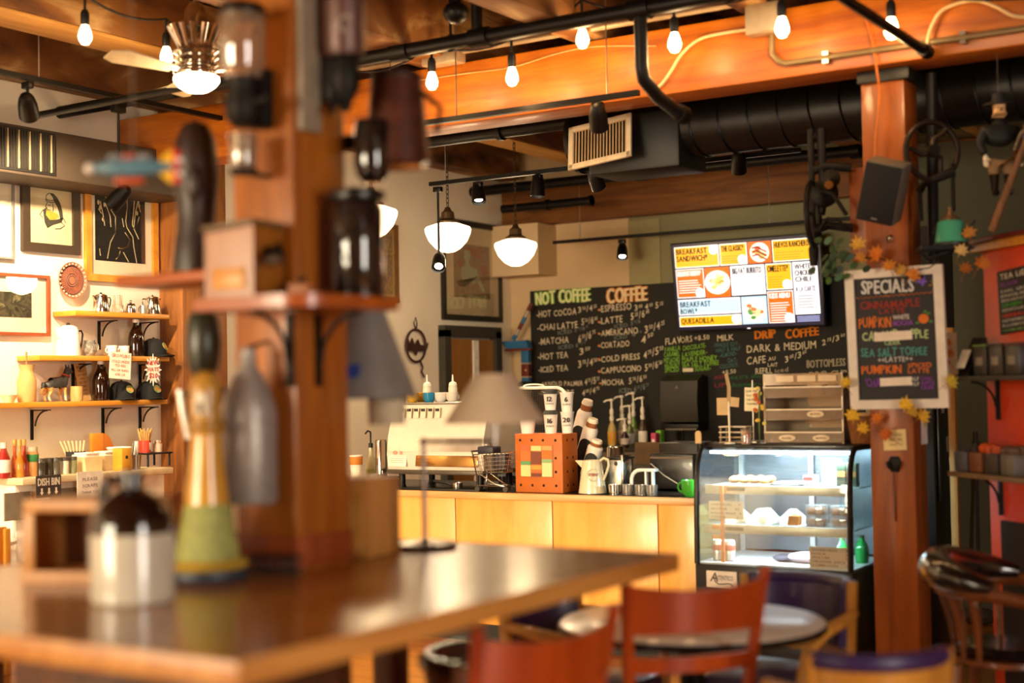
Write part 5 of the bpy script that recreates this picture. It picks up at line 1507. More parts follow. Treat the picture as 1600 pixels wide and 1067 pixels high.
# maker plate on the base
a = (-3.335, 7.380, 0.504)
pl = MB().box((a[0] - ccx, -0.003, a[2]), (0.185, 0.006, 0.092), 0.002).build('maker_plate', P('eadcc8', 0.5), t)
mb = MB().text('A', (a[0] - ccx - 0.07, -0.0065, a[2] - 0.012), X, Z, 0.05, None, 0, 'L', 0.001, 0, 0.15).text('UTENTICO', (a[0] - ccx - 0.032, -0.0065, a[2] - 0.004), X, Z, 0.026, 0.105, 0, 'L', 0.001)
mb.stroke([(-0.05, 0.02), (-0.038, -0.012), (-0.02, -0.026), (0.01, -0.026), (0.04, -0.02), (0.06, -0.024), (0.068, -0.034)], 0.006, (a[0] - ccx, -0.0065, a[2]), X, Z, 0.001)
mb.build('script_lettering', P('5a5048', 0.5), pl)
def in_case(x, y, z): return (ccx + x, cy0 + y, z)
# upper shelf
S1, S2, S0 = z1s + 0.0045, z2s + 0.0045, CB + 0.0085
t = thing('pastry_tray', 'tray of golden pastries on the upper shelf of the case', 'tray', in_case(-0.20, 0.24, S1))
MB().box((0, 0, 0.006), (0.26, 0.2, 0.012), 0.004).build('tray', STEEL, t)
for i in range(4):
    for j in range(2):
        MB().ball((-0.095 + 0.062 * i, -0.045 + 0.09 * j, 0.03), (0.028, 0.04, 0.022), 12).build('pastry', P('c8a050' if (i + j) % 2 else 'b8743a', 0.6, var=0.2), t)
t = thing('cake_plate', 'white plate of flat pastry in the middle of the upper shelf of the case', 'plate', in_case(0.04, 0.24, S1))
MB().lathe([(0.05, 0), (0.11, 0.016), (0.105, 0.018), (0.05, 0.006), (0.001, 0.006)], (0, 0, 0), 28).build('plate', P('e6ece8', 0.3), t)
MB().lathe([(0.07, 0.008), (0.075, 0.022), (0.001, 0.026)], (0, 0, 0), 24).build('pastry', P('d8c8a0', 0.6), t)
for lab, x, w_, h_, c_ in (('pale purple carton on the upper shelf of the case', 0.24, 0.10, 0.15, 'cdb4d6'), ('low red and white carton on the upper shelf of the case', 0.155, 0.06, 0.06, 'd87a78')):
    t = thing('carton', lab, 'carton', in_case(x, 0.34 if h_ > 0.1 else 0.22, S1))
    MB().box((0, 0, h_ / 2), (w_, 0.08, h_), 0.003).build('carton', P('efe8f2', 0.5), t)
    MB().box((0, -0.041, h_ * 0.75), (w_ * 0.9, 0.003, h_ * 0.3)).build('printed_band', P(c_, 0.5), t)
for i, x in enumerate((0.325, 0.385)):
    t = thing('drink_carton', ('dark green carton on the upper shelf next to the purple one', 'dark green carton at the post end of the upper shelf')[i], 'carton', in_case(x, 0.26, S1))
    MB().box((0, 0, 0.065), (0.055, 0.06, 0.13), 0.003).build('carton', P('2c3a2a', 0.4, var=0.3), t)
    MB().box((0, -0.031, 0.07), (0.05, 0.003, 0.03)).build('label', P('a8743a', 0.5), t)
# middle shelf: wrapped sandwiches, brownies in boxes
for i, (x, y, a_, c_) in enumerate(((-0.32, 0.30, 20, 'efe6d0'), (-0.14, 0.26, -14, 'f6f2e6'), (0.03, 0.27, 12, 'f8f4ec'))):
    t = thing('wrapped_sandwich', ('paper-wrapped sandwich at the counter end of the middle shelf', 'white paper-wrapped sandwich second along the middle shelf', 'white paper-wrapped cake slice in the centre of the middle shelf')[i], 'sandwich', in_case(x, y, S2), R(a_))
    MB().prism([(-0.07, 0), (0.07, 0), (0.075, 0.03), (0.01, 0.085), (-0.02, 0.085), (-0.075, 0.035)], 0.09, (0, 0.045, 0), X, Z).build('wrapper', P(c_, 0.7), t)
    MB().box((0.02, -0.052, 0.035), (0.05, 0.006, 0.055), 0.002, rot=(0, 0.15, 0)).build('filling', P('b87a3c' if i == 2 else 'b8a888', 0.7), t)
t = thing('cake_slice', 'brown cake slice on a glass plate on the middle shelf', 'cake', in_case(0.08, 0.14, S2))
MB().lathe([(0.04, 0), (0.075, 0.01), (0.07, 0.012), (0.001, 0.005)], (0, 0, 0), 22).build('plate', P('dce8e6', 0.2), t)
MB().prism([(-0.03, 0.006), (0.035, 0.006), (0.04, 0.06), (-0.02, 0.062)], 0.05, (0, 0.025, 0), X, Z).build('slice', P('a8662c', 0.7, var=0.2), t)
for i, (x, z) in enumerate(((0.2, 0), (0.2, 0.062), (0.34, 0), (0.34, 0.062))):
    t = thing('brownie_box', ('clear box of brownies, bottom of the stack nearer the middle', 'clear box of brownies, top of the stack nearer the middle', 'clear box of brownies, bottom of the stack at the post end', 'clear box of brownies, top of the stack at the post end')[i], 'box', in_case(x, 0.2, S2 + z))
    MB().box((0, 0, 0.03), (0.11, 0.1, 0.058), 0.006).build('clear_box', THIN('e8eeee', 0.2, opacity=0.08), t)
    MB().box((-0.024, 0, 0.022), (0.042, 0.08, 0.036), 0.006).box((0.024, 0, 0.022), (0.042, 0.08, 0.036), 0.006).build('brownies', P('7a4a24', 0.7, var=0.3), t)
# floor of the case
for i, x in enumerate((-0.37, -0.30)):
    t = thing('drink_can', ('white and red drink can nearest the case frame', 'white and red drink can second from the case frame')[i], 'can', in_case(x, 0.12, S0))
    MB().lathe([(0.026, 0), (0.032, 0.008), (0.032, 0.105), (0.027, 0.118), (0.025, 0.118), (0.001, 0.114)], (0, 0, 0), 22).build('can', P('d8d8d6', 0.25, 0.4), t)
    MB().lathe([(0.0322, 0.06), (0.0326, 0.062), (0.0326, 0.09), (0.0322, 0.092)], (0, 0, 0), 22, close=True).build('red_band', P('b8503c', 0.4), t)
t = thing('meat_packet', 'pink and white packets lying on the floor of the case', 'packet', in_case(0.06, 0.22, S0))
MB().ball((0.06, 0, 0.03), (0.11, 0.08, 0.03), 16).build('pink_packet', P('ecd2dc', 0.4), t)
MB().ball((-0.07, 0.0, 0.022), (0.07, 0.06, 0.022), 14).build('dark_packet', P('3a3e48', 0.4), t)
M_GRN = P('0f9a48', 0.08, coat=0.6, var=0.05, name='green_glass')
for i, (x, y) in enumerate(((0.352, 0.15), (0.40, 0.33))):
    t = thing('green_bottle', ('green glass bottle at the front post-end corner of the case floor', 'green glass bottle behind the front one, seen through the side glass')[i], 'bottle', in_case(x, y, S0))
    MB().lathe([(0.036, 0), (0.04, 0.012), (0.042, 0.09), (0.036, 0.135), (0.018, 0.16), (0.015, 0.185)], (0, 0, 0), 22).build('body', M_GRN, t)
    MB().lathe([(0.017, 0.178), (0.017, 0.196), (0.001, 0.198)], (0, 0, 0), 14).build('cap', P('2a4a34', 0.4), t)
    t.scale = (0.9, 0.9, 0.78)
def card(nm, lab, loc, w_, h_, lines, rz=0.0, col='ecd9c0', cat='price card', lean=0):
    t = thing(nm, lab, cat, loc, rot=(R(lean), 0, rz))
    MB().box((0, 0, h_ / 2), (w_, 0.003, h_)).build('card', P(col, 0.8, var=0.03), t)
    mb = MB()
    for s, zf, hf, wf in lines:
        mb.text(s, (-w_ * 0.44, -0.0016, h_ * zf), X, Z, h_ * hf, w_ * wf, 0.04, 'L', 0.001)
    mb.build('handwriting', P('7a5a48', 0.8), t)
    return t
q = (-3.324, 7.400, 0.836)
card('price_card', 'pale handwritten price card behind the glass at the counter end of the case', (q[0], cy0 + 0.055, q[2]), 0.21, 0.10, [('SANDWICHES      9', .76, .12, .86), ('BROWNIE       4.5', .52, .12, .84), ('BANANA BREAD   4', .28, .12, .88), ('COOKIE         3', .06, .12, .8)])
q = (-2.709, 7.400, 0.613)
card('price_card', 'handwritten drinks price card in the lower post-end corner of the case', (q[0], cy0 + 0.03, S0), 0.24, 0.115, [('SPARKLING     3', .80, .10, .85), ('COLA           2', .62, .10, .85), ('WATER         2', .44, .10, .85), ('ORANGE JUICE 3', .26, .10, .88), ('KOMBUCHA     5', .08, .10, .86)])
t = thing('ladder_shape', 'small orange ladder-shaped frame behind the case glass at its counter end', 'ornament', ((-3.350, 7.400, 0.716)[0], cy0 + 0.058, S0 + 0.0005))  # orange upright with two short side bars
lz = (-3.359, 7.420, 0.714)[2] - S0
MB().box((0.0, 0, lz / 2 + 0.15), (0.02, 0.01, lz + 0.32), 0.002).build('upright', P('e0822a', 0.5), t)
for z in (lz + 0.02, lz + 0.075):
    MB().box((-0.036, 0, z), (0.055, 0.01, 0.025), 0.002).build('rung', P('e89a3a', 0.5), t)

# ------------------------------------------------------------------ on top of the case
TZ = CTOP + 0.003
A0, A1 = (-3.154, 7.620, 1.266), (-2.695, 7.620, 1.268)
az = (-2.899, 7.620, 1.651)[2]
aw, ac = (A1[0] - A0[0]) / 2, (A0[0] + A1[0]) / 2
ah = az - TZ
t = thing('acrylic_bin', 'clear acrylic three-tier bagel bin with cream tags on top of the pastry case', 'bin', (ac, 7.62, TZ))
M_ACR = THIN('f0e2cc', 0.22, opacity=0.22, name='warm_acrylic')
M_ACE = P('e8d2ae', 0.2, coat=0.3, name='acrylic_edge')
for s in (-1, 1):
    MB().box((s * aw, 0.16, ah / 2), (0.006, 0.32, ah)).build('side_panel', M_ACR, t)
    MB().box((s * aw, 0.0, ah / 2), (0.009, 0.009, ah)).build('side_edge', M_ACE, t)
MB().box((0, 0.32, ah / 2), (2 * aw, 0.006, ah)).build('back_panel', M_ACR, t)
for i, z in enumerate((0.006, ah * 0.34, ah * 0.66, ah - 0.004)):
    MB().box((0, 0.16, z), (2 * aw, 0.32, 0.007)).build('tier', M_ACR, t)
    if i < 3:
        MB().box((0, -0.012, z + 0.028), (2 * aw, 0.006, 0.055), rot=(R(-10), 0, 0)).build('front_lip', M_ACR, t)
        MB().box((0, -0.018, z + 0.056), (2 * aw, 0.006, 0.008)).build('lip_edge', M_ACE, t)
MB().box((0, -0.006, ah - 0.035), (2 * aw, 0.006, 0.06)).build('header', M_ACR, t)
for x, z in ((-0.09, ah * 0.0 + 0.03), (0.11, 0.03), (0.08, ah * 0.34 + 0.03)):
    mb = MB().prism(arc2(0, 0, 0.05, 0, 360, 20, 0.018)[:-1], 0.003, (x, -0.020, z), X, Z)
    tg = mb.build('tag', P('f0d8b0', 0.7), t)
    MB().text('BAGEL' if x < 0 else 'MUFFIN', (x, -0.024, z - 0.006), X, Z, 0.012, 0.06, 0, 'C', 0.001).build('lettering', P('8a6a48', 0.7), tg)
for x in (-0.10, 0.03, 0.15):
    MB().box((x, -0.012, ah - 0.03), (0.105, 0.003, 0.034), rot=(0, R(4 * x), 0)).build('header_tag', P('f0d8b0', 0.7), t)
for i, (x, z, c_) in enumerate(((-0.1, ah * 0.34, '7a5030'), (0.06, ah * 0.34, 'b08a4a'), (-0.06, 0.01, '6a4228'), (0.1, 0.01, '8a6038'))):
    tt = thing('bagel', ('dark bagel on the middle tier of the clear bin', 'pale bagel on the middle tier of the clear bin', 'brown bagel at the bottom of the clear bin', 'golden bagel at the bottom of the clear bin')[i], 'bagel', (ac + x, 7.78, TZ + z + 0.026))
    MB().tube([(0.035 * cos(R(k_ * 30)), 0.035 * sin(R(k_ * 30)), 0) for k_ in range(12)], 0.022, 10, closed=True).build('bagel', P(c_, 0.6, var=0.25), tt)
tt = thing('pastry', 'pastry in pale paper on the top tier of the clear bin', 'pastry', (ac + 0.06, 7.70, TZ + ah * 0.66 + 0.004))
MB().lathe([(0.03, 0), (0.05, 0.035), (0.062, 0.075), (0.05, 0.05), (0.001, 0.03)], (0, 0, 0), 7).build('paper', P('f0d8ac', 0.8), tt)
MB().ball((0.015, 0, 0.05), (0.035, 0.035, 0.022), 10).build('pastry', P('9a5a22', 0.6), tt)

# stands, notes, jars at the counter end of the case top
def top(px_, dy=0.0): return (px_[0], px_[1] + dy, TZ)
t = thing('note_stand', 'tall thin stand holding a yellow handwritten note on top of the case', 'note stand', top((-3.225, 7.620, 1.266)))
MB().box((0, 0, 0.006), (0.06, 0.05, 0.012), 0.003).cyl((0, 0, 0), (0, 0, 0.36), 0.005, n=8).build('stand', STEEL, t)
nt_ = MB().box((0.0, -0.008, 0.25), (0.095, 0.003, 0.135), rot=(0, R(2), 0)).build('note', P('f2e4b8', 0.8), t)
mb = MB()
for k_, s in enumerate(('OUR TIPS', 'GO TO', 'THE STAFF', 'THANKS')):
    mb.text(s, (0, -0.0105, 0.29 - 0.024 * k_), X, Z, 0.012, 0.07, 0.05, 'C', 0.001)
mb.build('handwriting', P('6a5a40', 0.8), nt_)
t = thing('artificial_flowers', 'small yellow and orange silk flowers beside the clear bin', 'flowers', top((-3.173, 7.580, 1.267)))
MB().tube([(0, 0, 0), (0.0, 0, 0.15), (0.01, -0.01, 0.3)], 0.004, 6).build('stem', P('6a7a3a', 0.6), t)
for k_ in range(14):
    rr = random.Random(k_)
    c_ = Vector((rr.uniform(-.03, .03), rr.uniform(-.02, .01), rr.uniform(0.10, 0.33)))
    MB().ball(c_, (0.014, 0.008, 0.012), 6).build('petal', P(('e0b43a', 'c8582c', 'e8d060')[k_ % 3], 0.7), t)
t = thing('receipt_spike', 'tall pale ribbon stand near the counter end of the case top', 'stand', top((-3.322, 7.500, 1.263)))
MB().tube([(0, 0, 0), (0, 0, 0.24)], 0.006, 8).lathe([(0.03, 0), (0.03, 0.008), (0.008, 0.012)], (0, 0, 0), 16).build('post', P('f2e2c4', 0.4), t)
MB().tube([(0, 0, 0.23), (0.004, 0, 0.32), (-0.012, 0, 0.40)], 0.012, 8, flat=0.3).build('ribbon', P('a88a5c', 0.5), t)
t = thing('note_card', 'folded cream note card behind the ribbon stand on the case', 'card', top((-3.393, 7.660, 1.263)))
MB().box((-0.04, 0, 0.21), (0.07, 0.003, 0.10)).box((0.035, 0, 0.235), (0.06, 0.003, 0.055), rot=(0, R(6), 0)).build('card', P('c8a878', 0.8), t)
MB().cyl((0.0, 0.004, 0), (0.0, 0.004, 0.26), 0.004, n=6).build('prop', STEEL, t)
t = thing('card_reader_box', 'low wire box of cards and packets on top of the case', 'box', top((-3.318, 7.580, 1.267)))
for z in (0.006, 0.035, 0.064, 0.095):
    MB().box((0, 0, z), (0.17, 0.10, 0.007), 0.002).build('layer', P('e8d8b8' if z > 0.05 else 'b8a078', 0.5), t)
for x in (-0.075, 0.075):
    for y in (-0.042, 0.042):
        MB().box((x, y, 0.05), (0.008, 0.008, 0.10)).build('upright', P('8a7450', 0.4), t)
t = thing('sweets_jar', 'glass jar of red and orange sweets on the case by the clear bin', 'jar', top((-3.208, 7.470, 1.268)))
MB().lathe([(0.028, 0), (0.03, 0.08), (0.027, 0.088)], (0, 0, 0), 18).build('jar', THIN('f0e4d0', 0.2, opacity=0.1), t)
for k_ in range(9):
    rr = random.Random(k_ + 50)
    MB().ball((rr.uniform(-.014, .014), rr.uniform(-.014, .014), 0.012 + 0.007 * k_), 0.011, 8).build('sweet', P(('c8402c', 'e08a3a', 'e8c89a')[k_ % 3], 0.5), t)
t = thing('oval_tag', 'small beige oval bell tag on a black post beside the case top', 'tag', ((-3.433, 7.500, 1.270)[0] - 0.075, 7.5, CT))
tz = (-3.417, 7.500, 1.295)[2] - CT
MB().cyl((0, 0, 0), (0, 0, tz), 0.008, n=8).build('post', BLACK, t)
MB().prism([(-0.018, -0.035), (0.018, -0.035)] + arc2(0, 0.02, 0.018, 0, 180, 8)[0:] , 0.01, (0, -0.012, tz), X, Z).build('tag', P('c8a26a', 0.5), t)
t = thing('woven_basket', 'brown woven basket of sachets on the case behind the specials board', 'basket', top((-2.585, 7.660, 1.267)))
MB().lathe([(0.075, 0), (0.085, 0.06), (0.10, 0.16), (0.095, 0.16), (0.07, 0.01), (0.001, 0.008)], (0, 0, 0), 26).build('basket', P('8a5424', 0.8, var=0.3, scale=50, bump=0.5), t)
MB().tube([(0.1 * cos(R(k_ * 20)), 0.1 * sin(R(k_ * 20)), 0.16) for k_ in range(18)], 0.008, 6, closed=True).build('rim', P('d8b078', 0.7), t)


# ================================================================== BACK WALL
BY = 12.27
# chalkboards
M_CHB = P('1c1813', 0.75, var=0.25, scale=2.5, name='chalkboard_black')
M_CHALK = P('e4d6b6', 0.9, name='chalk_white')
M_CHALKD = P('a89c84', 0.9, name='chalk_dusty')
M_CHG = P('8ac83c', 0.9, name='chalk_green')
M_CHO = P('e8821c', 0.9, name='chalk_orange')
M_CHT = P('4a7a76', 0.9, name='chalk_teal')
b0, b1 = (-7.571, 12.240, 2.573), (-5.896, 12.240, 2.565)
t = thing('chalkboard', 'tall menu chalkboard on the back wall with coffee prices', 'chalkboard', (b0[0], 12.24, 0))
ox = b0[0]
wl = b1[0] - b0[0]
zt = b0[2]
MB().box((wl / 2, 0.012, (zt + 1.0) / 2), (wl, 0.024, zt - 1.0)).build('board', M_CHB, t)
def rel(p): return Vector((p[0] - ox, -0.003, p[2]))
class Ink(MB):
    def __init__(s, nm, m, par):
        MB.__init__(s)
        s.nm, s.m, s.par = nm, m, par
    def flush(s):
        s.build(s.nm, s.m, s.par)
        s.v, s.f = [], []
def wr(mb, a, b, s, hpx_, jit=0.05, bold=0.0):
    """write s from a to b (points on the board), letter height hpx_ metres"""
    a, b = rel(a), rel(b)
    d = b - a
    if s[0].isdigit() and '.' in s:
        # a chalked price: big figure, small raised cents
        seg = []
        for part in s.replace('/', ' / ').split():
            if part == '/':
                seg.append(('/', 0.0, 1.15, 0.5))
                continue
            if seg and seg[-1][0] != '/':
                seg.append((' ', 0, 1, 0.3))
            seg.append((part[0], 0.0, 1.1, 0.72))
            if len(part) > 1:
                seg.append((part[2:], 0.45, 0.62, 0.36 * len(part[2:])))
        tot, x = sum(q[3] for q in seg), 0.0
        dn = d.normalized()
        for (c_, up, hh_, w_) in seg:
            if c_ != ' ':
                mb.text(c_, a + d * (x / tot) + Z * (up * hpx_), dn, Z, hpx_ * hh_, d.length * w_ / tot * 0.88, jit, 'L', 0.0015, bold)
            x += w_
    else:
        mb.text(s, a, d, Z, hpx_, d.length, jit, 'L', 0.0015, bold)
    if isinstance(mb, Ink):
        mb.flush()
K = 14.0 / 2222
wh, du = Ink('menu_line', M_CHALK, t), Ink('faded_line', P('7a8480', 0.9), t)
hd1 = MB()
wr(hd1, (-7.498, 12.240, 2.427), (-6.861, 12.240, 2.442), 'NOT COFFEE', 21 * K, 0.04, 0.10)
hd1.build('heading_glow', M_CHG, t, label='green outline of the heading')
hd1 = MB(); hd1.M = Matrix.Translation((0, -0.003, 0))
wr(hd1, (-7.498, 12.240, 2.427), (-6.861, 12.240, 2.442), 'NOT COFFEE', 20 * K, 0.04, 0.035)
hd1.build('heading', P('eef0b8', 0.9), t)
hd2 = MB()
wr(hd2, (-6.682, 12.240, 2.408), (-6.233, 12.240, 2.417), 'COFFEE', 23 * K, 0.04, 0.10)
hd2.build('heading_glow', M_CHO, t, label='orange outline of the heading')
hd2 = MB(); hd2.M = Matrix.Translation((0, -0.003, 0))
wr(hd2, (-6.682, 12.240, 2.408), (-6.233, 12.240, 2.417), 'COFFEE', 22 * K, 0.04, 0.035)
hd2.build('heading', P('f2e0b0', 0.9), t)
for a, b, s, h in (((-7.494, 12.240, 2.304), (-7.024, 12.240, 2.316), '-HOT COCOA', 11), ((-7.009, 12.240, 2.328), (-6.791, 12.240, 2.350), '3.50/4.25', 9),
    ((-7.489, 12.240, 2.168), (-7.012, 12.240, 2.182), '-CHAI LATTE', 11), ((-6.975, 12.240, 2.206), (-6.787, 12.240, 2.224), '5.50/6.00', 10),
    ((-7.477, 12.240, 2.025), (-7.118, 12.240, 2.039), '-MATCHA', 11), ((-7.016, 12.240, 2.030), (-6.811, 12.240, 2.092), '6.50/6.75', 11),
    ((-7.488, 12.240, 1.877), (-7.129, 12.240, 1.887), '-HOT TEA', 11), ((-7.004, 12.240, 1.909), (-6.873, 12.240, 1.937), '3.50', 10),
    ((-7.483, 12.240, 1.748), (-7.132, 12.240, 1.759), '-ICED TEA', 10), ((-7.021, 12.240, 1.782), (-6.796, 12.240, 1.815), '3.75/4.50', 11),
    ((-7.479, 12.240, 1.606), (-6.967, 12.240, 1.610), '-ARNOLD PALMER', 8), ((-6.953, 12.240, 1.610), (-6.779, 12.240, 1.632), '4.75/5.75', 10),
    ((-6.984, 12.240, 1.503), (-6.781, 12.240, 1.544), '4.00/4.75', 9), ((-7.488, 12.240, 1.522), (-7.071, 12.240, 1.529), '-STEAMERS', 7),
    ((-6.777, 12.240, 2.324), (-6.408, 12.240, 2.339), '-ESPRESSO', 11), ((-6.381, 12.240, 2.319), (-6.064, 12.240, 2.342), '3.00 4.00 5.25', 9),
    ((-6.780, 12.240, 2.204), (-6.509, 12.240, 2.219), '-LATTE', 11), ((-6.425, 12.240, 2.234), (-6.216, 12.240, 2.268), '5.25/6.00', 10),
    ((-6.782, 12.240, 2.091), (-6.344, 12.240, 2.101), '-AMERICANO', 10), ((-6.275, 12.240, 2.098), (-6.055, 12.240, 2.151), '3.50/4.25', 11),
    ((-6.785, 12.240, 1.972), (-6.438, 12.240, 1.980), '-CORTADO', 10), ((-6.319, 12.240, 1.995), (-6.173, 12.240, 2.051), '4.50', 11),
    ((-6.789, 12.240, 1.833), (-6.330, 12.240, 1.853), '-COLD PRESS', 10), ((-6.295, 12.240, 1.852), (-6.074, 12.240, 1.913), '4.75/5.50', 11),
    ((-6.791, 12.240, 1.720), (-6.318, 12.240, 1.741), '-CAPPUCCINO', 10), ((-6.284, 12.240, 1.734), (-6.091, 12.240, 1.779), '5.50/6.50', 10),
    ((-6.779, 12.240, 1.607), (-6.510, 12.240, 1.609), '-MOCHA', 10), ((-6.461, 12.240, 1.614), (-6.259, 12.240, 1.648), '5.75/6.50', 9)):
    wr(wh, a, b, s, h * K * 0.92)
for a, b, s, h in (((-7.250, 12.240, 2.120), (-7.079, 12.240, 2.133), 'ICED', 6), ((-7.057, 12.240, 2.139), (-6.896, 12.240, 2.165), '5.75/6.25', 6),
    ((-7.246, 12.240, 1.973), (-7.068, 12.240, 1.987), 'ICED', 6), ((-7.046, 12.240, 1.986), (-6.914, 12.240, 2.026), '6.75/7', 6),
    ((-6.610, 12.240, 2.160), (-6.454, 12.240, 2.173), 'ICED', 6), ((-6.426, 12.240, 2.178), (-6.314, 12.240, 2.205), '5.75/6', 6),
    ((-6.612, 12.240, 2.048), (-6.464, 12.240, 2.061), 'ICED', 6), ((-6.422, 12.240, 2.066), (-6.296, 12.240, 2.093), '4.75', 6),
    ((-6.568, 12.240, 1.529), (-6.428, 12.240, 1.533), 'ICED', 7), ((-6.407, 12.240, 1.533), (-6.240, 12.240, 1.574), '6.00/6.75', 8)):
    wr(du, a, b, s, h * K)
for p in ((-6.776, 12.240, 2.349), (-6.779, 12.240, 2.230), (-6.782, 12.240, 2.116), (-6.785, 12.240, 1.997), (-6.788, 12.240, 1.865), (-6.791, 12.240, 1.745), (-6.779, 12.240, 1.626)):
    MB().ball(rel(p), (0.014, 0.003, 0.010), 8).build('orange_bullet', M_CHO, t)

c0, c1 = (-5.884, 12.240, 2.504), (-4.131, 12.240, 2.536)
t = thing('chalkboard', 'wide menu chalkboard under the screen with flavors, milk and drip coffee', 'chalkboard', (c0[0], 12.24, 0))
ox = c0[0]
w2 = c1[0] - c0[0]
MB().box((w2 / 2, 0.012, (zt - 0.03 + 1.0) / 2), (w2, 0.024, zt - 0.03 - 1.0)).build('board', M_CHB, t)
ox = c0[0]
def wr2(mb, a, b, s, h, jit=0.05, bold=0.0): wr(mb, a, b, s, h * 13.2 / 2222 * 0.95, jit, bold)
wh, gr, te, oh, gn = Ink('menu_line', M_CHALK, t), Ink('flavor_line', M_CHG, t), Ink('milk_line', M_CHT, t), Ink('orange_heading', M_CHO, t), Ink('green_line', P('2c6a3c', 0.9), t)
for a, b, s, h in (((-5.897, 12.240, 1.994), (-5.770, 12.240, 2.004), 'ORS', 10), ((-5.757, 12.240, 2.013), (-5.592, 12.240, 2.019), '+$.50', 8),
    ((-5.521, 12.240, 1.999), (-5.346, 12.240, 2.005), 'MILK', 10), ((-5.228, 12.240, 1.883), (-4.549, 12.240, 1.904), 'DARK & MEDIUM', 12),
    ((-5.231, 12.240, 1.771), (-5.036, 12.240, 1.789), 'CAFE', 12), ((-5.017, 12.240, 1.801), (-4.942, 12.240, 1.810), 'AU', 6), ((-5.024, 12.240, 1.748), (-4.925, 12.240, 1.751), 'LAIT', 6),
    ((-4.856, 12.240, 1.779), (-4.641, 12.240, 1.843), '3.00/3.60', 9), ((-4.501, 12.240, 1.925), (-4.280, 12.240, 1.986), '2.75/3.50', 8),
    ((-5.145, 12.240, 1.686), (-4.976, 12.240, 1.688), 'REFILL', 9), ((-5.477, 12.240, 1.687), (-5.335, 12.240, 1.696), '+$.50', 7)):
    wr2(wh, a, b, s, h)
bo = Ink('block_line', M_CHALKD, t)
wr2(bo, (-4.650, 12.240, 1.728), (-4.287, 12.240, 1.742), 'BOTTOMLESS', 12, 0.03, 0.04)
wr2(bo, (-4.629, 12.240, 1.629), (-4.272, 12.240, 1.645), 'DRIP-CUP', 11, 0.03, 0.03)
wr2(bo, (-4.957, 12.240, 1.688), (-4.821, 12.240, 1.703), 'iced', 7, 0.03)
for a, b, s in (((-5.879, 12.240, 1.920), (-5.633, 12.240, 1.943), 'CHOCOLATE-'), ((-5.887, 12.240, 1.859), (-5.622, 12.240, 1.882), 'LAVENDER-'),
    ((-5.888, 12.240, 1.811), (-5.519, 12.240, 1.825), 'MAPLE HONEY'), ((-5.889, 12.240, 1.762), (-5.507, 12.240, 1.777), 'SEA SALT TOFFEE'), ((-5.757, 12.240, 1.723), (-5.586, 12.240, 1.731), 'SUGAR-')):
    wr2(gr, a, b, s, 8)
MB().box(rel((-5.830, 12.240, 1.737)), (0.11, 0.003, 0.035)).build('paper_strip', P('e8dcb8', 0.8), t)
for a, b, s in (((-5.561, 12.240, 1.940), (-5.297, 12.240, 1.950), '-WHOLE SOY-'), ((-5.536, 12.240, 1.892), (-5.285, 12.240, 1.908), 'HALF & HALF'), ((-5.505, 12.240, 1.843), (-5.324, 12.240, 1.862), '-ALMOND-'), ((-5.422, 12.240, 1.793), (-5.319, 12.240, 1.802), 'OAT-'), ((-5.508, 12.240, 1.741), (-5.308, 12.240, 1.755), '-COCONUT-')):
    wr2(te, a, b, s, 7)
for a, b, s in (((-5.143, 12.240, 2.004), (-4.930, 12.240, 2.014), 'DRIP'), ((-4.844, 12.240, 2.000), (-4.522, 12.240, 2.023), 'COFFEE')):
    wr2(oh, a, b, s, 14, 0.05, 0.06)
for a, b, s in (((-5.420, 12.240, 1.638), (-5.027, 12.240, 1.654), '-extra shot-'), ((-5.409, 12.240, 1.567), (-5.091, 12.240, 1.579), '-honey-')):
    wr2(gn, a, b, s, 7)
pk = Ink('red_line', P('8a3440', 0.9), t)
for a, b, s in (((-5.562, 12.240, 1.635), (-5.432, 12.240, 1.656), 'WARM'), ((-5.558, 12.240, 1.563), (-5.434, 12.240, 1.573), 'UP')):
    wr2(pk, a, b, s, 7)
# the flavour list runs across the joint: its first letters stand on the left board
ox = b0[0]
lb = [o for o in COL.objects if o.name == 'chalkboard'][0]
wh, gr = Ink('menu_line', M_CHALK, lb), Ink('flavor_line', M_CHG, lb)
wr2(wh, (-6.059, 12.240, 1.980), (-5.884, 12.240, 1.996), 'FLAV', 11)
for a, b, s in (((-6.074, 12.240, 1.913), (-5.899, 12.240, 1.926), 'VANILLA'), ((-6.076, 12.240, 1.864), (-5.907, 12.240, 1.872), 'CARAMEL'), ((-6.077, 12.240, 1.809), (-5.908, 12.240, 1.817), 'PISTACHIO'), ((-6.071, 12.240, 1.760), (-5.909, 12.240, 1.769), 'HAZELNUT'), ((-6.072, 12.240, 1.718), (-5.917, 12.240, 1.726), 'SPICED')):
    wr2(gr, a, b, s, 8)

# menu screen, tipped forward
ta, tb_, tc_, td = (-5.851, 12.000, 2.904), (-4.416, 12.000, 2.895), (-4.435, 12.090, 2.108), (-5.848, 12.090, 2.121)
cen = (Vector(ta) + Vector(tb_) + Vector(tc_) + Vector(td)) / 4
SW, SH = (tb_[0] - ta[0] + tc_[0] - td[0]) / 2, 0.80
t = thing('menu_screen', 'large lit menu screen tipped forward above the chalkboard', 'screen', cen, rot=(R(7), 0, 0))
MB().box((0, 0.02, 0), (SW + 0.03, 0.05, SH + 0.03), 0.006).build('casing', P('14121c', 0.35), t)
MB().box((0, -0.0055, 0), (SW, 0.003, SH)).build('screen_glass', EM('14163a', 0.6, 'screen_dark', '08080c'), t)
MB().box((0, 0.10, -0.05), (0.4, 0.12, 0.3)).build('wall_bracket', BLACK, t)
MB().box((0, -0.006, -SH / 2 - 0.008), (0.03, 0.006, 0.006)).build('logo_light', EM('e8e8f0', 2), t)
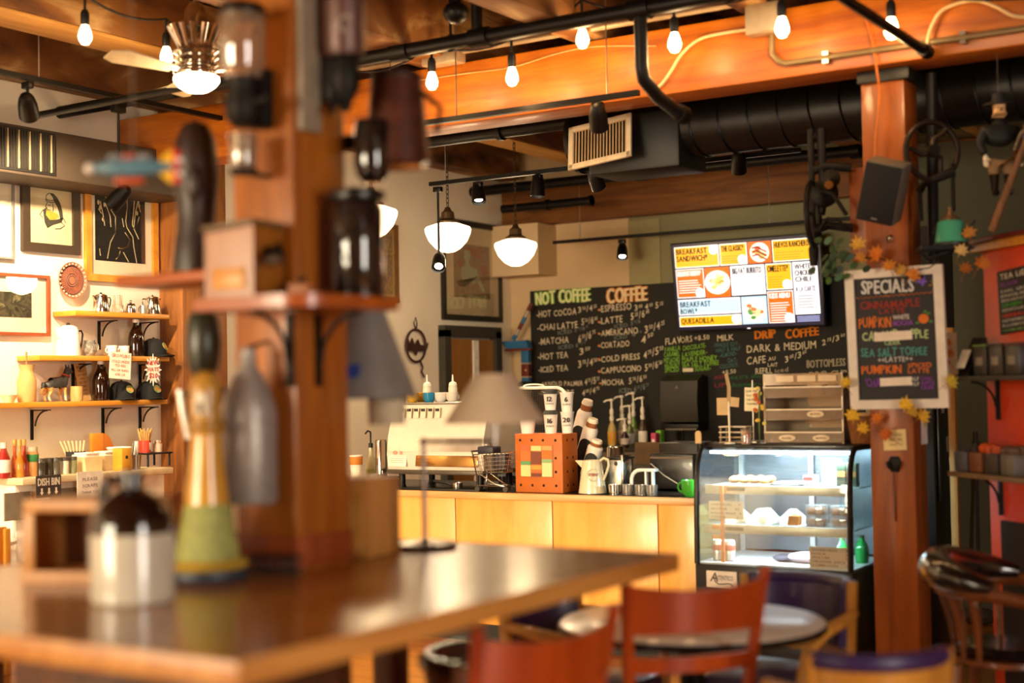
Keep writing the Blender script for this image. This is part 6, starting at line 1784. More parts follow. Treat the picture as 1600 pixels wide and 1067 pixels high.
E_Y, E_O, E_W, E_B = EM('f8b408', 1.0), EM('f2680c', 1.0), EM('fdfbff', 1.05), EM('bfe4fa', 1.0)
E_T = P('1c1a2a', 0.6, name='screen_print')
sx0, sx1, sy0, sy1 = 130, 1045, 0, 1
def scr(u0, u1, v0, v1):
    """u, v in 0..1 from the left top of the screen -> centre and size"""
    return ((u0 + u1) / 2 - 0.5) * SW, (0.5 - (v0 + v1) / 2) * SH, (u1 - u0) * SW, (v1 - v0) * SH
def panel(u0, u1, v0, v1, em, title='', th=0.05, rows=0, rowm=None, badge=None, border=True, tm=None):
    x, z, w_, h_ = scr(u0, u1, v0, v1)
    if border:
        MB().box((x, -0.0085, z), (w_ - 0.004, 0.003, h_ - 0.004)).build('panel_border', E_W, t)
    g = 0.010 if border else 0.002
    p = MB().box((x, -0.0105, z), (w_ - 2 * g, 0.003, h_ - 2 * g)).build('menu_panel', em, t)
    if title:
        mb = MB()
        for k_, s in enumerate(title.split('|')):
            mb.text(s, (x - w_ / 2 + 0.022, -0.0125, z + h_ / 2 - 0.02 - th * (1 + 1.25 * k_)), X, Z, th, min(w_ - 0.05, 0.027 * len(s) * th / 0.04), 0, 'L', 0.001, 0.03)
        mb.build('title', tm or E_T, p)
    if rows:
        mb = MB()
        rr = random.Random(int(u0 * 100 + v0 * 1000))
        n_t = len(title.split('|')) if title else 0
        for k_ in range(rows):
            zz = z + h_ / 2 - 0.03 - n_t * th * 1.3 - 0.022 * (k_ + 1)
            if zz < z - h_ / 2 + 0.015: break
            l = (w_ - 0.06) * rr.uniform(0.6, 1.0)
            mb.box((x - w_ / 2 + 0.025 + l / 2, -0.0125, zz), (l, 0.001, 0.007))
        mb.build('description', rowm or E_T, p)
    if badge:
        MB().lathe([(0.045, 0), (0.001, 0.002)], (x + w_ / 2 - 0.05, -0.0125, z - h_ / 2 + 0.045 if badge == 1 else z + h_ / 2 - 0.045), 20, -Y).build('price_badge', E_W, p)
    return p
M_ROW = EM('d8a020', 0.8)
panel(0.015, 0.33, 0.03, 0.28, E_Y, 'BREAKFAST|SANDWICH*', 0.052, 4, M_ROW, 2)
panel(0.335, 0.525, 0.03, 0.28, E_Y, 'THE CLASSIC*', 0.05, 4, M_ROW, 1)
panel(0.695, 0.985, 0.03, 0.28, E_Y, 'HUEVOS RANCHEROS*', 0.05, 5, M_ROW)
panel(0.015, 0.215, 0.29, 0.63, E_O, 'BREAKFAST BURRITO*', 0.045, 6, E_W, 1, tm=E_W)
panel(0.40, 0.635, 0.29, 0.63, E_W, 'BIG FAT BURRITO', 0.055, 0)
panel(0.64, 0.815, 0.29, 0.59, E_Y, 'OMELETTE*', 0.055, 6, M_ROW, 1)
panel(0.82, 0.985, 0.29, 0.88, E_W, 'WHITE|CHICKEN|CHILI', 0.045, 0)
panel(0.015, 0.455, 0.645, 0.83, E_B, 'BREAKFAST|BOWL*', 0.052, 0)
panel(0.015, 0.455, 0.84, 0.965, E_Y, 'QUESADILLA', 0.05, 2, M_ROW, 2)
panel(0.64, 0.815, 0.60, 0.965, E_O, 'KIDS MENU', 0.045, 10, E_W, 1, tm=E_W)
x, z, w_, h_ = scr(0.82, 0.985, 0.29, 0.88)
mb = MB().text('A LA CARTE', (x - w_ / 2 + 0.02, -0.0128, z - 0.03), X, Z, 0.045, w_ - 0.05, 0, 'L', 0.001, 0.02)
for k_ in range(5):
    mb.box((x - 0.01, -0.0128, z - 0.07 - 0.026 * k_), (w_ * 0.6, 0.001, 0.006))
mb.build('side_list', EM('3a4a8a', 0.3), t)
x, z, w_, h_ = scr(0.82, 0.985, 0.89, 0.97)
mb = MB()
for k_ in range(4):
    mb.box((x, -0.008, z + 0.022 - 0.014 * k_), (w_ * 0.9, 0.002, 0.006))
mb.build('footer_lines', EM('a8b0e8', 1.2), t)
for (u0, u1, v0, v1, em, kind) in ((0.53, 0.69, 0.03, 0.28, E_O, 0), (0.22, 0.395, 0.29, 0.64, E_O, 1), (0.46, 0.635, 0.645, 0.965, E_B, 2)):
    x, z, w_, h_ = scr(u0, u1, v0, v1)
    p = MB().box((x, -0.0095, z), (w_ - 0.006, 0.004, h_ - 0.006)).build('food_picture', em, t)
    rx, rz = min(w_, h_) * 0.46 * (1.1 if kind == 1 else 1), min(w_, h_) * 0.44
    MB().prism([(q[0], q[1]) for q in arc2(0, 0, rx, 0, 360, 28, rz)[:-1]], 0.002, (x, -0.0118, z), X, Z).build('plate', EM('fff6ea', 1.05), p)
    rr = random.Random(kind)
    for k_ in range(16):
        a_ = rr.uniform(0, 6.28); q = rr.uniform(0, 0.62)
        c_ = (('e8b45a', 'c85a3a', 'e8c87a'), ('f0d070', 'e8a040', 'f4e6b0'), ('e87a4a', '5a9a4a', 'f0e0a0'))[kind][k_ % 3]
        MB().prism(arc2(0, 0, 0.028, 0, 360, 9, 0.018)[:-1], 0.0012, (x + rx * q * cos(a_), -0.0138 - 0.0001 * k_, z + rz * q * sin(a_)), X, Z).build('food_piece', EM(c_, 1.0), p)
    if kind == 0:
        for k_ in range(3):
            MB().stroke([(-0.07, 0.04 - 0.035 * k_), (-0.02, 0.05 - 0.035 * k_), (0.03, 0.02 - 0.035 * k_), (0.07, 0.0 - 0.035 * k_)], 0.014, (x, -0.016, z), X, Z, 0.001).build('food_piece', EM('9a2c2c', 0.9), p)

# paper towel dispenser
p = (-5.808, 12.180, 1.453)
t = thing('towel_dispenser', 'black paper towel dispenser on the chalkboard wall', 'dispenser', p)
MB().prism([(0.0, -0.23), (0.0, 0.22), (-0.10, 0.24), (-0.22, 0.18), (-0.24, 0.0), (-0.22, -0.2)], 0.38, (-0.20, 0.05, 0), Y, Z).build('cover', P('221d17', 0.4, coat=0.15), t)
MB().box((0.0, -0.07, -0.245), (0.36, 0.2, 0.05), 0.01).build('outlet', BLACK, t)
mb = MB()
for k_ in range(14):
    mb.prism([(-0.16 + 0.023 * k_, 0), (-0.14 + 0.023 * k_, 0), (-0.15 + 0.023 * k_, -0.02)], 0.004, (0, -0.165, -0.262), X, Z)
mb.build('cutter_teeth', STEEL, t)
MB().prism([(-0.018, -0.01), (0.018, -0.01), (0.0, 0.025)], 0.004, (-0.02, -0.192, 0.12), X, Z).build('window', P('6a6458', 0.4), t)
MB().box((0.0, -0.173, -0.13), (0.09, 0.005, 0.014)).build('brand_plate', P('6a6254', 0.4), t)

# back counter with splash, pump bottles, tap
z_b = (-5.765, 11.600, 1.029)[2]
t = thing('back_counter', 'dark back counter with steel splash along the chalkboard wall', 'counter', (-5.2, 11.9, 0))
MB().box((0, 0, z_b / 2 - 0.02), (4.2, 0.6, z_b - 0.04)).build('cabinet', P('15110e', 0.5), t)
MB().box((0, 0, z_b - 0.02), (4.24, 0.66, 0.04), 0.004).build('worktop', P('2a2520', 0.35, 0.3), t)
MB().box((0, -0.32, z_b - 0.17), (4.2, 0.012, 0.26)).build('steel_apron', P('6a6256', 0.35, 0.8), t)
def bk(p): return (p[0], p[1], z_b)
PB = (('pump bottle with a gold label, leftmost of the syrup bottles', (-6.376, 11.720, 1.019), 'b8a060', 'c8902c', 0.30),
      ('pump bottle with a pale label, second of the syrup bottles', (-6.364, 11.900, 1.011), 'a8a088', 'd8ccb8', 0.32),
      ('dark purple syrup bottle in front of the others', (-6.193, 11.630, 1.025), '2c1220', 'b8a8a0', 0.18),
      ('pump bottle with a white label, behind the dark purple one', (-6.224, 11.790, 1.017), '7a8450', 'c8ccd8', 0.26),
      ('tallest pump bottle of the syrup row, green below its label', (-6.268, 11.950, 1.009), '7a9a4a', 'c8ccb0', 0.34),
      ('pump bottle with a printed white label, rightmost of the syrup bottles', (-6.095, 11.800, 1.023), '4a3a2c', 'dcd6c8', 0.31))
for i, (lab, px_, c_, l_, h_) in enumerate(PB):
    t = thing('pump_bottle', lab, 'bottle', bk(px_))
    k_ = h_ / 0.31
    MB().lathe([(0.036, 0), (0.04, 0.012), (0.041, 0.16 * k_), (0.030, 0.205 * k_), (0.017, 0.235 * k_), (0.016, 0.26 * k_)], (0, 0, 0), 20).build('body', P(c_, 0.12, coat=0.5), t)
    MB().lathe([(0.0415, 0.03), (0.0422, 0.032), (0.0422, 0.145 * k_), (0.0415, 0.147 * k_)], (0, 0, 0), 20, close=True).build('label', P(l_, 0.6), t)
    d = -1 if i != 3 else -1
    MB().lathe([(0.019, 0.255 * k_), (0.022, 0.29 * k_), (0.014, 0.30 * k_), (0.02, 0.33 * k_), (0.018, 0.36 * k_), (0.009, 0.375 * k_), (0.008, 0.44 * k_), (0.02, 0.445 * k_), (0.018, 0.465 * k_)], (0, 0, 0), 14).tube([(0, 0, 0.455 * k_), (d * 0.05, -0.01, 0.45 * k_), (d * 0.075, -0.012, 0.435 * k_)], 0.008, 8).build('pump', P('e8e0d0', 0.4), t)
for lab, px_, c_, dz in (('small pink carton by the pump bottles', (-5.944, 11.750, 1.027), 'c83c6a', 0.13), ('small lime green carton by the pump bottles', (-5.942, 11.850, 1.022), '7ac83c', 0.15)):
    t = thing('sweetener_box', lab, 'box', bk(px_))
    MB().box((0, 0, dz / 2), (0.05, 0.08, dz), 0.004).build('carton', P(c_, 0.5), t)
    MB().box((0, -0.041, dz * 0.4), (0.03, 0.003, dz * 0.35)).build('label', P('f0e6dc', 0.5), t)
tp = (-5.225, 10.600, 0.921)
t = thing('bar_sink', 'steel bar sink unit with a tap between counter and chalkboard', 'sink', (tp[0], 10.6, 0))
zs = (-5.213, 10.600, 0.926)[2]
MB().box((0, 0, zs / 2), (0.9, 0.5, zs), 0.01).build('cabinet', P('1a1612', 0.5), t)
MB().box((0, 0.24, zs + 0.09), (0.9, 0.02, 0.2)).build('splash', P('8a7a62', 0.3, 0.8), t)
MB().tube([(0.0, 0.12, zs), (0.0, 0.12, zs + 0.10)] + arc((0.05, 0.12, zs + 0.10), 0.05, 180, 0, 8) + [(0.10, 0.12, zs + 0.08)], 0.012, 8).build('tap', P('b89a6c', 0.2, 1.0), t)
MB().ball((0.15, 0.0, zs + 0.01), (0.07, 0.05, 0.025), 12).build('soap_dish', P('efe6d4', 0.4), t)
t = thing('black_appliance', 'square black appliance beside the tap, half hidden by the case', 'appliance', ((-4.839, 10.300, 1.034)[0], 10.1, 0))
MB().box((0, 0, 0.45), (0.4, 0.4, 0.9), 0.01).build('stand', P('14100d', 0.5), t)
MB().box((0, 0, 1.03), (0.34, 0.3, 0.25), 0.02).build('body', P('1c1815', 0.4), t)

# painted ornament and palm in the corner
p = (-7.545, 12.100, 1.890)
t = thing('painted_bracket', 'blue and dark red painted wooden ornament left of the chalkboard', 'ornament', p)
z0, z1 = (-7.552, 12.100, 1.570)[2] - p[2], (-7.543, 12.100, 1.974)[2] - p[2]
BL, RD = P('2a6a9a', 0.5), P('6a241a', 0.5)
for k_ in range(3):
    za, zb = z0 + (z1 - z0) * k_ / 3, z0 + (z1 - z0) * (k_ + 1) / 3
    MB().box((0, 0, (za + zb) / 2), (0.085, 0.06, zb - za - 0.012), 0.004).build('painted_block', BL if k_ != 1 else RD, t)
MB().lathe([(0.01, 0), (0.001, 0.006)], (0.01, -0.03, (z0 + z1) / 2), 12, -Y).build('knob', P('e8a050', 0.4), t)
MB().prism([(-0.26, z1 + 0.09), (0.03, z1 + 0.10), (0.06, z1 + 0.02), (-0.20, z1 + 0.02)], 0.08, (0, 0.03, 0), X, Z).build('eave', BL, t)
MB().box((-0.08, 0, z1 + 0.005), (0.30, 0.07, 0.02), 0.003).build('eave_trim', RD, t)
pts = [(-0.15, z1 + 0.11), (-0.08, z1 + 0.20), (0.0, z1 + 0.33), (0.075, z1 + 0.46)]
for k_ in range(6):
    a_, b_ = k_ / 6, (k_ + 1) / 6
    f = lambda s: (-0.15 + 0.225 * s, z1 + 0.11 + 0.35 * s ** 1.1)
    MB().tube([(f(a_)[0], 0, f(a_)[1]), (f(b_)[0], 0, f(b_)[1])], 0.022, 6).build('roof_ridge', (BL, P('b8a890', 0.5), RD)[k_ % 3], t)
pp = (-7.592, 11.900, 1.560)
t = thing('palm_plant', 'small dark palm silhouetted in the corner by the chalkboard', 'plant', (pp[0], 11.9, z_b))
dz = pp[2] - z_b
MB().lathe([(0.07, 0), (0.09, max(0.06, dz - 0.02)), (0.08, max(0.06, dz - 0.02)), (0.001, max(0.05, dz - 0.03))], (0, 0, 0), 18).build('pot', P('3a2c20', 0.7), t)
for k_ in range(7):
    a_ = -20 + 40 * k_
    d = Vector((cos(R(a_)), 0.4 * sin(R(a_)), 0))
    fr = MB()
    st = [Vector((0, 0, dz - 0.03)) + d * (0.24 * s) + Z * (0.36 * s - 0.36 * s * s * 0.7) for s in [j / 8 for j in range(9)]]
    fr.tube(st, 0.004, 5)
    for j in range(2, 9):
        for s_ in (-1, 1):
            q = Vector((-d.y, d.x, 0)) * s_
            tip = st[j] + q * 0.05 + d * 0.05 - Z * 0.09
            fr.add([st[j], st[j] + d * 0.016, tip], [(0, 1, 2)])
    fr.build('frond', P('1c2416', 0.6), t)

# iron sun sign on the beige wall
p = (-7.800, 10.593, 2.004)
t = thing('iron_wall_sign', 'rusty iron ring ornament with spikes on the beige wall', 'wall ornament', p)
r_ = 0.15
MB().tube([(0, r_ * cos(R(k_ * 15)), r_ * sin(R(k_ * 15))) for k_ in range(24)], 0.012, 6, closed=True).build('ring', P('3a1c10', 0.7), t)
MB().prism([(-0.16, 0.0), (-0.12, 0.06), (-0.10, 0.0), (-0.06, 0.07), (-0.02, 0.0), (0.03, 0.06), (0.06, 0.01), (0.14, 0.0), (0.19, 0.03), (0.17, -0.03), (0.10, -0.05), (0.02, -0.05), (0.0, -0.09), (-0.04, -0.05), (-0.12, -0.05)], 0.014, (-0.007, 0, 0), Y, Z).build('spiked_bar', P('3a1c10', 0.7), t)
MB().tube([(0, 0.0, r_), (0, -0.03, r_ + 0.06), (0, 0.0, r_ + 0.11), (0, 0.02, r_ + 0.06), (0, 0.01, r_)], 0.006, 5).build('hanging_loop', P('3a1c10', 0.7), t)
MB().tube([(0, 0.06, -r_ * 0.9), (0, 0.1, -r_ - 0.05), (0, 0.08, -r_ - 0.09), (0, 0.12, -r_ - 0.14)], 0.010, 6).build('tail', P('3a1c10', 0.7), t)


# ================================================================== HIGH TABLE ROUND THE FRONT POST
PX0, PX1, PY0, PY1 = -3.05, -2.803, 3.207, 3.453
t = thing('timber_post', 'big glossy brown timber post rising through the high table', 'post', ((PX0 + PX1) / 2, (PY0 + PY1) / 2, 0))
MB().box((0, 0, 1.6), (PX1 - PX0, PY1 - PY0, 3.2), 0.012).build('post', M_POSTW, t)
MB().box((0, 0, 1.125), (PX1 - PX0 + 0.012, PY1 - PY0 + 0.012, 0.10), 0.01).build('base_block', W('7a3410', 'a04a1a', 'Z', 5, 0.5), t)

TX0, TX1, TY0, TY1 = -3.78, -1.985, 2.085, 4.04
M_TOP = W('8e5216', 'aa7024', 'Y', 4, 0.26, coat=0.3, bump=0.03, third='a86e28', stretch=9, name='varnished_tabletop')
M_TED = W('a8682a', 'cc9048', 'Y', 6, 0.35, bump=0.05, name='tabletop_edge')
t = thing('high_table', 'large high wooden table built round the front post', 'table', (0, 0, 0))
g = 0.014
mb = MB()
zc, zh = 1.047, 0.046
mb.box(((TX0 + PX0 - g) / 2, (TY0 + TY1) / 2, zc), (PX0 - g - TX0, TY1 - TY0, zh))
mb.box(((TX1 + PX1 + g) / 2, (TY0 + TY1) / 2, zc), (TX1 - PX1 - g, TY1 - TY0, zh))
mb.box(((PX0 + PX1) / 2, (TY0 + PY0 - g) / 2, zc), (PX1 - PX0 + 2 * g, PY0 - g - TY0, zh))
mb.box(((PX0 + PX1) / 2, (TY1 + PY1 + g) / 2, zc), (PX1 - PX0 + 2 * g, TY1 - PY1 - g, zh))
mb.build('tabletop', M_TOP, t)
for (c, d) in ((((TX0 + TX1) / 2, TY0 - 0.006, 1.045), (TX1 - TX0 + 0.024, 0.012, 0.054)), (((TX0 + TX1) / 2, TY1 + 0.006, 1.045), (TX1 - TX0 + 0.024, 0.012, 0.054)),
               ((TX1 + 0.006, (TY0 + TY1) / 2, 1.045), (0.012, TY1 - TY0, 0.054)), ((TX0 - 0.006, (TY0 + TY1) / 2, 1.045), (0.012, TY1 - TY0, 0.054))):
    MB().box(c, d, 0.003).build('edge_band', M_TED, t)
for x in (TX0 + 0.12, TX1 - 1.0):
    for y in (TY0 + 0.16, TY1 - 0.16):
        MB().box((x, y, 0.512), (0.09, 0.09, 1.02), 0.006).build('leg', W('4a2810', '6a3c1a', 'Z', 5, 0.5), t)
MB().box((-2.95, 2.86, 0.55), (0.9, 0.4, 0.9), 0.01).build('under_cabinet', W('3a1e0c', '5a3016', 'Z', 5, 0.5), t)

T0 = 1.0705
# ---- on the table
t = thing('stoneware_jug', 'cream and dark brown stoneware jug on the high table', 'jug', (-2.795, 2.559, 1.071))
MB().lathe([(0.100, 0), (0.106, 0.008), (0.107, 0.17), (0.105, 0.178)], (0, 0, 0), 40).build('lower_body', P('c4bba8', 0.18, coat=0.5, var=0.05, name='cream_glaze'), t)
MB().lathe([(0.1055, 0.177), (0.105, 0.195), (0.096, 0.232), (0.072, 0.264), (0.042, 0.282), (0.028, 0.292), (0.028, 0.315), (0.034, 0.322), (0.034, 0.332), (0.022, 0.333), (0.001, 0.32)], (0, 0, 0), 40).build('shoulder', P('1c0c08', 0.12, coat=0.6, var=0.15, name='brown_glaze'), t, label='dark brown glazed shoulder and neck')
MB().tube([(-0.028, -0.01, 0.305), (-0.065, -0.012, 0.315), (-0.09, -0.014, 0.29), (-0.095, -0.014, 0.25), (-0.085, -0.012, 0.222)], [0.012, 0.014, 0.015, 0.014, 0.012], 10).build('handle', P('1c0c08', 0.12, coat=0.6, var=0.15, name='brown_glaze'), t)

t = thing('yellow_ornament', 'tall yellow bottle-shaped ornament with pale green woven skirt on the high table', 'ornament', (-2.929, 2.962, 1.071))
M_YE = P('c8902c', 0.25, coat=0.5, var=0.1)
MB().lathe([(0.108, 0), (0.116, 0.012), (0.112, 0.03), (0.10, 0.034)], (0, 0, 0), 32).build('base', P('2a303c', 0.5), t, label='dark blue base rim')
MB().tube([(0.10 * cos(R(20 * k_)), 0.10 * sin(R(20 * k_)), 0.045) for k_ in range(18)], 0.016, 8, closed=True).build('rope_ring', P('a8841c', 0.8, bump=0.4, scale=60), t)
MB().lathe([(0.094, 0.035), (0.088, 0.09), (0.074, 0.16), (0.064, 0.215), (0.06, 0.218)], (0, 0, 0), 36).build('woven_skirt', P('9a9a54', 0.7, var=0.25, scale=70, bump=0.5), t, label='pale green woven skirt')
MB().lathe([(0.064, 0.212), (0.057, 0.27), (0.048, 0.34), (0.042, 0.40), (0.043, 0.415)], (0, 0, 0), 36).build('body', M_YE, t)
MB().lathe([(0.05, 0.415), (0.054, 0.425), (0.054, 0.445), (0.048, 0.452)], (0, 0, 0), 30).build('collar', P('9a6c1c', 0.4), t)
MB().lathe([(0.042, 0.452), (0.044, 0.50), (0.046, 0.54), (0.036, 0.575), (0.018, 0.59), (0.001, 0.594)], (0, 0, 0), 30).build('head', P('b08030', 0.35, coat=0.3), t)
MB().prism([(-0.016, 0.47), (0.016, 0.47), (0.016, 0.515)] + arc2(0, 0.515, 0.016, 0, 180, 8)[1:], 0.012, (0.020, -0.040, 0), Vector((0.87, 0.5, 0)), Z).build('arched_window', P('e8dcc0', 0.5), t, label='pale arched window')
MB().prism([(-0.007, 0.472), (0.007, 0.472), (0.007, 0.505), (-0.007, 0.505)], 0.006, (0.024, -0.047, 0), Vector((0.87, 0.5, 0)), Z).build('window_opening', P('5a4028', 0.6), t)

def open_box(nm, lab, loc, rz, w_, d_, h_, th, m, m_in):
    t = thing(nm, lab, 'box', loc, rz)
    MB().box((0, 0, th / 2), (w_, d_, th)).build('bottom', m, t)
    MB().box((0, 0, h_ - th / 2), (w_, d_, th), 0.004).build('top_board', m, t)
    for s in (-1, 1):
        MB().box((s * (w_ / 2 - th / 2), 0, h_ / 2), (th, d_, h_ - 2 * th), 0.002).build('side_board', m, t)
    MB().box((0, d_ / 2 - th / 2, h_ / 2), (w_ - 2 * th, th, h_ - 2 * th)).build('back_board', m_in, t)
    return t
M_BX = W('9a622a', 'c48a48', 'Z', 6, 0.45, name='box_board')
M_BXD = W('4a260e', '6a3a18', 'Z', 6, 0.6, name='box_dark')
q = (-3.185, 2.844, 1.071)
open_box('wooden_box', 'open wooden box standing behind the stoneware jug', (q[0] - 0.04, q[1] - 0.02, q[2]), R(20), 0.36, 0.2, 0.235, 0.035, M_BX, M_BXD)
q = (-2.909, 3.702, 1.071)
t = thing('wooden_box', 'pale wooden cabinet box behind the post, left of the lamp', 'box', (q[0] - 0.03, q[1] - 0.085, q[2]), R(8))
MB().box((0, 0, 0.125), (0.26, 0.2, 0.25), 0.006).build('body', M_BX, t)
MB().box((0.015, -0.103, 0.115), (0.19, 0.008, 0.19), 0.003).build('front_panel', W('a8702e', 'c48a44', 'X', 6, 0.45), t)
MB().box((-0.085, -0.112, 0.13), (0.012, 0.012, 0.09), 0.004).build('pull', BLACK, t)

t = thing('wire_trivet', 'small dark wire rack at the foot of the front post', 'rack', (-2.816, 3.119, 1.071), R(25))
for y in (-0.03, 0.03):
    MB().tube([(-0.075, y, 0.05), (0.075, y, 0.05)], 0.003, 6).tube([(-0.075, y, 0.012), (0.075, y, 0.012)], 0.003, 6).build('rail', BLACKM, t)
for k_ in range(7):
    MB().tube([(-0.07 + 0.0233 * k_, -0.03, 0.0), (-0.07 + 0.0233 * k_, -0.03, 0.055), (-0.07 + 0.0233 * k_, 0.03, 0.055), (-0.07 + 0.0233 * k_, 0.03, 0.0)], 0.003, 6).build('wire_hoop', BLACKM, t)

# lamp
lb_ = Vector((-2.819, 3.861, 1.071))
t = thing('table_lamp', 'swing-arm table lamp with a wide taupe cone shade', 'lamp', lb_)
MB().lathe([(0.105, 0), (0.108, 0.008), (0.10, 0.018), (0.03, 0.026), (0.012, 0.03)], (0, 0, 0), 36).build('base', P('5a5048', 0.25, 0.7), t)
pt = (-2.806, 3.842, 1.426)
ph = pt[2] - lb_.z
MB().tube([(0, 0, 0.02), (0, 0, ph)], 0.0085, 12).ball((0, 0, ph), 0.014, 10).build('pole', P('8a8078', 0.25, 0.8), t)
sc_ = Vector((-2.558, 3.900, 1.567)) - lb_
MB().tube([(0, 0, ph), (sc_.x * 0.5, sc_.y * 0.5, ph), (sc_.x, sc_.y, ph)], 0.007, 10).tube([(sc_.x, sc_.y, ph - 0.01), (sc_.x, sc_.y, sc_.z + 0.07)], 0.007, 8).build('swing_arm', P('8a8078', 0.25, 0.8), t)
prof = [(0.163, -0.08), (0.165, -0.078), (0.062, 0.078), (0.060, 0.08), (0.058, 0.078), (0.160, -0.076)]
MB().lathe(prof, sc_, 44, close=True).build('lamp_shade', P('c4aa8c', 0.75, var=0.04, name='taupe_linen'), t)
MB().lathe([(0.02, 0.03), (0.03, -0.01), (0.022, -0.04), (0.001, -0.05)], sc_, 16).build('bulb', P('efe6d8', 0.3), t)

# ---- shelves round the post and what stands on them
M_SHF = W('8a3c0c', 'b25a16', 'X', 5, 0.36, coat=0.4, bump=0.05, name='red_brown_shelf')
SZ = 1.874
t = thing('post_shelf', 'red-brown shelf wrapped round the near corner of the post', 'shelf', (0, 0, SZ))
poly = [(-3.03, PY0 - 0.003), (-3.03, 3.02), (-3.0, 2.985)] + [(-2.68 + 0.11 * cos(R(a_)), 3.095 + 0.11 * sin(R(a_))) for a_ in (-90, -60, -30, 0)] + [(-2.565, 3.40), (-2.60, 3.44), (PX1 + 0.003, 3.44), (PX1 + 0.003, PY0 - 0.003)]
MB().prism(poly, -0.036, (0, 0, 0)).build('board', M_SHF, t)
for (o_, d) in (((-2.818, PY0 - 0.003), Vector((0, -1, 0))), ((PX1 + 0.003, 3.30), Vector((1, 0, 0)))):
    o_ = Vector((o_[0], o_[1], -0.04))
    MB().box(o_ + d * 0.006 + Vector((0, 0, -0.11)), (0.022, 0.012, 0.22) if abs(d.y) > 0.5 else (0.012, 0.022, 0.22)).tube(arc(o_ + d * 0.16 + Vector((0, 0, -0.15)), 0.145, 90, 178, 8, d, Z), 0.008, 8).build('bracket', BLACKM, t)
LZ = (-3.449, 3.320, 1.987)[2]
t = thing('post_shelf', 'smaller red-brown shelf on the far side of the post, under the dark carving', 'shelf', (0, 0, LZ))
MB().box(((-3.58 + PX0) / 2 - 0.002, 3.33, -0.018), (PX0 + 3.58 - 0.004, 0.24, 0.036), 0.008).build('board', M_SHF, t)
MB().box((PX0 - 0.01, 3.33, -0.13), (0.014, 0.022, 0.18)).tube(arc((PX0 - 0.15, 3.33, -0.18), 0.14, 90, 2, 8, X, Z), 0.008, 8).build('bracket', BLACKM, t)

q = Vector((-3.316, 3.320, 1.979))
t = thing('carved_figure', 'tall dark carved wooden figure on the far post shelf', 'carving', (q.x, q.y, LZ + 0.001))
MB().lathe([(0.078, 0), (0.08, 0.02), (0.072, 0.10), (0.058, 0.16), (0.062, 0.22), (0.072, 0.30), (0.072, 0.36), (0.064, 0.43), (0.042, 0.48), (0.001, 0.498)], (0, 0, 0), 26, sx=1.0).build('body', W('1c100a', '35211a', 'Z', 8, 0.45, bump=0.3, name='dark_carved_wood'), t)
MB().ball((0.03, -0.04, 0.29), (0.035, 0.03, 0.07), 12).ball((-0.045, -0.01, 0.14), (0.02, 0.03, 0.08), 12).build('carved_arm', W('1c100a', '35211a', 'Z', 8, 0.45, bump=0.3, name='dark_carved_wood'), t)

# coffee mill
q = (-2.767, 2.928, 1.875)
t = thing('coffee_mill', 'box-shaped wooden coffee mill with iron crank on the post shelf', 'coffee mill', (-2.90, 3.095, SZ + 0.001), R(8))
MB().prism([(-0.085, 0), (0.085, 0), (0.085, 0.205), (-0.085, 0.19)], 0.15, (0, 0.075, 0), X, Z).build('wooden_body', W('84480f', 'a8661a', 'Z', 7, 0.4, coat=0.2), t)
MB().box((0, 0, 0.21), (0.185, 0.165, 0.018), 0.004, rot=(0, R(-4), 0)).build('lid_board', P('6a5030', 0.5), t)
MB().box((-0.0, -0.078, 0.055), (0.11, 0.008, 0.06), 0.003).build('drawer', W('b87020', 'd89838', 'X', 7, 0.4), t)
MB().lathe([(0.03, 0), (0.026, 0.02), (0.012, 0.03), (0.012, 0.05)], (0.085, 0.0, 0.12), 16, X).tube([(0.13, 0, 0.12), (0.14, -0.03, 0.15), (0.145, -0.09, 0.10)], 0.009, 8).build('crank', IRON, t)
MB().tube([(0.145, -0.09, 0.10), (0.19, -0.09, 0.10)], [0.013, 0.016], 10).build('crank_knob', P('3a2a1c', 0.4), t)
t = thing('wooden_block', 'little wooden block beside the crank on the post shelf', 'block', (-2.73, 3.155, SZ + 0.001), R(15))
MB().box((0, 0, 0.02), (0.07, 0.05, 0.04), 0.004).build('block', W('8a4a1c', 'b0682c', 'X', 7, 0.5), t)
MB().cyl((0, 0, 0.04), (0, 0, 0.058), 0.014, 0.01, 12).build('knob', IRON, t)

# dark glass canister
q = Vector((-2.525, 3.150, 1.886))
t = thing('glass_canister', 'tall dark glass canister with black lid on the near post shelf', 'canister', (-2.675, 3.345, SZ + 0.001))
MB().lathe([(0.072, 0), (0.078, 0.01), (0.078, 0.27), (0.07, 0.29), (0.062, 0.295)], (0, 0, 0), 36).build('glass', P('1a1412', 0.06, coat=0.8, name='smoked_glass'), t)
MB().lathe([(0.083, 0.295), (0.086, 0.307), (0.084, 0.321), (0.05, 0.33), (0.001, 0.332)], (0, 0, 0), 36).build('lid', P('1c1815', 0.3, 0.3), t)
MB().lathe([(0.083, 0.0), (0.083, 0.012), (0.078, 0.014)], (0, 0, 0), 36).build('foot_ring', P('2a2420', 0.3, 0.5), t)

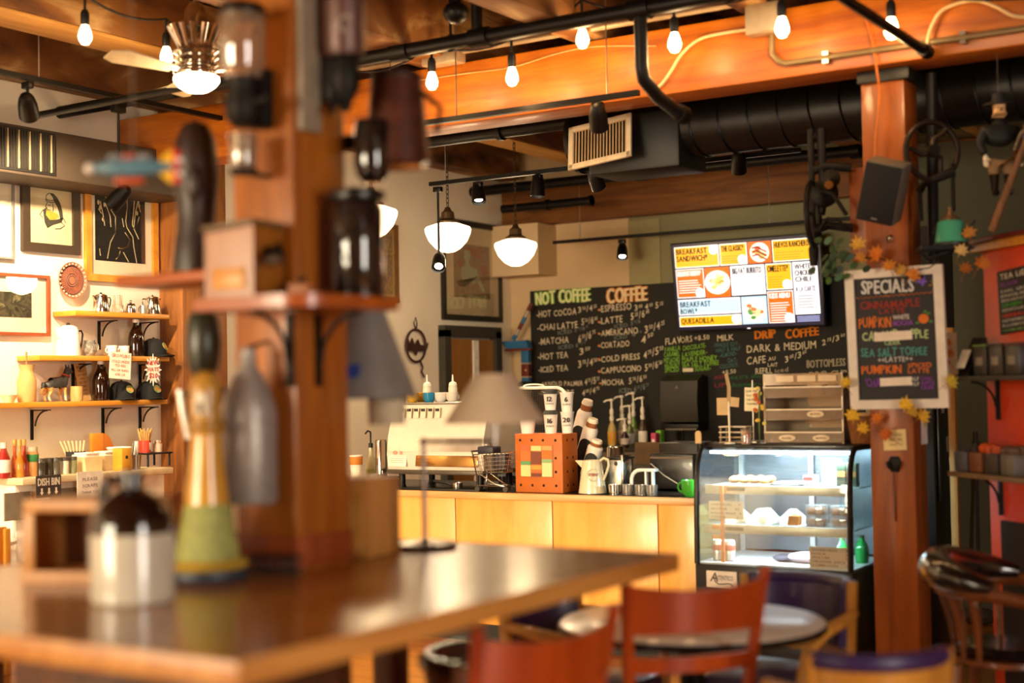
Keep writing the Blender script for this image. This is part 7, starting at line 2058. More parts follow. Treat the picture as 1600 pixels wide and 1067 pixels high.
# ---- wall-mounted coffee grinders
def clamp_plate(t, o_, u, h_, m):
    return None
q = Vector((-2.902, 3.100, 2.628))
t = thing('wall_grinder', 'wall coffee grinder with clear glass hopper on the left face of the post', 'coffee grinder', q)
MB().lathe([(0.05, -0.10), (0.066, -0.06), (0.069, 0.06), (0.066, 0.088)], (0, 0, 0), 32).build('glass_hopper', THIN('d8c0a0', 0.22, opacity=0.16, name='old_glass'), t)
MB().lathe([(0.070, 0.086), (0.072, 0.10), (0.064, 0.116), (0.001, 0.12)], (0, 0, 0), 30).build('lid', P('2a1e16', 0.35, 0.4), t)
MB().lathe([(0.05, -0.10), (0.042, -0.13), (0.055, -0.17), (0.05, -0.22), (0.03, -0.245)], (0, 0, 0), 24).box((0, 0.075, -0.15), (0.07, 0.05, 0.18), 0.01).build('iron_body', IRON, t)
MB().tube([(0.04, 0, -0.175), (0.10, -0.01, -0.175), (0.115, -0.01, -0.17)], [0.016, 0.013, 0.016], 10).build('crank', IRON, t)
MB().lathe([(0.034, -0.37), (0.038, -0.36), (0.044, -0.27), (0.041, -0.265), (0.034, -0.355), (0.001, -0.36)], (0, 0, 0), 24).build('catch_glass', THIN('d8ccb8', 0.2, opacity=0.15, name='milky_glass'), t)
MB().lathe([(0.04, -0.385), (0.042, -0.37), (0.03, -0.368)], (0, 0, 0), 20).box((0, 0.05, -0.38), (0.02, 0.10, 0.012)).build('cup_rest', IRON, t)

q = Vector((-2.700, 3.329, 2.691))
t = thing('wall_grinder', 'coffee grinder with dusky tin hopper marked C on the right face of the post', 'coffee grinder', q)
MB().box((-0.09, -0.06, -0.10), (0.022, 0.09, 0.42), 0.004).build('backing_board', P('8a7a66', 0.6), t)
MB().lathe([(0.052, -0.085), (0.062, -0.06), (0.062, 0.085), (0.056, 0.09)], (0, 0, 0), 32).build('tin_hopper', P('5a3c34', 0.4, 0.2), t)
MB().lathe([(0.064, 0.082), (0.064, 0.10), (0.03, 0.112), (0.001, 0.114)], (0, 0, 0), 30).build('lid', P('2a1c14', 0.4, 0.4), t)
mb = MB().tube([(0.024 * cos(R(a_)), 0.0, 0.024 * sin(R(a_))) for a_ in range(45, 320, 25)], 0.004, 6)
mb.v = [Vector((0.045 + 0.0 * v.x, -0.045, 0)) + Vector((0.70 * v.x, 0.70 * v.x, v.z)) + Vector((0.7, -0.7, 0)) * v.y for v in mb.v]
mb.build('c_emblem', P('9a8a7c', 0.4), t)
MB().lathe([(0.054, -0.085), (0.04, -0.10), (0.048, -0.14), (0.045, -0.18), (0.022, -0.22), (0.014, -0.25)], (0, 0, 0), 24).box((-0.055, 0, -0.15), (0.05, 0.05, 0.14), 0.01).build('iron_body', IRON, t)
MB().tube([(0.0, -0.03, -0.21), (-0.01, -0.055, -0.26)], [0.012, 0.009], 8).build('crank', IRON, t)

q = Vector((-2.678, 3.506, 2.424))
t = thing('wall_grinder', 'big rusty hopper grinder with a black jar on the far right of the post', 'coffee grinder', q)
MB().lathe([(0.075, 0.155), (0.08, 0.14), (0.10, -0.09), (0.106, -0.125), (0.10, -0.13)], (0.015, 0.03, 0), 26).build('rusty_hopper', P('4a2010', 0.5, 0.3, var=0.4, scale=20), t)
MB().lathe([(0.080, 0.14), (0.083, 0.15), (0.07, 0.165), (0.001, 0.17)], (0.015, 0.03, 0), 26).build('lid', P('2a140c', 0.5, 0.3), t)
MB().lathe([(0.001, -0.195), (0.03, -0.19), (0.05, -0.165), (0.056, -0.13), (0.056, -0.02), (0.05, 0.005), (0.001, 0.01)], (-0.01, -0.065, 0), 28).build('black_jar', P('14100f', 0.06, coat=0.8, name='black_glass'), t)
MB().tube([(-0.04, -0.05, -0.13), (0.05, 0.0, -0.135), (0.10, 0.03, -0.132)], [0.012, 0.012, 0.014], 10).build('handle', P('a0602c', 0.4), t)
MB().ball((0.112, 0.037, -0.131), 0.014, 10).build('handle_knob', P('e8d8bc', 0.3), t)
MB().tube([(0.09, 0.06, 0.10), (0.14, 0.09, 0.05), (0.13, 0.08, -0.03)], 0.009, 8).build('ear', IRON, t)
MB().box((-0.13, 0.0, -0.04), (0.14, 0.03, 0.05), 0.008).build('wall_arm', IRON, t)

# hanging things round the post
q = Vector((-2.908, 3.115, 1.490))
t = thing('hanging_bottle', 'grey hammered metal bottle hung on the left face of the post', 'bottle', q)
MB().lathe([(0.076, -0.215), (0.082, -0.205), (0.083, 0.05), (0.07, 0.10), (0.045, 0.155), (0.026, 0.19), (0.022, 0.235), (0.026, 0.24), (0.001, 0.242)], (0, 0, 0), 36).build('body', P('948c86', 0.3, 0.25, var=0.15, scale=70, bump=0.35, name='hammered_pewter'), t)
MB().tube([(0, 0, 0.24), (0, 0.05, 0.255), (0, 0.088, 0.26)], 0.006, 8).build('hook', IRON, t)
q = Vector((-3.204, 3.232, 1.757))
t = thing('hanging_gourd', 'dark olive bottle gourd hanging under the far post shelf', 'gourd', q)
MB().lathe([(0.001, -0.115), (0.03, -0.11), (0.05, -0.07), (0.056, 0.0), (0.05, 0.07), (0.034, 0.105), (0.001, 0.115)], (0, 0, 0), 28).build('body', P('26281a', 0.35, var=0.3), t)
MB().tube([(0, 0, 0.11), (0, 0, LZ - 0.037 - q.z)], 0.004, 6).build('cord', BLACK, t)
q = Vector((-2.876, 3.643, 1.728))
t = thing('metal_cone', 'blue-grey metal cone with a blue label hanging behind the post', 'cone', q)
MB().lathe([(0.155, -0.155), (0.158, -0.152), (0.05, 0.15), (0.046, 0.152), (0.152, -0.15)], (0, 0, 0), 40, close=True).build('cone', P('86827e', 0.4, 0.2, var=0.08), t)
MB().lathe([(0.06, -0.24), (0.062, -0.16), (0.05, -0.15)], (0.05, 0.03, 0.0), 26).build('pale_liner', P('c8b898', 0.6), t)
MB().tube([(0, 0, 0.15), (-0.06, -0.08, 0.22), (-0.1, -0.17, 0.26)], 0.008, 8).build('hook', IRON, t)
mb = MB()
mb.prism([(-0.04, -0.018), (0.04, -0.010), (0.038, 0.03), (-0.036, 0.024)], 0.004, (0.03, -0.139, -0.075), Vector((0.95, 0.22, 0)), Vector((0, 0.3, 1)))
mb.build('blue_label', P('2a4a9a', 0.5), t)
t = thing('toy_airship', 'blue toy airship with red and yellow tail fins hanging left of the post', 'toy', (-2.917, 2.686, 2.214), R(32))
MB().lathe([(0.001, -0.115), (0.014, -0.10), (0.023, -0.05), (0.025, 0.0), (0.021, 0.06), (0.010, 0.105), (0.006, 0.11)], (0, 0, 0), 26, X).build('hull', P('4f7484', 0.35, var=0.1), t)
MB().ball((-0.118, 0, 0), 0.014, 12).build('nose_ball', P('efe6d8', 0.3), t)
for k_, (z, c_) in enumerate(((1, 'd8a818'), (-1, 'd8a818'))):
    MB().prism([(0.065, 0.012 * z), (0.10, 0.045 * z), (0.112, 0.045 * z), (0.11, 0.008 * z)], 0.01, (0, 0.005, 0), X, Z).build('tail_fin', P(c_, 0.4), t)
for z in (1, -1):
    MB().box((0.118, 0, 0.024 * z), (0.02, 0.014, 0.044), 0.003).build('rudder', P('b8141c', 0.4), t)
    MB().ball((0.126, 0, 0.018 * z), 0.010, 10).build('tail_ball', P('d8dcd0', 0.3), t)
MB().box((-0.01, 0, -0.036), (0.08, 0.024, 0.016), 0.005).build('gondola', P('b84a1c', 0.4), t)
for k_ in range(3):
    MB().box((-0.05 + 0.04 * k_, 0, 0.028), (0.034, 0.02, 0.016), 0.003).build('deck_cabin', P('7a7a7c' if k_ != 1 else 'a8524a', 0.4), t)
wz = 3.55 - (-2.917, 2.686, 2.214)[2]
MB().tube([(0, 0, 0.03), (0, 0, wz + 0.03)], 0.0012, 4).build('thread', P('8a7a64', 0.6), t)
q = (-3.308, 3.338, 1.071)
t = thing('lever_corkscrew', 'black iron bar corkscrew with glossy white levers behind the yellow ornament', 'corkscrew', (q[0] - 0.10, q[1] + 0.15, T0))
zz = lambda y: (-3.091, 3.086, 2.789)[2] * 0 + (1.6 + (613 - y) * 4.35 / 2222 - T0)
MB().box((0, 0, 0.008), (0.12, 0.12, 0.016), 0.004).box((0, 0.02, zz(700) / 2), (0.04, 0.03, zz(700)), 0.006).box((0, 0, zz(645)), (0.075, 0.07, 0.17), 0.015).build('iron_frame', IRON, t)
mb = MB()
mb.tube([(-0.098, -0.062, zz(606)), (-0.09, -0.058, zz(640)), (-0.074, -0.047, zz(690))], 0.012, 10)
mb.build('white_lever', P('f6efe4', 0.15, coat=0.5), t)
MB().tube([(-0.03, -0.02, zz(695)), (-0.045, -0.03, zz(740)), (-0.05, -0.03, zz(785))], 0.011, 10).build('cream_lever', P('d8c49a', 0.2, coat=0.4), t)
MB().tube([(-0.098, -0.062, zz(612)), (0, 0, zz(625))], 0.008, 8).tube([(-0.03, -0.02, zz(695)), (0, 0.0, zz(680))], 0.008, 8).build('linkage', IRON, t)


# ================================================================== RIGHT-HAND POST AND HALL
QX0, QX1, QY0, QY1 = -2.394, -2.164, 7.164, 7.384
t = thing('timber_post', 'orange-brown timber post beside the pastry case', 'post', ((QX0 + QX1) / 2, (QY0 + QY1) / 2, 0))
M_POST2 = W('7a380c', 'ac5a18', 'Z', 5, 0.4, coat=0.25, bump=0.3, third='8a3a12', stretch=9, name='orange_post_timber')
MB().box((0, 0, 1.6), (QX1 - QX0, QY1 - QY0, 3.2), 0.012).build('post', M_POST2, t)
a, b = (-2.528, 7.300, 2.237), (-2.514, 7.300, 2.732)
MB().box((a[0] + 0.14 - (QX0 + QX1) / 2, 0.09, (a[2] + b[2]) / 2), (0.28, 0.06, b[2] - a[2]), 0.006).build('side_plank', M_POST2, t)
MB().box((0.01, -0.005, 3.165), (0.27, 0.26, 0.06), 0.004).build('cap_plate', BLACK, t)
fy = QY0 - 0.002

# specials board
bl, tr = (-2.479, 7.100, 1.458), (-1.978, 7.100, 2.173)
bcx, bcz = (bl[0] + tr[0]) / 2, (bl[2] + tr[2]) / 2
bw, bh = tr[0] - bl[0], tr[2] - bl[2]
t = thing('specials_board', 'white-framed specials chalkboard with coloured writing on the right-hand post', 'chalkboard', (bcx, 7.125, bcz), rot=(R(2), R(-0.6), 0))
M_FRM = P('e2d6c2', 0.45, var=0.1)
fw = 0.046
hw, hh = bw / 2, bh / 2
for k_, (poly) in enumerate((((-hw, -hh), (hw, -hh), (hw - fw, -hh + fw), (-hw + fw, -hh + fw)), ((hw, -hh), (hw, hh), (hw - fw, hh - fw), (hw - fw, -hh + fw)), ((hw, hh), (-hw, hh), (-hw + fw, hh - fw), (hw - fw, hh - fw)), ((-hw, hh), (-hw, -hh), (-hw + fw, -hh + fw), (-hw + fw, hh - fw)))):
    MB().prism(list(poly), 0.03, (0, 0.012, 0), X, Z).build('frame_bar', M_FRM, t)
MB().box((0, 0.006, 0), (2 * (hw - fw) + 0.01, 0.012, 2 * (hh - fw) + 0.01)).build('board', P('14100e', 0.6), t)
iw, ih = hw - fw, hh - fw
def sp(s, px0, px1, yb, yt, col, jit=0.06, bold=0.02, nm='special_line'):
    """write between photo-board columns px0..px1 and rows yb..yt of the board (board spans 1336..1462 x 430..625)"""
    u0, u1 = (px0 - 1336) / 126, (px1 - 1336) / 126
    v0, v1 = 1 - (yb - 430) / 195, 1 - (yt - 430) / 195
    return MB().text(s, (-iw + 2 * iw * u0, -0.0005, -ih + 2 * ih * v0), X, Z, 2 * ih * (v1 - v0), 2 * iw * (u1 - u0), jit, 'L', 0.0015, bold).build(nm, P(col, 0.85, var=0.05), t)
sp('SPECIALS', 1347, 1432, 455, 434, 'd8d8d0', 0.04, 0.03)
sp('CINNAMAPLE', 1344, 1440, 479, 467, '9a3020')
sp('LATTE', 1374, 1416, 488, 480, '9a3020')
sp('PUMPKIN', 1340, 1393, 509, 493, 'd8742a', 0.12)
sp('WHITE', 1395, 1422, 498, 491, 'd8d0c8')
sp('MOCHA', 1395, 1427, 508, 500, '8a4aa8')
sp('CARAMEL APPLE', 1345, 1450, 529, 515, 'b8cc8a', 0.1)
sp('CIDER', 1380, 1406, 538, 531, 'a8c08a')
sp('SEA SALT TOFFEE', 1342, 1447, 556, 543, '4a9488', 0.08)
sp('++LATTE++', 1368, 1424, 565, 557, 'c8c4bc')
sp('PUMPKIN', 1341, 1406, 583, 570, 'd8702a', 0.04, 0.04)
sp('SPICED', 1415, 1453, 575, 568, 'd8702a')
sp('LATTE', 1415, 1449, 584, 577, 'd8702a')
sp("'CHAI", 1346, 1374, 604, 591, '7a3a9a', 0.1)
sp('HALF', 1413, 1432, 596, 590, 'c8c4bc')
sp('HALF', 1413, 1432, 604, 598, 'c8c4bc')
sp('CHAI', 1434, 1452, 596, 590, '7a3a9a')
sp('APPLE', 1434, 1456, 603, 597, '7a3a9a')
sp('CIDER', 1434, 1455, 610, 604, '7a3a9a')
bxy = lambda px_, py_: (-iw + 2 * iw * (px_ - 1336) / 126, ih - 2 * ih * (py_ - 430) / 195)
MB().stroke([(bxy(1338 + 4 * k_, 461 + (1 if k_ % 2 else -1) - 0.08 * k_)) for k_ in range(31)], 0.005, (0, -0.0005, 0), X, Z, 0.0015).build('wavy_line', P('d87a3a', 0.85), t)
q = bxy(1443, 499)
MB().prism([(q[0] + 0.026 * cos(R(a_)), q[1] + 0.024 * sin(R(a_))) for a_ in range(0, 360, 24)], 0.0015, (0, -0.0005, 0), X, Z).build('pumpkin_drawing', P('e0782a', 0.85), t)
mb = MB()
for dx, dy in ((8, -8), (-10, 6), (11, 5), (3, -11)):
    q = bxy(1443 + dx, 499 + dy)
    mb.prism([(q[0] + 0.010 * cos(R(a_)), q[1] + 0.006 * sin(R(a_))) for a_ in range(0, 360, 45)], 0.0015, (0, -0.001, 0), X, Z)
mb.build('leaf_drawing', P('4a8a44', 0.85), t)
q = [bxy(*p_) for p_ in ((1433, 442), (1439, 436), (1443, 438), (1449, 430), (1448, 438), (1452, 441), (1447, 443), (1444, 449), (1441, 443))]
MB().prism(q, 0.0015, (0, -0.0005, 0), X, Z).build('bat_drawing', P('7a5ac8', 0.85), t)
mb = MB()
for cx_, cy_ in ((1438, 431), (1456, 444)):
    mb.stroke([bxy(cx_ + 3.5 * cos(R(a_)), cy_ + 3.5 * sin(R(a_))) for a_ in range(-60, 150, 30)], 0.006, (0, -0.0005, 0), X, Z, 0.0015)
mb.build('moon_drawing', P('e0a838', 0.85), t)
for px0, px1, py0, py1, nm in ((1364, 1424, 517, 531, 0), (1370, 1420, 590, 603, 1)):
    a_, b_ = bxy(px0, py1), bxy(px1, py0)
    MB().box(((a_[0] + b_[0]) / 2, -0.0025, (a_[1] + b_[1]) / 2), (b_[0] - a_[0], 0.002, b_[1] - a_[1]), rot=(0, R(-1), 0)).build('paper_strip', P('f0e2cc', 0.8), t)

# maple leaves strung round the board
def leaf_mesh(s):
    pts = []
    for a_, r_ in ((90, 1.0), (75, .55), (55, .85), (42, .5), (20, .9), (5, .5), (-25, .6), (-50, .3), (-80, .28), (-90, .75), (-100, .28), (-130, .3), (-155, .6), (175, .5), (160, .9), (138, .5), (125, .85), (105, .55)):
        pts.append((s * r_ * cos(R(a_)), s * r_ * sin(R(a_))))
    m_ = MB()
    n_ = len(pts)
    vs = [(0, -0.012, 0)] + [(p_[0], 0.0 + 0.12 * abs(p_[0]), p_[1]) for p_ in pts]
    m_.add(vs, [(0, 1 + i, 1 + (i + 1) % n_) for i in range(n_)])
    vs2 = [(v[0], v[1] + 0.002, v[2]) for v in vs]
    m_.add(vs2, [(0, 1 + (i + 1) % n_, 1 + i) for i in range(n_)])
    return m_
LV = ((1341,384,'d8a43a','yellow maple leaf above the left end of the specials board'), (1343,402,'c8842a','amber maple leaf at the top left corner of the specials board'), (1371,398,'d8781c','orange maple leaf on the middle of the board top'), (1380,412,'d88a24','orange-yellow maple leaf hanging over the board title'),
      (1407,424,'c89a3a','pale amber maple leaf over the end of the board title'), (1424,431,'d8842a','orange maple leaf over the last letters of the board title'), (1332,652,'e0b020','yellow maple leaf under the left corner of the board'), (1341,662,'d8a41c','second yellow maple leaf under the left corner of the board'),
      (1373,655,'d8781c','orange maple leaf on the post under the board'), (1378,670,'c8641c','dark orange maple leaf at the top of the yellow note'), (1414,634,'e8b81c','bright yellow maple leaf on the bottom frame of the board'), (1438,650,'d8a82a','yellow maple leaf at the right under the board'), (1424,646,'b8902c','olive-yellow maple leaf between two others under the board'),
      (1501,393,'d8bc74','pale cream maple leaf under the green oil can'), (1510,420,'a8601c','brown-orange maple leaf left of the orange partition'), (1524,416,'b8681c','orange maple leaf nearest the orange partition'), (1512,365,'b87a2c','amber leaf at the spout of the green oil can'), (1480,595,'b8a02c','small yellow-green leaf at the right edge of the board'), (1322,600,'d8b02c','small yellow leaf at the left edge of the board'))
for k_, (px_, py_, c_, lab) in enumerate(LV):
    pass
def leaf(p_, c_, lab, k_):
    rr = random.Random(k_)
    s = rr.uniform(0.046, 0.064)
    t = thing('maple_leaf', lab, 'leaf', p_, rot=(rr.uniform(-.3, .3), rr.uniform(-1.2, 1.2), rr.uniform(-.3, .5)))
    leaf_mesh(s).build('blade', P(c_, 0.7, var=0.2, scale=30), t, smooth=20)
    MB().tube([(0, 0.0, -s * 0.6), (0.004, 0.004, -s * 1.3)], 0.0018, 5).build('stalk', P('8a5a1c', 0.7), t)
for k_, (p_, c_, lab) in enumerate((
    ((-2.382, 7.030, 2.288), *LV[0][2:]), ((-2.377, 7.030, 2.222), *LV[1][2:]), ((-2.290, 7.050, 2.238), *LV[2][2:]), ((-2.230, 7.050, 2.172), *LV[3][2:]), ((-2.175, 7.050, 2.146), *LV[4][2:]),
    ((-2.118, 7.050, 2.121), *LV[5][2:]), ((-2.442, 7.050, 1.417), *LV[6][2:]), ((-2.391, 7.040, 1.355), *LV[7][2:]), ((-2.323, 7.100, 1.405), *LV[8][2:]), ((-2.282, 7.100, 1.324), *LV[9][2:]),
    ((-2.171, 7.050, 1.473), *LV[10][2:]), ((-2.104, 7.100, 1.417), *LV[11][2:]), ((-2.146, 7.070, 1.437), *LV[12][2:]), ((-1.875, 7.050, 2.226), *LV[13][2:]), ((-1.882, 7.150, 2.144), *LV[14][2:]),
    ((-1.804, 7.150, 2.165), *LV[15][2:]), ((-1.832, 7.050, 2.308), *LV[16][2:]), ((-1.949, 7.060, 1.587), *LV[17][2:]), ((-2.472, 7.050, 1.587), *LV[18][2:]))):
    leaf(p_, c_, lab, k_)
solo('garland_twig', MB().tube([(-2.481, 7.090, 2.273), (-2.387, 7.080, 2.233), (-2.271, 7.080, 2.216), (-2.142, 7.080, 2.146), (-2.042, 7.090, 2.160), (-1.990, 7.090, 2.189)], 0.003, 5), P('3a2410', 0.7), 'thin brown garland twig along the top of the specials board', 'twig')
t = thing('trailing_plant', 'small dark green trailing plant left of the specials board top', 'plant', (-2.498, 7.000, 2.202))
st = MB()
rr = random.Random(4)
for k_ in range(30):
    p_ = Vector((rr.gauss(-0.01, .05), rr.gauss(0, .03), rr.gauss(0.02, .055)))
    l = MB()
    n_ = Vector((rr.uniform(-1, 1), -1, rr.uniform(-.5, 1))).normalized()
    u = n_.orthogonal().normalized(); v = n_.cross(u)
    l.prism([(0.026 * cos(R(a_)), 0.017 * sin(R(a_))) for a_ in range(0, 360, 45)], 0.002, p_, u, v)
    l.build('leaf', P('20401a' if k_ % 3 else '345a22', 0.5, var=0.3), t)
MB().tube([(0.09, -0.05, 0.0), (0.04, 0, 0.02), (0, 0, 0.04), (-0.06, 0, -0.02), (-0.07, 0, -0.09)], 0.004, 5).build('stem', P('2a3a18', 0.6), t)

# note, bottle opener, knob, papers
t = thing('paper_note', 'small yellow handwritten note on the post under the specials board', 'note', ((-2.262, 7.160, 1.299)[0], fy - 0.002, (-2.262, 7.160, 1.299)[2]), rot=(0, R(-2), 0))
MB().box((0, 0, 0), (0.118, 0.003, 0.105)).build('paper', P('e8cf8e', 0.8), t)
for k_, s in enumerate(('PLEASE', 'ORDER HERE', 'THANK YOU')):
    MB().text(s, (0.005, -0.002, 0.02 - 0.025 * k_), X, Z, 0.011, 0.07, 0.06, 'C', 0.001).build('handwritten_line', P('8a7444', 0.8), t)
q = (-2.265, 7.160, 1.185)
t = thing('bottle_opener', 'iron wall bottle opener screwed to the right-hand post', 'bottle opener', (q[0], fy, q[2]))
MB().prism([(-0.02, 0.03), (0.02, 0.03), (0.035, 0.0), (0.02, -0.05), (-0.02, -0.05), (-0.035, 0.0)], 0.008, (0, 0.0, 0), X, Z).tube(arc((0, -0.03, -0.005), 0.03, 160, 380, 10, X, Z), 0.007, 6).build('opener', IRON, t)
MB().cyl((0, -0.02, -0.05), (0, -0.008, -0.30), 0.003, n=6).build('cord', IRON, t)
q = (-2.260, 7.160, 2.329)
t = thing('chrome_hook', 'small chrome hook on the post above the specials board', 'hook', (q[0], fy, q[2]))
MB().lathe([(0.018, 0), (0.018, 0.006), (0.006, 0.012)], (0, 0, 0), 16, -Y).tube([(0, -0.01, 0.012), (0, -0.04, 0.0), (0, -0.045, -0.02), (0, -0.025, -0.03)], 0.006, 8).build('hook', CHROME, t)
q = (-2.155, 7.311, 1.356)
t = thing('paper_note', 'white paper with a yellow drawing on the side of the right-hand post', 'note', q)
MB().box((0, 0, 0), (0.003, 0.10, 0.17)).build('paper', P('e8e4dc', 0.8), t)
MB().ball((0.002, 0.01, 0.03), (0.002, 0.02, 0.03), 8).build('drawing', P('d8b03a', 0.8), t)

# loudspeaker
t = thing('loudspeaker', 'black loudspeaker with grey top tilted on the right-hand post', 'loudspeaker', (-2.218, 6.955, 2.546), rot=(R(16), R(16), R(6)))
MB().box((0, 0.0, 0), (0.19, 0.17, 0.30), 0.008).build('cabinet', P('6a6258', 0.5, var=0.05), t)
MB().box((0, -0.088, -0.002), (0.182, 0.012, 0.292), 0.004).build('grille', P('0c0b0c', 0.7), t, label='black cloth grille')
MB().box((0, -0.0955, -0.128), (0.03, 0.003, 0.007)).build('badge', P('8a8a8c', 0.3, 0.8), t)
MB().tube([(0, 0.08, 0), (0.0, 0.15, 0.02)], 0.018, 8).build('wall_mount', BLACK, t)

# antique post drill left of the post
q = Vector((-2.634, 7.270, 2.610))
t = thing('post_drill', 'antique black iron post drill left of the right-hand post, in front of the screen', 'drill', q)
SPX = Vector((-2.701, 7.270, 2.617)).x - q.x
zt_, zb_ = (-2.703, 7.270, 2.951)[2] - q.z, (-2.707, 7.270, 2.280)[2] - q.z
MB().tube([(SPX, -0.02, zt_), (SPX, -0.02, zb_)], [0.018, 0.016], 10).build('spindle', IRON, t)
MB().tube([(SPX, -0.02, zb_ + 0.06), (SPX, -0.02, zb_ + 0.03), (SPX, -0.02, zb_ - 0.06)], [0.016, 0.028, 0.022], 12).build('chuck', IRON, t)
MB().tube([(SPX + 0.0, -0.02, zt_ - 0.04), (SPX + 0.05, 0.0, zt_), (SPX + 0.055, 0, -0.05), (SPX + 0.04, 0, -0.12)], [0.02, 0.024, 0.022, 0.02], 10).build('frame', IRON, t)
for z in (0.12, -0.2):
    MB().tube([(SPX, -0.01, z), (SPX + 0.08, 0, z + 0.02), (SPX + 0.20, 0.03, z)], [0.026, 0.022, 0.024], 10).build('arm', IRON, t)
wax = Vector((0.99, 0.157, 0.0))
MB().tube([Vector((SPX + 0.02, -0.07, -0.12)) + wax.orthogonal().normalized() * (0.165 * cos(R(k_ * 15))) + wax.cross(wax.orthogonal()).normalized() * (0.165 * sin(R(k_ * 15))) for k_ in range(24)], 0.016, 8, closed=True).build('flywheel', IRON, t)
for k_ in range(3):
    d = wax.orthogonal().normalized() * cos(R(120 * k_ + 20)) + wax.cross(wax.orthogonal()).normalized() * sin(R(120 * k_ + 20))
    MB().tube([Vector((SPX + 0.02, -0.07, -0.12)), Vector((SPX + 0.02, -0.07, -0.12)) + d * 0.16], 0.010, 6).build('spoke', IRON, t)
MB().lathe([(0.06, -0.02), (0.075, -0.01), (0.075, 0.01), (0.06, 0.02)], (SPX + 0.07, -0.03, -0.01), 20, (0.3, -1, 0)).lathe([(0.05, 0), (0.001, 0.02)], (SPX + 0.12, -0.06, 0.06), 18, (0.3, -1, 0)).build('gear', IRON, t)
MB().tube([(SPX + 0.06, -0.05, 0.0), (SPX + 0.13, -0.08, -0.02), (SPX + 0.17, -0.08, -0.08), (SPX + 0.2, -0.06, -0.14)], 0.011, 8).tube([(SPX + 0.05, -0.05, -0.2), (SPX + 0.10, -0.07, -0.15), (SPX + 0.16, -0.06, -0.16), (SPX + 0.18, -0.04, -0.22)], 0.010, 8).build('crank', IRON, t)
MB().lathe([(0.022, 0), (0.026, 0.02), (0.022, 0.035)], (SPX + 0.12, -0.09, 0.02), 14, (0.3, -1, 0)).build('brass_boss', P('8a5a28', 0.35, 0.8), t)

# second post drill on the right of the post, with a big wheel
q = Vector((-2.020, 6.984, 2.525))
q = Vector((-2.062, 7.131, 2.577))
t = thing('post_drill', 'antique black iron post drill with a large hand wheel right of the post', 'drill', q)
wc = Vector((-2.020, 7.115, 2.745)) - q
CR, CV = Vector((0.843, 0.537, 0)), Vector((-0.537, 0.843, 0))
wn = (CV * 0.96 - CR * 0.2).normalized()
wu = (CR - wn * CR.dot(wn)).normalized()
rim = [wc + wu * (0.142 * cos(R(k_ * 12))) + Z * (0.146 * sin(R(k_ * 12))) for k_ in range(30)]
MB().tube(rim, 0.015, 10, closed=True).build('hand_wheel', P('2c2018', 0.45, 0.6, var=0.3), t)
for k_ in range(3):
    a_ = 175 + 120 * k_
    d0 = wu * cos(R(a_)) + Z * sin(R(a_))
    d1 = wu * cos(R(a_ + 25)) + Z * sin(R(a_ + 25))
    MB().tube([wc, wc + d1 * 0.06, wc + d0 * 0.11, wc + d0 * 0.138], [0.02, 0.014, 0.012, 0.014], 8).build('spoke', P('2c2018', 0.45, 0.6, var=0.3), t)
MB().lathe([(0.03, -0.03), (0.034, 0.0), (0.026, 0.03)], wc, 16, wn).tube([wc, wc + wn * 0.10], 0.016, 8).build('hub', IRON, t)
ctop, cbot = Vector((-2.078, 7.347, 3.184)) - q, Vector((-2.101, 7.372, 2.141)) - q
MB().tube([ctop, cbot], 0.028, 10).build('column', P('0f0d0c', 0.5, 0.3), t)
MB().tube([Vector((-2.099, 7.167, 2.561)) - q, Vector((-2.064, 7.118, 2.585)) - q, Vector((-2.003, 7.108, 2.601)) - q, Vector((-1.926, 7.156, 2.637)) - q], [0.02, 0.018, 0.02, 0.024], 10).build('upper_arm', IRON, t)
MB().tube([Vector((-1.930, 7.152, 2.679)) - q, Vector((-1.933, 7.159, 2.439)) - q], 0.010, 8).build('spindle', IRON, t)
MB().tube([Vector((-2.084, 7.106, 2.544)) - q, Vector((-2.083, 7.112, 2.399)) - q], 0.012, 8).build('crank_rod', IRON, t)
tb0 = Vector((-1.936, 7.105, 2.263)) - q
MB().prism([(-0.16, -0.06), (0.10, -0.05), (0.10, 0.05), (-0.16, 0.06)], -0.02, tb0 - Z * 0.002, CR, CV).tube([tb0 - CR * 0.15 - Z * 0.02, tb0 - CR * 0.12 - Z * 0.06, tb0 + CR * 0.02 - Z * 0.022], 0.012, 8).build('drill_table', IRON, t)

ob = q + tb0
t = thing('oil_can', 'mint green enamel oil can standing on the drill table', 'oil can', ob)
MB().lathe([(0.082, 0), (0.084, 0.012), (0.080, 0.016)], (0, 0, 0), 30).build('base_rim', P('1c2a22', 0.4), t)
MB().lathe([(0.079, 0.014), (0.076, 0.03), (0.062, 0.118), (0.055, 0.124)], (0, 0, 0), 32).build('body', P('4aa886', 0.22, coat=0.5, var=0.06), t)
MB().lathe([(0.054, 0.124), (0.04, 0.14), (0.02, 0.155), (0.012, 0.175), (0.012, 0.19)], (0, 0, 0), 22).build('neck', P('8a6a4c', 0.4, 0.6), t)
MB().tube([CR * 0.07 + Z * 0.02, CR * 0.085 + Z * 0.06, CR * 0.125 + Z * 0.13], [0.009, 0.007, 0.005], 8).build('spout', P('3a3a3c', 0.35, 0.6), t)
MB().tube([CR * -0.05 + Z * 0.11, CR * -0.075 + Z * 0.10, CR * -0.085 + Z * 0.06], 0.004, 6).build('handle', P('3a3a3c', 0.35, 0.6), t)

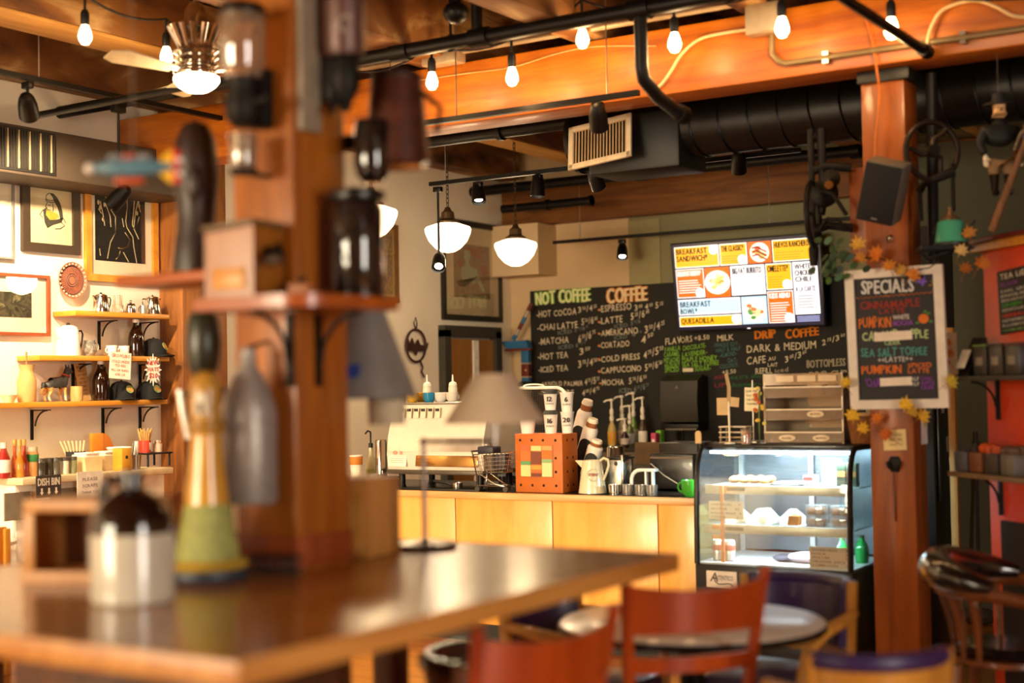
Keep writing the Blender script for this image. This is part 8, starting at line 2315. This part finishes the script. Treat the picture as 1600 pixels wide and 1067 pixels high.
# tall black cooler behind the post
t = thing('tall_cooler', 'tall black reach-in cooler with stickers behind the right-hand post', 'cooler', (-2.53, 8.45, 0))
ht = (-2.344, 8.200, 2.491)[2]
MB().box((0, 0, ht / 2), (0.34, 0.5, ht), 0.01).build('cabinet', P('16171c', 0.4, coat=0.15), t)
for k_, (py_, pz_, c_) in enumerate(((8.38, 1.45, 'c8ccd4'), (8.46, 1.22, 'a8a49c'), (8.52, 1.10, 'c8b8a8'), (8.55, 0.98, 'b8bcc4'), (8.4, 0.62, '3a7a8a'))):
    MB().box((0.1715, py_ - 8.45, pz_), (0.003, 0.05, 0.09 if k_ < 4 else 0.02), rot=(R(8 * k_), 0, 0)).build('sticker', P(c_, 0.6), t)
MB().box((0.18, -0.2, 1.2), (0.02, 0.025, 0.6), 0.005).build('door_handle', P('3a3a3c', 0.3, 0.7), t)
p_ = Vector((-2.194, 7.989, 1.220))
t = thing('wooden_pole', 'pale wooden pole standing in the hall right of the black cooler', 'pole', (p_.x, p_.y, 0))
zt_ = (-2.175, 7.975, 1.888)[2]
MB().box((0, 0, zt_ / 2), (0.04, 0.04, zt_), 0.004).build('pole', W('c89a54', 'e0b878', 'Z', 5, 0.5), t)
MB().box((0, 0, 0.008), (0.16, 0.16, 0.016), 0.004).build('foot', P('8a6a3a', 0.5), t)
pb = Vector((-2.196, 7.920, 1.745))
t = thing('paper_poster', 'white paper with orange leaf drawing hung on the pale pole', 'poster', pb, R(32))
MB().box((0, 0, 0), (0.11, 0.004, 0.23)).build('paper', P('e8ecf0', 0.8), t)
for dx, dz, c_ in ((0.0, 0.06, 'd8782a'), (0.012, 0.0, 'd89a2a'), (-0.008, -0.05, 'c8502a')):
    MB().prism([(dx + 0.03 * cos(R(a_)) * (1 if a_ % 40 else .5), dz + 0.03 * sin(R(a_)) * (1 if a_ % 40 else .5)) for a_ in range(0, 360, 20)], 0.002, (0, -0.0022, 0), X, Z).build('leaf_drawing', P(c_, 0.8), t)

# hall: dim wall with a wet floor sign and mop handle
p_ = Vector((-2.549, 9.782, 1.170))
t = thing('caution_sign', 'dull yellow wet floor sign hung on the dim hall wall', 'sign', p_, R(20))
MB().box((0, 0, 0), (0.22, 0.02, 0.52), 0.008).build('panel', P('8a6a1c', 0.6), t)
for k_, s in enumerate(('CAUTION', 'WET FLOOR', 'CUIDADO')):
    MB().text(s, (0, -0.0125, 0.10 - 0.07 * k_), X, Z, 0.028, 0.15, 0, 'C', 0.001).build('lettering', P('2a200c', 0.7), t)
MB().stroke([(-0.06, -0.2), (0.0, -0.10), (0.06, -0.2), (-0.06, -0.2)], 0.012, (0, -0.0125, 0), X, Z, 0.001).build('triangle_mark', P('2a200c', 0.7), t)
pw = Vector((0, 0, 0))
# hall wall that carries the sign
hx_ = MB()
hc = p_ + Vector((-sin(R(20)) * -0.03, 0, 0))
nrm = Vector((sin(R(20)), -cos(R(20)), 0))
tan = Vector((cos(R(20)), sin(R(20)), 0))
o_ = Vector((p_.x, p_.y, 0)) - nrm * 0.015
hx_.prism([(-0.35, 0), (1.9, 0), (1.9, 3.2), (-0.35, 3.2)], 0.12, o_, tan, Z)
o = struct('wall_hall', hx_, P('4d4a34', 0.85, var=0.05))
mp = Vector((-2.474, 9.503, 0.396))
t = thing('mop', 'mop with a dark handle leaning in the dim hall', 'mop', (mp.x, mp.y, 0))
MB().tube([(0, 0, 0.06), (-0.03, 0.16, 1.25)], 0.012, 8).build('handle', P('1c1210', 0.5), t)
MB().ball((0, 0, 0.055), (0.13, 0.09, 0.055), 12).build('mop_head', P('3a2c20', 0.9, bump=0.5), t)

# orange partition standing at an angle
po = Vector((-1.849, 7.364, 1.606))
d_ = Vector((0.707, -0.707, 0)); n_ = Vector((-0.707, -0.707, 0))
ztop = (-1.828, 7.352, 2.241)[2]
org = Vector((po.x, po.y, 0))
PT = Matrix.Translation(org) @ Matrix.Rotation(R(-45), 4, 'Z')
def in_part(a_, out, z): return org + d_ * a_ + n_ * out + Z * z
t = thing('partition', 'bright orange partition with a gold and dark red cap at the right edge', 'partition', org, R(-45))
MB().box((0.75, 0.06, ztop / 2), (1.5, 0.12, ztop), 0.004).build('panel', P('d8400c', 0.5, var=0.05), t)
MB().box((0.74, 0.06, ztop + 0.022), (1.58, 0.20, 0.044), 0.004).build('gold_trim', P('c8842a', 0.4, var=0.2, scale=30), t)
MB().box((0.74, 0.06, ztop + 0.055), (1.62, 0.24, 0.024), 0.004).build('red_cap', P('5a100c', 0.4), t)
MB().box((0.82, -0.02, 0.45), (1.34, 0.03, 0.9)).build('dark_panel', P('100c0a', 0.6), t)
# tea list
a0 = 0.16
zt_, zb_ = (-1.741, 7.233, 2.150)[2], (-1.752, 7.238, 1.837)[2]
t = thing('tea_list', 'small black tea list sign with coloured chalk lines on the orange partition', 'sign', in_part(a0, 0.008, zb_ - 0.02), rot=(0, R(-3), R(-45)))
th_ = zt_ - zb_
MB().box((0.17, 0, th_ / 2), (0.34, 0.008, th_), 0.002).build('board', P('17130f', 0.6), t)
for s, z, h, c_, w_ in (('TEA LIST', .86, .085, 'd8d0bc', .26), ('BLACK', .75, .06, '8a3a9a', .16), ('EARL GREY', .65, .045, 'b8b4a8', .26), ('ENGLISH', .575, .045, 'b8b4a8', .26), ('BREAKFAST', .50, .045, 'b8b4a8', .24), ('GREEN', .42, .055, '3aa03a', .18), ('SENCHA', .35, .045, 'b8b4a8', .2), ('HERBAL', .255, .055, 'c8402c', .2), ('PEPPERMINT', .18, .045, 'b8b4a8', .22), ('ROOIBOS', .105, .045, 'b8b4a8', .2), ('CHAMOMILE', .03, .04, '7aa05a', .2)):
    MB().text(s, (0.03, -0.0045, th_ * z), X, Z, th_ * h, w_, 0.04, 'L', 0.001).build('sign_line', P(c_, 0.85), t)
MB().prism([(0.28, 0.06), (0.32, 0.06), (0.32, 0.14), (0.28, 0.14)], 0.001, (0, -0.0045, 0), X, Z).build('cup_drawing', P('c8c4b0', 0.85), t)
# partition shelves
for k_, (py_, lab) in enumerate((((-1.774, 7.114, 1.615), 'upper black shelf on the orange partition'), ((-1.789, 7.123, 1.143), 'lower pale shelf on the orange partition, holding tins'))):
    z = py_[2]
    t = thing('partition_shelf', lab, 'shelf', in_part(0.0, 0.003, z), R(-45))
    MB().box((0.65, -0.12, -0.012), (1.26, 0.24, 0.024), 0.004).build('board', P('1a130e' if k_ == 0 else '6a5438', 0.5), t)
    for xx in (0.12, 1.1):
        MB().box((xx, -0.01, -0.12), (0.02, 0.014, 0.2)).tube(arc((xx, -0.15, -0.16), 0.13, 90, 2, 8, Y, Z), 0.006, 6).build('bracket', BLACKM, t)
    if k_ == 0: zs0 = z
    else: zs1 = z
t = thing('card_stand', 'black slanted stand with a white card on the upper partition shelf', 'stand', in_part(0.10, 0.13, zs0 + 0.001), R(-45))
MB().prism([(-0.06, 0), (0.06, 0), (0.05, 0.19), (0.03, 0.19)], 0.10, (-0.05, 0, 0), Y, Z).build('stand', P('14110f', 0.4), t)
MB().box((0, -0.052, 0.085), (0.08, 0.004, 0.10), rot=(R(-26), 0, 0)).build('card', P('d8d0bc', 0.7), t)
for i, a_ in enumerate((0.26, 0.40, 0.54)):
    t = thing('tea_caddy', ('first', 'second', 'third')[i] + ' dark tea caddy beside the card stand on the upper shelf', 'caddy', in_part(a_, 0.12, zs0 + 0.001), R(-45))
    MB().box((0, 0, 0.07), (0.12, 0.14, 0.14), 0.008).build('tin', P('2a2622', 0.4), t)
    MB().box((0, 0, 0.146), (0.124, 0.144, 0.014), 0.004).build('lid', P(('4a6a2c', '3a342c', '5a2a1c')[i], 0.4), t)
    MB().box((0, -0.0715, 0.07), (0.06, 0.003, 0.04)).build('label', P('7a7264', 0.6), t)
for i, a_ in enumerate((0.08, 0.22, 0.36, 0.50)):
    t = thing('storage_tin', ('grey bin with dark packets', 'orange-brown bin with orange packets', 'dark bin with orange packets', 'grey bin with brown packets')[i] + ' on the lower partition shelf', 'bin', in_part(a_, 0.13, zs1 + 0.001), R(-45))
    MB().box((0, 0, 0.05), (0.12, 0.15, 0.10), 0.008).build('bin', P(('4a4c54', '6a3a20', '2c2a28', '5a5650')[i], 0.5), t)
    rr = random.Random(i)
    for k_ in range(5):
        MB().box((rr.uniform(-.04, .04), rr.uniform(-.05, .05), 0.11), (0.05, 0.04, 0.05), 0.006, rot=(rr.uniform(-.5, .5), rr.uniform(-.5, .5), rr.uniform(0, 3))).build('packet', P(('2a201c', 'c8541c', 'b8481c', '5a4030')[i], 0.6), t)

# marionettes above the partition
mq = Vector((-1.704, 7.175, 2.732))
t = thing('marionette', 'marionette of a man in black coat and hat above the orange partition', 'puppet', mq, R(30))
MC = P('0e0d0d', 0.7)
nd = [(0, 0, 0, 0.062), (0, 0, 0.07, 0.066), (0, 0, 0.115, 0.04), (0, -0.005, 0.15, 0.022)]
ed = [(0, 1), (1, 2), (2, 3)]
for s in (-1, 1):
    b0 = len(nd)
    nd += [(s * 0.075, 0, 0.09, 0.03), (s * 0.10, -0.01, 0.02, 0.024), (s * 0.085, -0.04, -0.035, 0.02)]
    ed += [(1, b0), (b0, b0 + 1), (b0 + 1, b0 + 2)]
skin('coat', nd, ed, MC, t)
nd = [(0, 0, -0.02, 0.055)]; ed = []
for s in (-1, 1):
    b0 = len(nd)
    nd += [(s * 0.032, -0.005, -0.07, 0.035), (s * 0.034, -0.012, -0.14, 0.027)]
    ed += [(0, b0), (b0, b0 + 1)]
skin('breeches', nd, ed, P('8a6a44', 0.7), t)
nd = [(0, -0.008, 0.19, 0.030), (0, -0.012, 0.165, 0.022), (0, -0.008, 0.205, 0.026)]
skin('head', nd, [(0, 1), (0, 2)], P('e0b078', 0.5), t)
MB().ball((0, -0.043, 0.186), (0.006, 0.008, 0.008), 8).ball((-0.012, -0.036, 0.197), 0.004, 6).ball((0.012, -0.036, 0.197), 0.004, 6).box((0, -0.037, 0.172), (0.018, 0.004, 0.004)).build('face_features', P('7a3a20', 0.6), t)
MB().lathe([(0.075, 0.212), (0.075, 0.218), (0.034, 0.222), (0.032, 0.27), (0.001, 0.274)], (0, -0.005, 0), 24).build('hat', MC, t)
for s in (-1, 1):
    hb = Vector((s * 0.083, -0.046, -0.055))
    hm = MB().ball(hb, (0.014, 0.012, 0.02), 10)
    for f in range(4):
        hm.tube([hb + Vector((-0.009 + 0.006 * f, 0, -0.014)), hb + Vector((-0.010 + 0.0065 * f, -0.004, -0.03 - 0.003 * (f in (1, 2)))), hb + Vector((-0.009 + 0.006 * f, -0.010, -0.04 - 0.003 * (f in (1, 2))))], [0.0035, 0.003, 0.0025], 6)
    hm.tube([hb + Vector((-s * 0.011, -0.004, 0)), hb + Vector((-s * 0.02, -0.01, -0.012))], [0.004, 0.003], 6)
    hm.build('hand', P('e8d8b8', 0.5), t)
    MB().tube([(s * 0.034, -0.012, -0.13), (s * 0.034, -0.008, -0.21)], [0.024, 0.018], 10).ball((s * 0.034, -0.028, -0.222), (0.018, 0.035, 0.016), 10).build('boot', P('0c0b0b', 0.2, coat=0.5), t)
MB().tube([(0, 0, 0.27), (0, 0, 3.95 - mq.z)], 0.0012, 4).build('string', P('6a6058', 0.6), t)
mq = Vector((-1.651, 7.227, 2.249))
t = thing('carved_figure', 'dark carved figure with crossed brown sticks standing on the partition cap', 'carving', in_part(0.42, -0.06, ztop + 0.068), R(-20))
MB().lathe([(0.06, 0), (0.055, 0.02)] + [(0.045 + 0.008 * (k_ % 2), 0.03 + 0.022 * k_) for k_ in range(9)] + [(0.03, 0.25)], (0.02, 0, 0), 18).build('turned_column', P('4a1210', 0.3, coat=0.4), t)
nd = [(0.02, 0, 0.34, 0.06), (0.02, 0, 0.45, 0.066), (0.02, 0, 0.54, 0.035), (0.02, 0, 0.60, 0.045), (0.02, 0, 0.25, 0.04)]
ed = [(0, 1), (1, 2), (2, 3), (0, 4)]
for s in (-1, 1):
    b0 = len(nd)
    nd += [(0.02 + s * 0.09, 0, 0.49, 0.028), (0.02 + s * 0.12, -0.03, 0.38, 0.022), (0.02 + s * 0.06, -0.09, 0.33, 0.018)]
    ed += [(1, b0), (b0, b0 + 1), (b0 + 1, b0 + 2)]
skin('body', nd, ed, W('2a140a', '4a2814', 'Z', 8, 0.35, coat=0.3), t)
for s in (-1, 1):
    MB().tube([(0.02 - s * 0.22, -0.10, 0.01), (0.02 - s * 0.05, -0.10, 0.36), (0.02 + s * 0.02, -0.10, 0.50)], [0.02, 0.016, 0.012], 8).build('stick', W('5a3414', '8a5a2c', 'Z', 8, 0.5), t)


# ================================================================== CAFE TABLE AND CHAIRS
CRt, CVw = Vector((0.843, 0.537, 0)), Vector((-0.537, 0.843, 0))
def yaw_of(v):   # rotation that turns local +Y (the chair's front) to v
    return math.atan2(-v.x, v.y)
tp = Vector((-2.252, 4.708, 0.749))
t = thing('round_cafe_table', 'round pale-topped cafe table with a black rim among the chairs', 'table', (tp.x, tp.y, 0))
MB().lathe([(0.001, 0.722), (0.47, 0.722), (0.478, 0.728), (0.478, 0.744), (0.472, 0.748), (0.001, 0.748)], (0, 0, 0), 56).build('tabletop', P('ddd2c2', 0.3, coat=0.2, var=0.03, name='pale_laminate'), t)
MB().lathe([(0.479, 0.716), (0.484, 0.72), (0.484, 0.738), (0.479, 0.742)], (0, 0, 0), 56, close=True).build('rim', P('1c1a18', 0.3, 0.4), t)
MB().cyl((0, 0, 0.03), (0, 0, 0.72), 0.045).build('pedestal', BLACKM, t)
for k_ in range(4):
    a_ = R(45 + 90 * k_)
    MB().tube([(0.03 * cos(a_), 0.03 * sin(a_), 0.06), (0.36 * cos(a_), 0.36 * sin(a_), 0.02)], [0.03, 0.02], 8).build('foot', BLACKM, t)

M_RED = W('8a2c08', 'b2480e', 'Z', 6, 0.34, coat=0.15, bump=0.05, third='92300c', name='red_stained_wood')
def ladder_chair(lab, loc, rz, w_=0.44, splay=0.03):
    t = thing('ladder_back_chair', lab, 'chair', loc, rz, group=None)
    hw = w_ / 2
    MB().box((0, 0.02, 0.455), (w_, 0.42, 0.035), 0.012).build('seat', M_RED, t)
    for s in (-1, 1):
        MB().tube([(s * (hw - 0.02), -0.19, 0.0), (s * (hw - 0.02), -0.185, 0.45), (s * (hw - 0.005), -0.21, 0.72), (s * (hw + splay), -0.272, 1.02)], [0.017, 0.021, 0.021, 0.017], 10).build('back_post', M_RED, t)
        MB().tube([(s * (hw - 0.025), 0.20, 0.0), (s * (hw - 0.025), 0.19, 0.44)], [0.016, 0.02], 10).build('leg', M_RED, t)
        MB().tube([(s * (hw - 0.022), -0.19, 0.2), (s * (hw - 0.025), 0.195, 0.2)], 0.010, 8).build('stretcher', M_RED, t)
    MB().tube([(-hw + 0.025, 0.195, 0.26), (hw - 0.025, 0.195, 0.26)], 0.010, 8).build('stretcher', M_RED, t)
    for (z0, z1, y, bow) in ((0.83, 0.965, -0.245, 0.05), (0.705, 0.755, -0.215, 0.05), (0.59, 0.635, -0.20, 0.045)):
        n = 12
        vs, fs = [], []
        for i in range(n + 1):
            u = -1 + 2 * i / n
            x = u * (hw + splay * (z0 - 0.6) * 1.5)
            yy = y - bow * (1 - u * u)
            top = z1 + (0.02 * (u * u) if z1 > 0.9 else 0)
            for (dy, z) in ((-0.009, z0), (-0.009, top), (0.009, top), (0.009, z0)):
                vs.append((x, yy + dy - (z - z0) * 0.16, z))
        for i in range(n):
            for j in range(4):
                fs.append((4 * i + j, 4 * i + (j + 1) % 4, 4 * i + 4 + (j + 1) % 4, 4 * i + 4 + j))
        fs += [(0, 1, 2, 3), tuple(4 * n + j for j in (3, 2, 1, 0))]
        MB().add(vs, fs).build('back_rail', M_RED, t)
    return t
# B: at the near side of the round table
ax = (CRt * cos(R(17)) + CVw * sin(R(17))).normalized()
F = Vector((-ax.y, ax.x, 0))
c = Vector((-1.936, 4.073, 0.890))
c = Vector((c.x, c.y, 0)) + F * 0.25
ladder_chair('red-stained ladder-back chair with three back rails at the round table', c, yaw_of(F), 0.43, 0.022)
# A: nearest, by the high table
ax = (CRt * cos(R(42)) + CVw * sin(R(42))).normalized()
F = Vector((-ax.y, ax.x, 0))
c = Vector((-1.901, 3.109, 0.940))
c = Vector((c.x, c.y, 0)) + F * 0.25
ladder_chair('red-stained ladder-back chair nearest the long edge of the high table', c, yaw_of(F), 0.42)

M_BW = W('a86c24', 'd0953e', 'Z', 5, 0.35, coat=0.3, bump=0.04, name='honey_bentwood')
M_PUR = P('2e1a4c', 0.4, coat=0.1, var=0.1, name='purple_vinyl')
def armchair(lab, loc, rz, pad=None, wood=None, w_=0.50):
    pad, wood = pad or M_PUR, wood or M_BW
    t = thing('padded_armchair', lab, 'armchair', loc, rz, group=None)
    hw = w_ / 2
    MB().box((0, 0.02, 0.43), (w_ - 0.07, 0.45, 0.07), 0.03).build('seat_pad', pad, t)
    MB().box((0, 0.02, 0.375), (w_ - 0.05, 0.44, 0.04), 0.008).build('seat_frame', wood, t)
    def wrap(r_in, r_out, z0, z1, lean, n=14, a=62):
        vs, fs = [], []
        for i in range(n + 1):
            an = R(-90 - a + 2 * a * i / n)
            cx_, cy_ = cos(an) * (hw / sin(R(a))) , sin(an) * 0.22 - 0.03
            for (k_, z) in ((r_out, z0), (r_out, z1), (r_in, z1), (r_in, z0)):
                vs.append((cx_ * k_, (cy_ + 0.03) * k_ - 0.03 - (z - 0.45) * lean, z))
        for i in range(n):
            for j in range(4):
                fs.append((4 * i + j, 4 * i + (j + 1) % 4, 4 * i + 4 + (j + 1) % 4, 4 * i + 4 + j))
        fs += [(0, 1, 2, 3), tuple(4 * n + j for j in (3, 2, 1, 0))]
        return MB().add(vs, fs)
    wrap(0.97, 1.04, 0.50, 0.775, 0.2).build('back_shell', wood, t)
    wrap(0.86, 0.968, 0.54, 0.77, 0.2).build('back_pad', pad, t)
    pts = []
    for i in range(15):
        an = R(-152 + 124 * i / 14)
        pts.append((cos(an) * (hw / sin(R(62))) * 0.96, sin(an) * 0.22 * 0.96 - 0.03 - 0.335 * 0.2, 0.782))
    MB().tube(pts, 0.028, 10).build('top_roll', pad, t)
    for s in (-1, 1):
        MB().tube([(s * (hw - 0.01), -0.19, 0.0), (s * (hw - 0.01), -0.17, 0.42), (s * (hw + 0.0), -0.20, 0.80)], [0.017, 0.022, 0.022], 10, flat=1.2).build('back_leg', wood, t)
        MB().tube([(s * (hw - 0.02), 0.24, 0.0), (s * (hw - 0.015), 0.235, 0.40)], [0.016, 0.022], 10).build('leg', wood, t)
        MB().tube([(s * (hw + 0.005), -0.19, 0.675), (s * (hw + 0.03), -0.05, 0.665), (s * (hw + 0.025), 0.12, 0.645), (s * (hw + 0.01), 0.20, 0.60), (s * (hw - 0.01), 0.235, 0.50), (s * (hw - 0.015), 0.235, 0.40)], [0.02, 0.024, 0.026, 0.024, 0.02, 0.02], 10, flat=1.2).build('armrest', wood, t)
    return t
def put(px3, F, back=0.22):
    F = F.normalized()
    p = Vector((px3[0], px3[1], 0)) + F * back
    return p, yaw_of(F)
# E: near right, back to us
ax = (CRt * cos(R(8)) + CVw * sin(R(8)))
p, r = put((-1.367, 4.142, 0.816), Vector((-ax.y, ax.x, 0)))
armchair('purple-padded armchair with its honey wood back towards us at the lower right', p, r, w_=0.42)
# D: far side of the table by the pastry case
ax = (CRt * cos(R(-38)) + CVw * sin(R(-38)))
p, r = put((-2.177, 5.586, 0.725), Vector((ax.y, -ax.x, 0)))
armchair('purple-padded armchair between the round table and the pastry case', p, r, w_=0.48)
# C: left of the table, under the high table's edge
p, r = put((-3.041, 4.919, 0.682), CRt * 0.8 - CVw * 0.6)
armchair('purple-padded armchair left of the round table, below the corner of the high table', p, r, w_=0.5)
# F: brown leather
p, r = put((-2.483, 3.549, 0.841), CRt)
armchair('dark brown leather armchair half hidden under the high table', p, r, P('3a2018', 0.25, coat=0.4, var=0.15), W('6a3c16', '8a5424', 'Z', 5, 0.4), 0.40)

# captain's chair with black vinyl roll
cp = Vector((-1.473, 6.093, 0.781))
t = thing('captains_chair', 'captain style wooden chair with a shiny black vinyl padded back roll at the right', 'chair', (cp.x, cp.y, 0), yaw_of(CRt * 0.85 - CVw * 0.5))
M_VIN = P('141110', 0.2, coat=0.9, var=0.1, bump=0.35, scale=18, name='black_vinyl')
M_CW = W('5a2c10', '8a4a1c', 'Z', 6, 0.35, coat=0.3, name='dark_chair_wood')
def hs(a_, r_=0.27): return Vector((r_ * cos(R(a_)), r_ * sin(R(a_)), 0))
pts = [hs(180 + 180 * i / 14) + Z * (0.765 + 0.045 * sin(pi * i / 14)) for i in range(15)]
MB().tube(pts, [0.03 + 0.055 * sin(pi * i / 14) for i in range(15)], 14).build('back_roll', M_VIN, t)
pts = [Vector((-0.27, 0.22, 0.70)), Vector((-0.275, 0.1, 0.72))] + [hs(180 + 180 * i / 14) + Z * 0.735 for i in range(15)] + [Vector((0.275, 0.1, 0.72)), Vector((0.27, 0.22, 0.70))]
MB().tube(pts, 0.026, 10).build('arm_bow', M_CW, t)
for s in (-1, 1):
    MB().tube([(s * 0.272, 0.16, 0.715), (s * 0.27, 0.24, 0.695), (s * 0.262, 0.29, 0.665)], [0.03, 0.036, 0.026], 10).build('hand_rest', W('a8702c', 'c89048', 'Y', 6, 0.4), t)
    MB().tube([(s * 0.20, 0.20, 0.0), (s * 0.19, 0.18, 0.43)], [0.018, 0.024], 10).build('leg', M_CW, t)
    MB().tube([(s * 0.20, -0.20, 0.0), (s * 0.17, -0.17, 0.43)], [0.018, 0.024], 10).build('leg', M_CW, t)
    MB().tube([(s * 0.262, 0.2, 0.70), (s * 0.23, 0.18, 0.46)], [0.02, 0.022], 10).build('arm_post', M_CW, t)
for i in range(7):
    a_ = 200 + 140 * i / 6
    MB().tube([hs(a_) + Z * 0.73, hs(a_, 0.225) + Z * 0.60, hs(a_, 0.21) + Z * 0.46], [0.011, 0.015, 0.011], 8).build('spindle', M_CW, t)
MB().lathe([(0.20, 0.43), (0.235, 0.44), (0.235, 0.46), (0.001, 0.47)], (0, 0, 0), 32).build('seat', M_CW, t)
MB().lathe([(0.20, 0.468), (0.215, 0.485), (0.19, 0.51), (0.001, 0.52)], (0, 0, 0), 32).build('seat_pad', M_VIN, t)
for z, r_ in ((0.2, 0.0),):
    MB().tube([(-0.195, 0.19, z), (0.195, 0.19, z)], 0.011, 8).build('stretcher', M_CW, t)
    MB().tube([(-0.19, -0.19, z), (0.19, -0.19, z)], 0.011, 8).build('stretcher', M_CW, t)
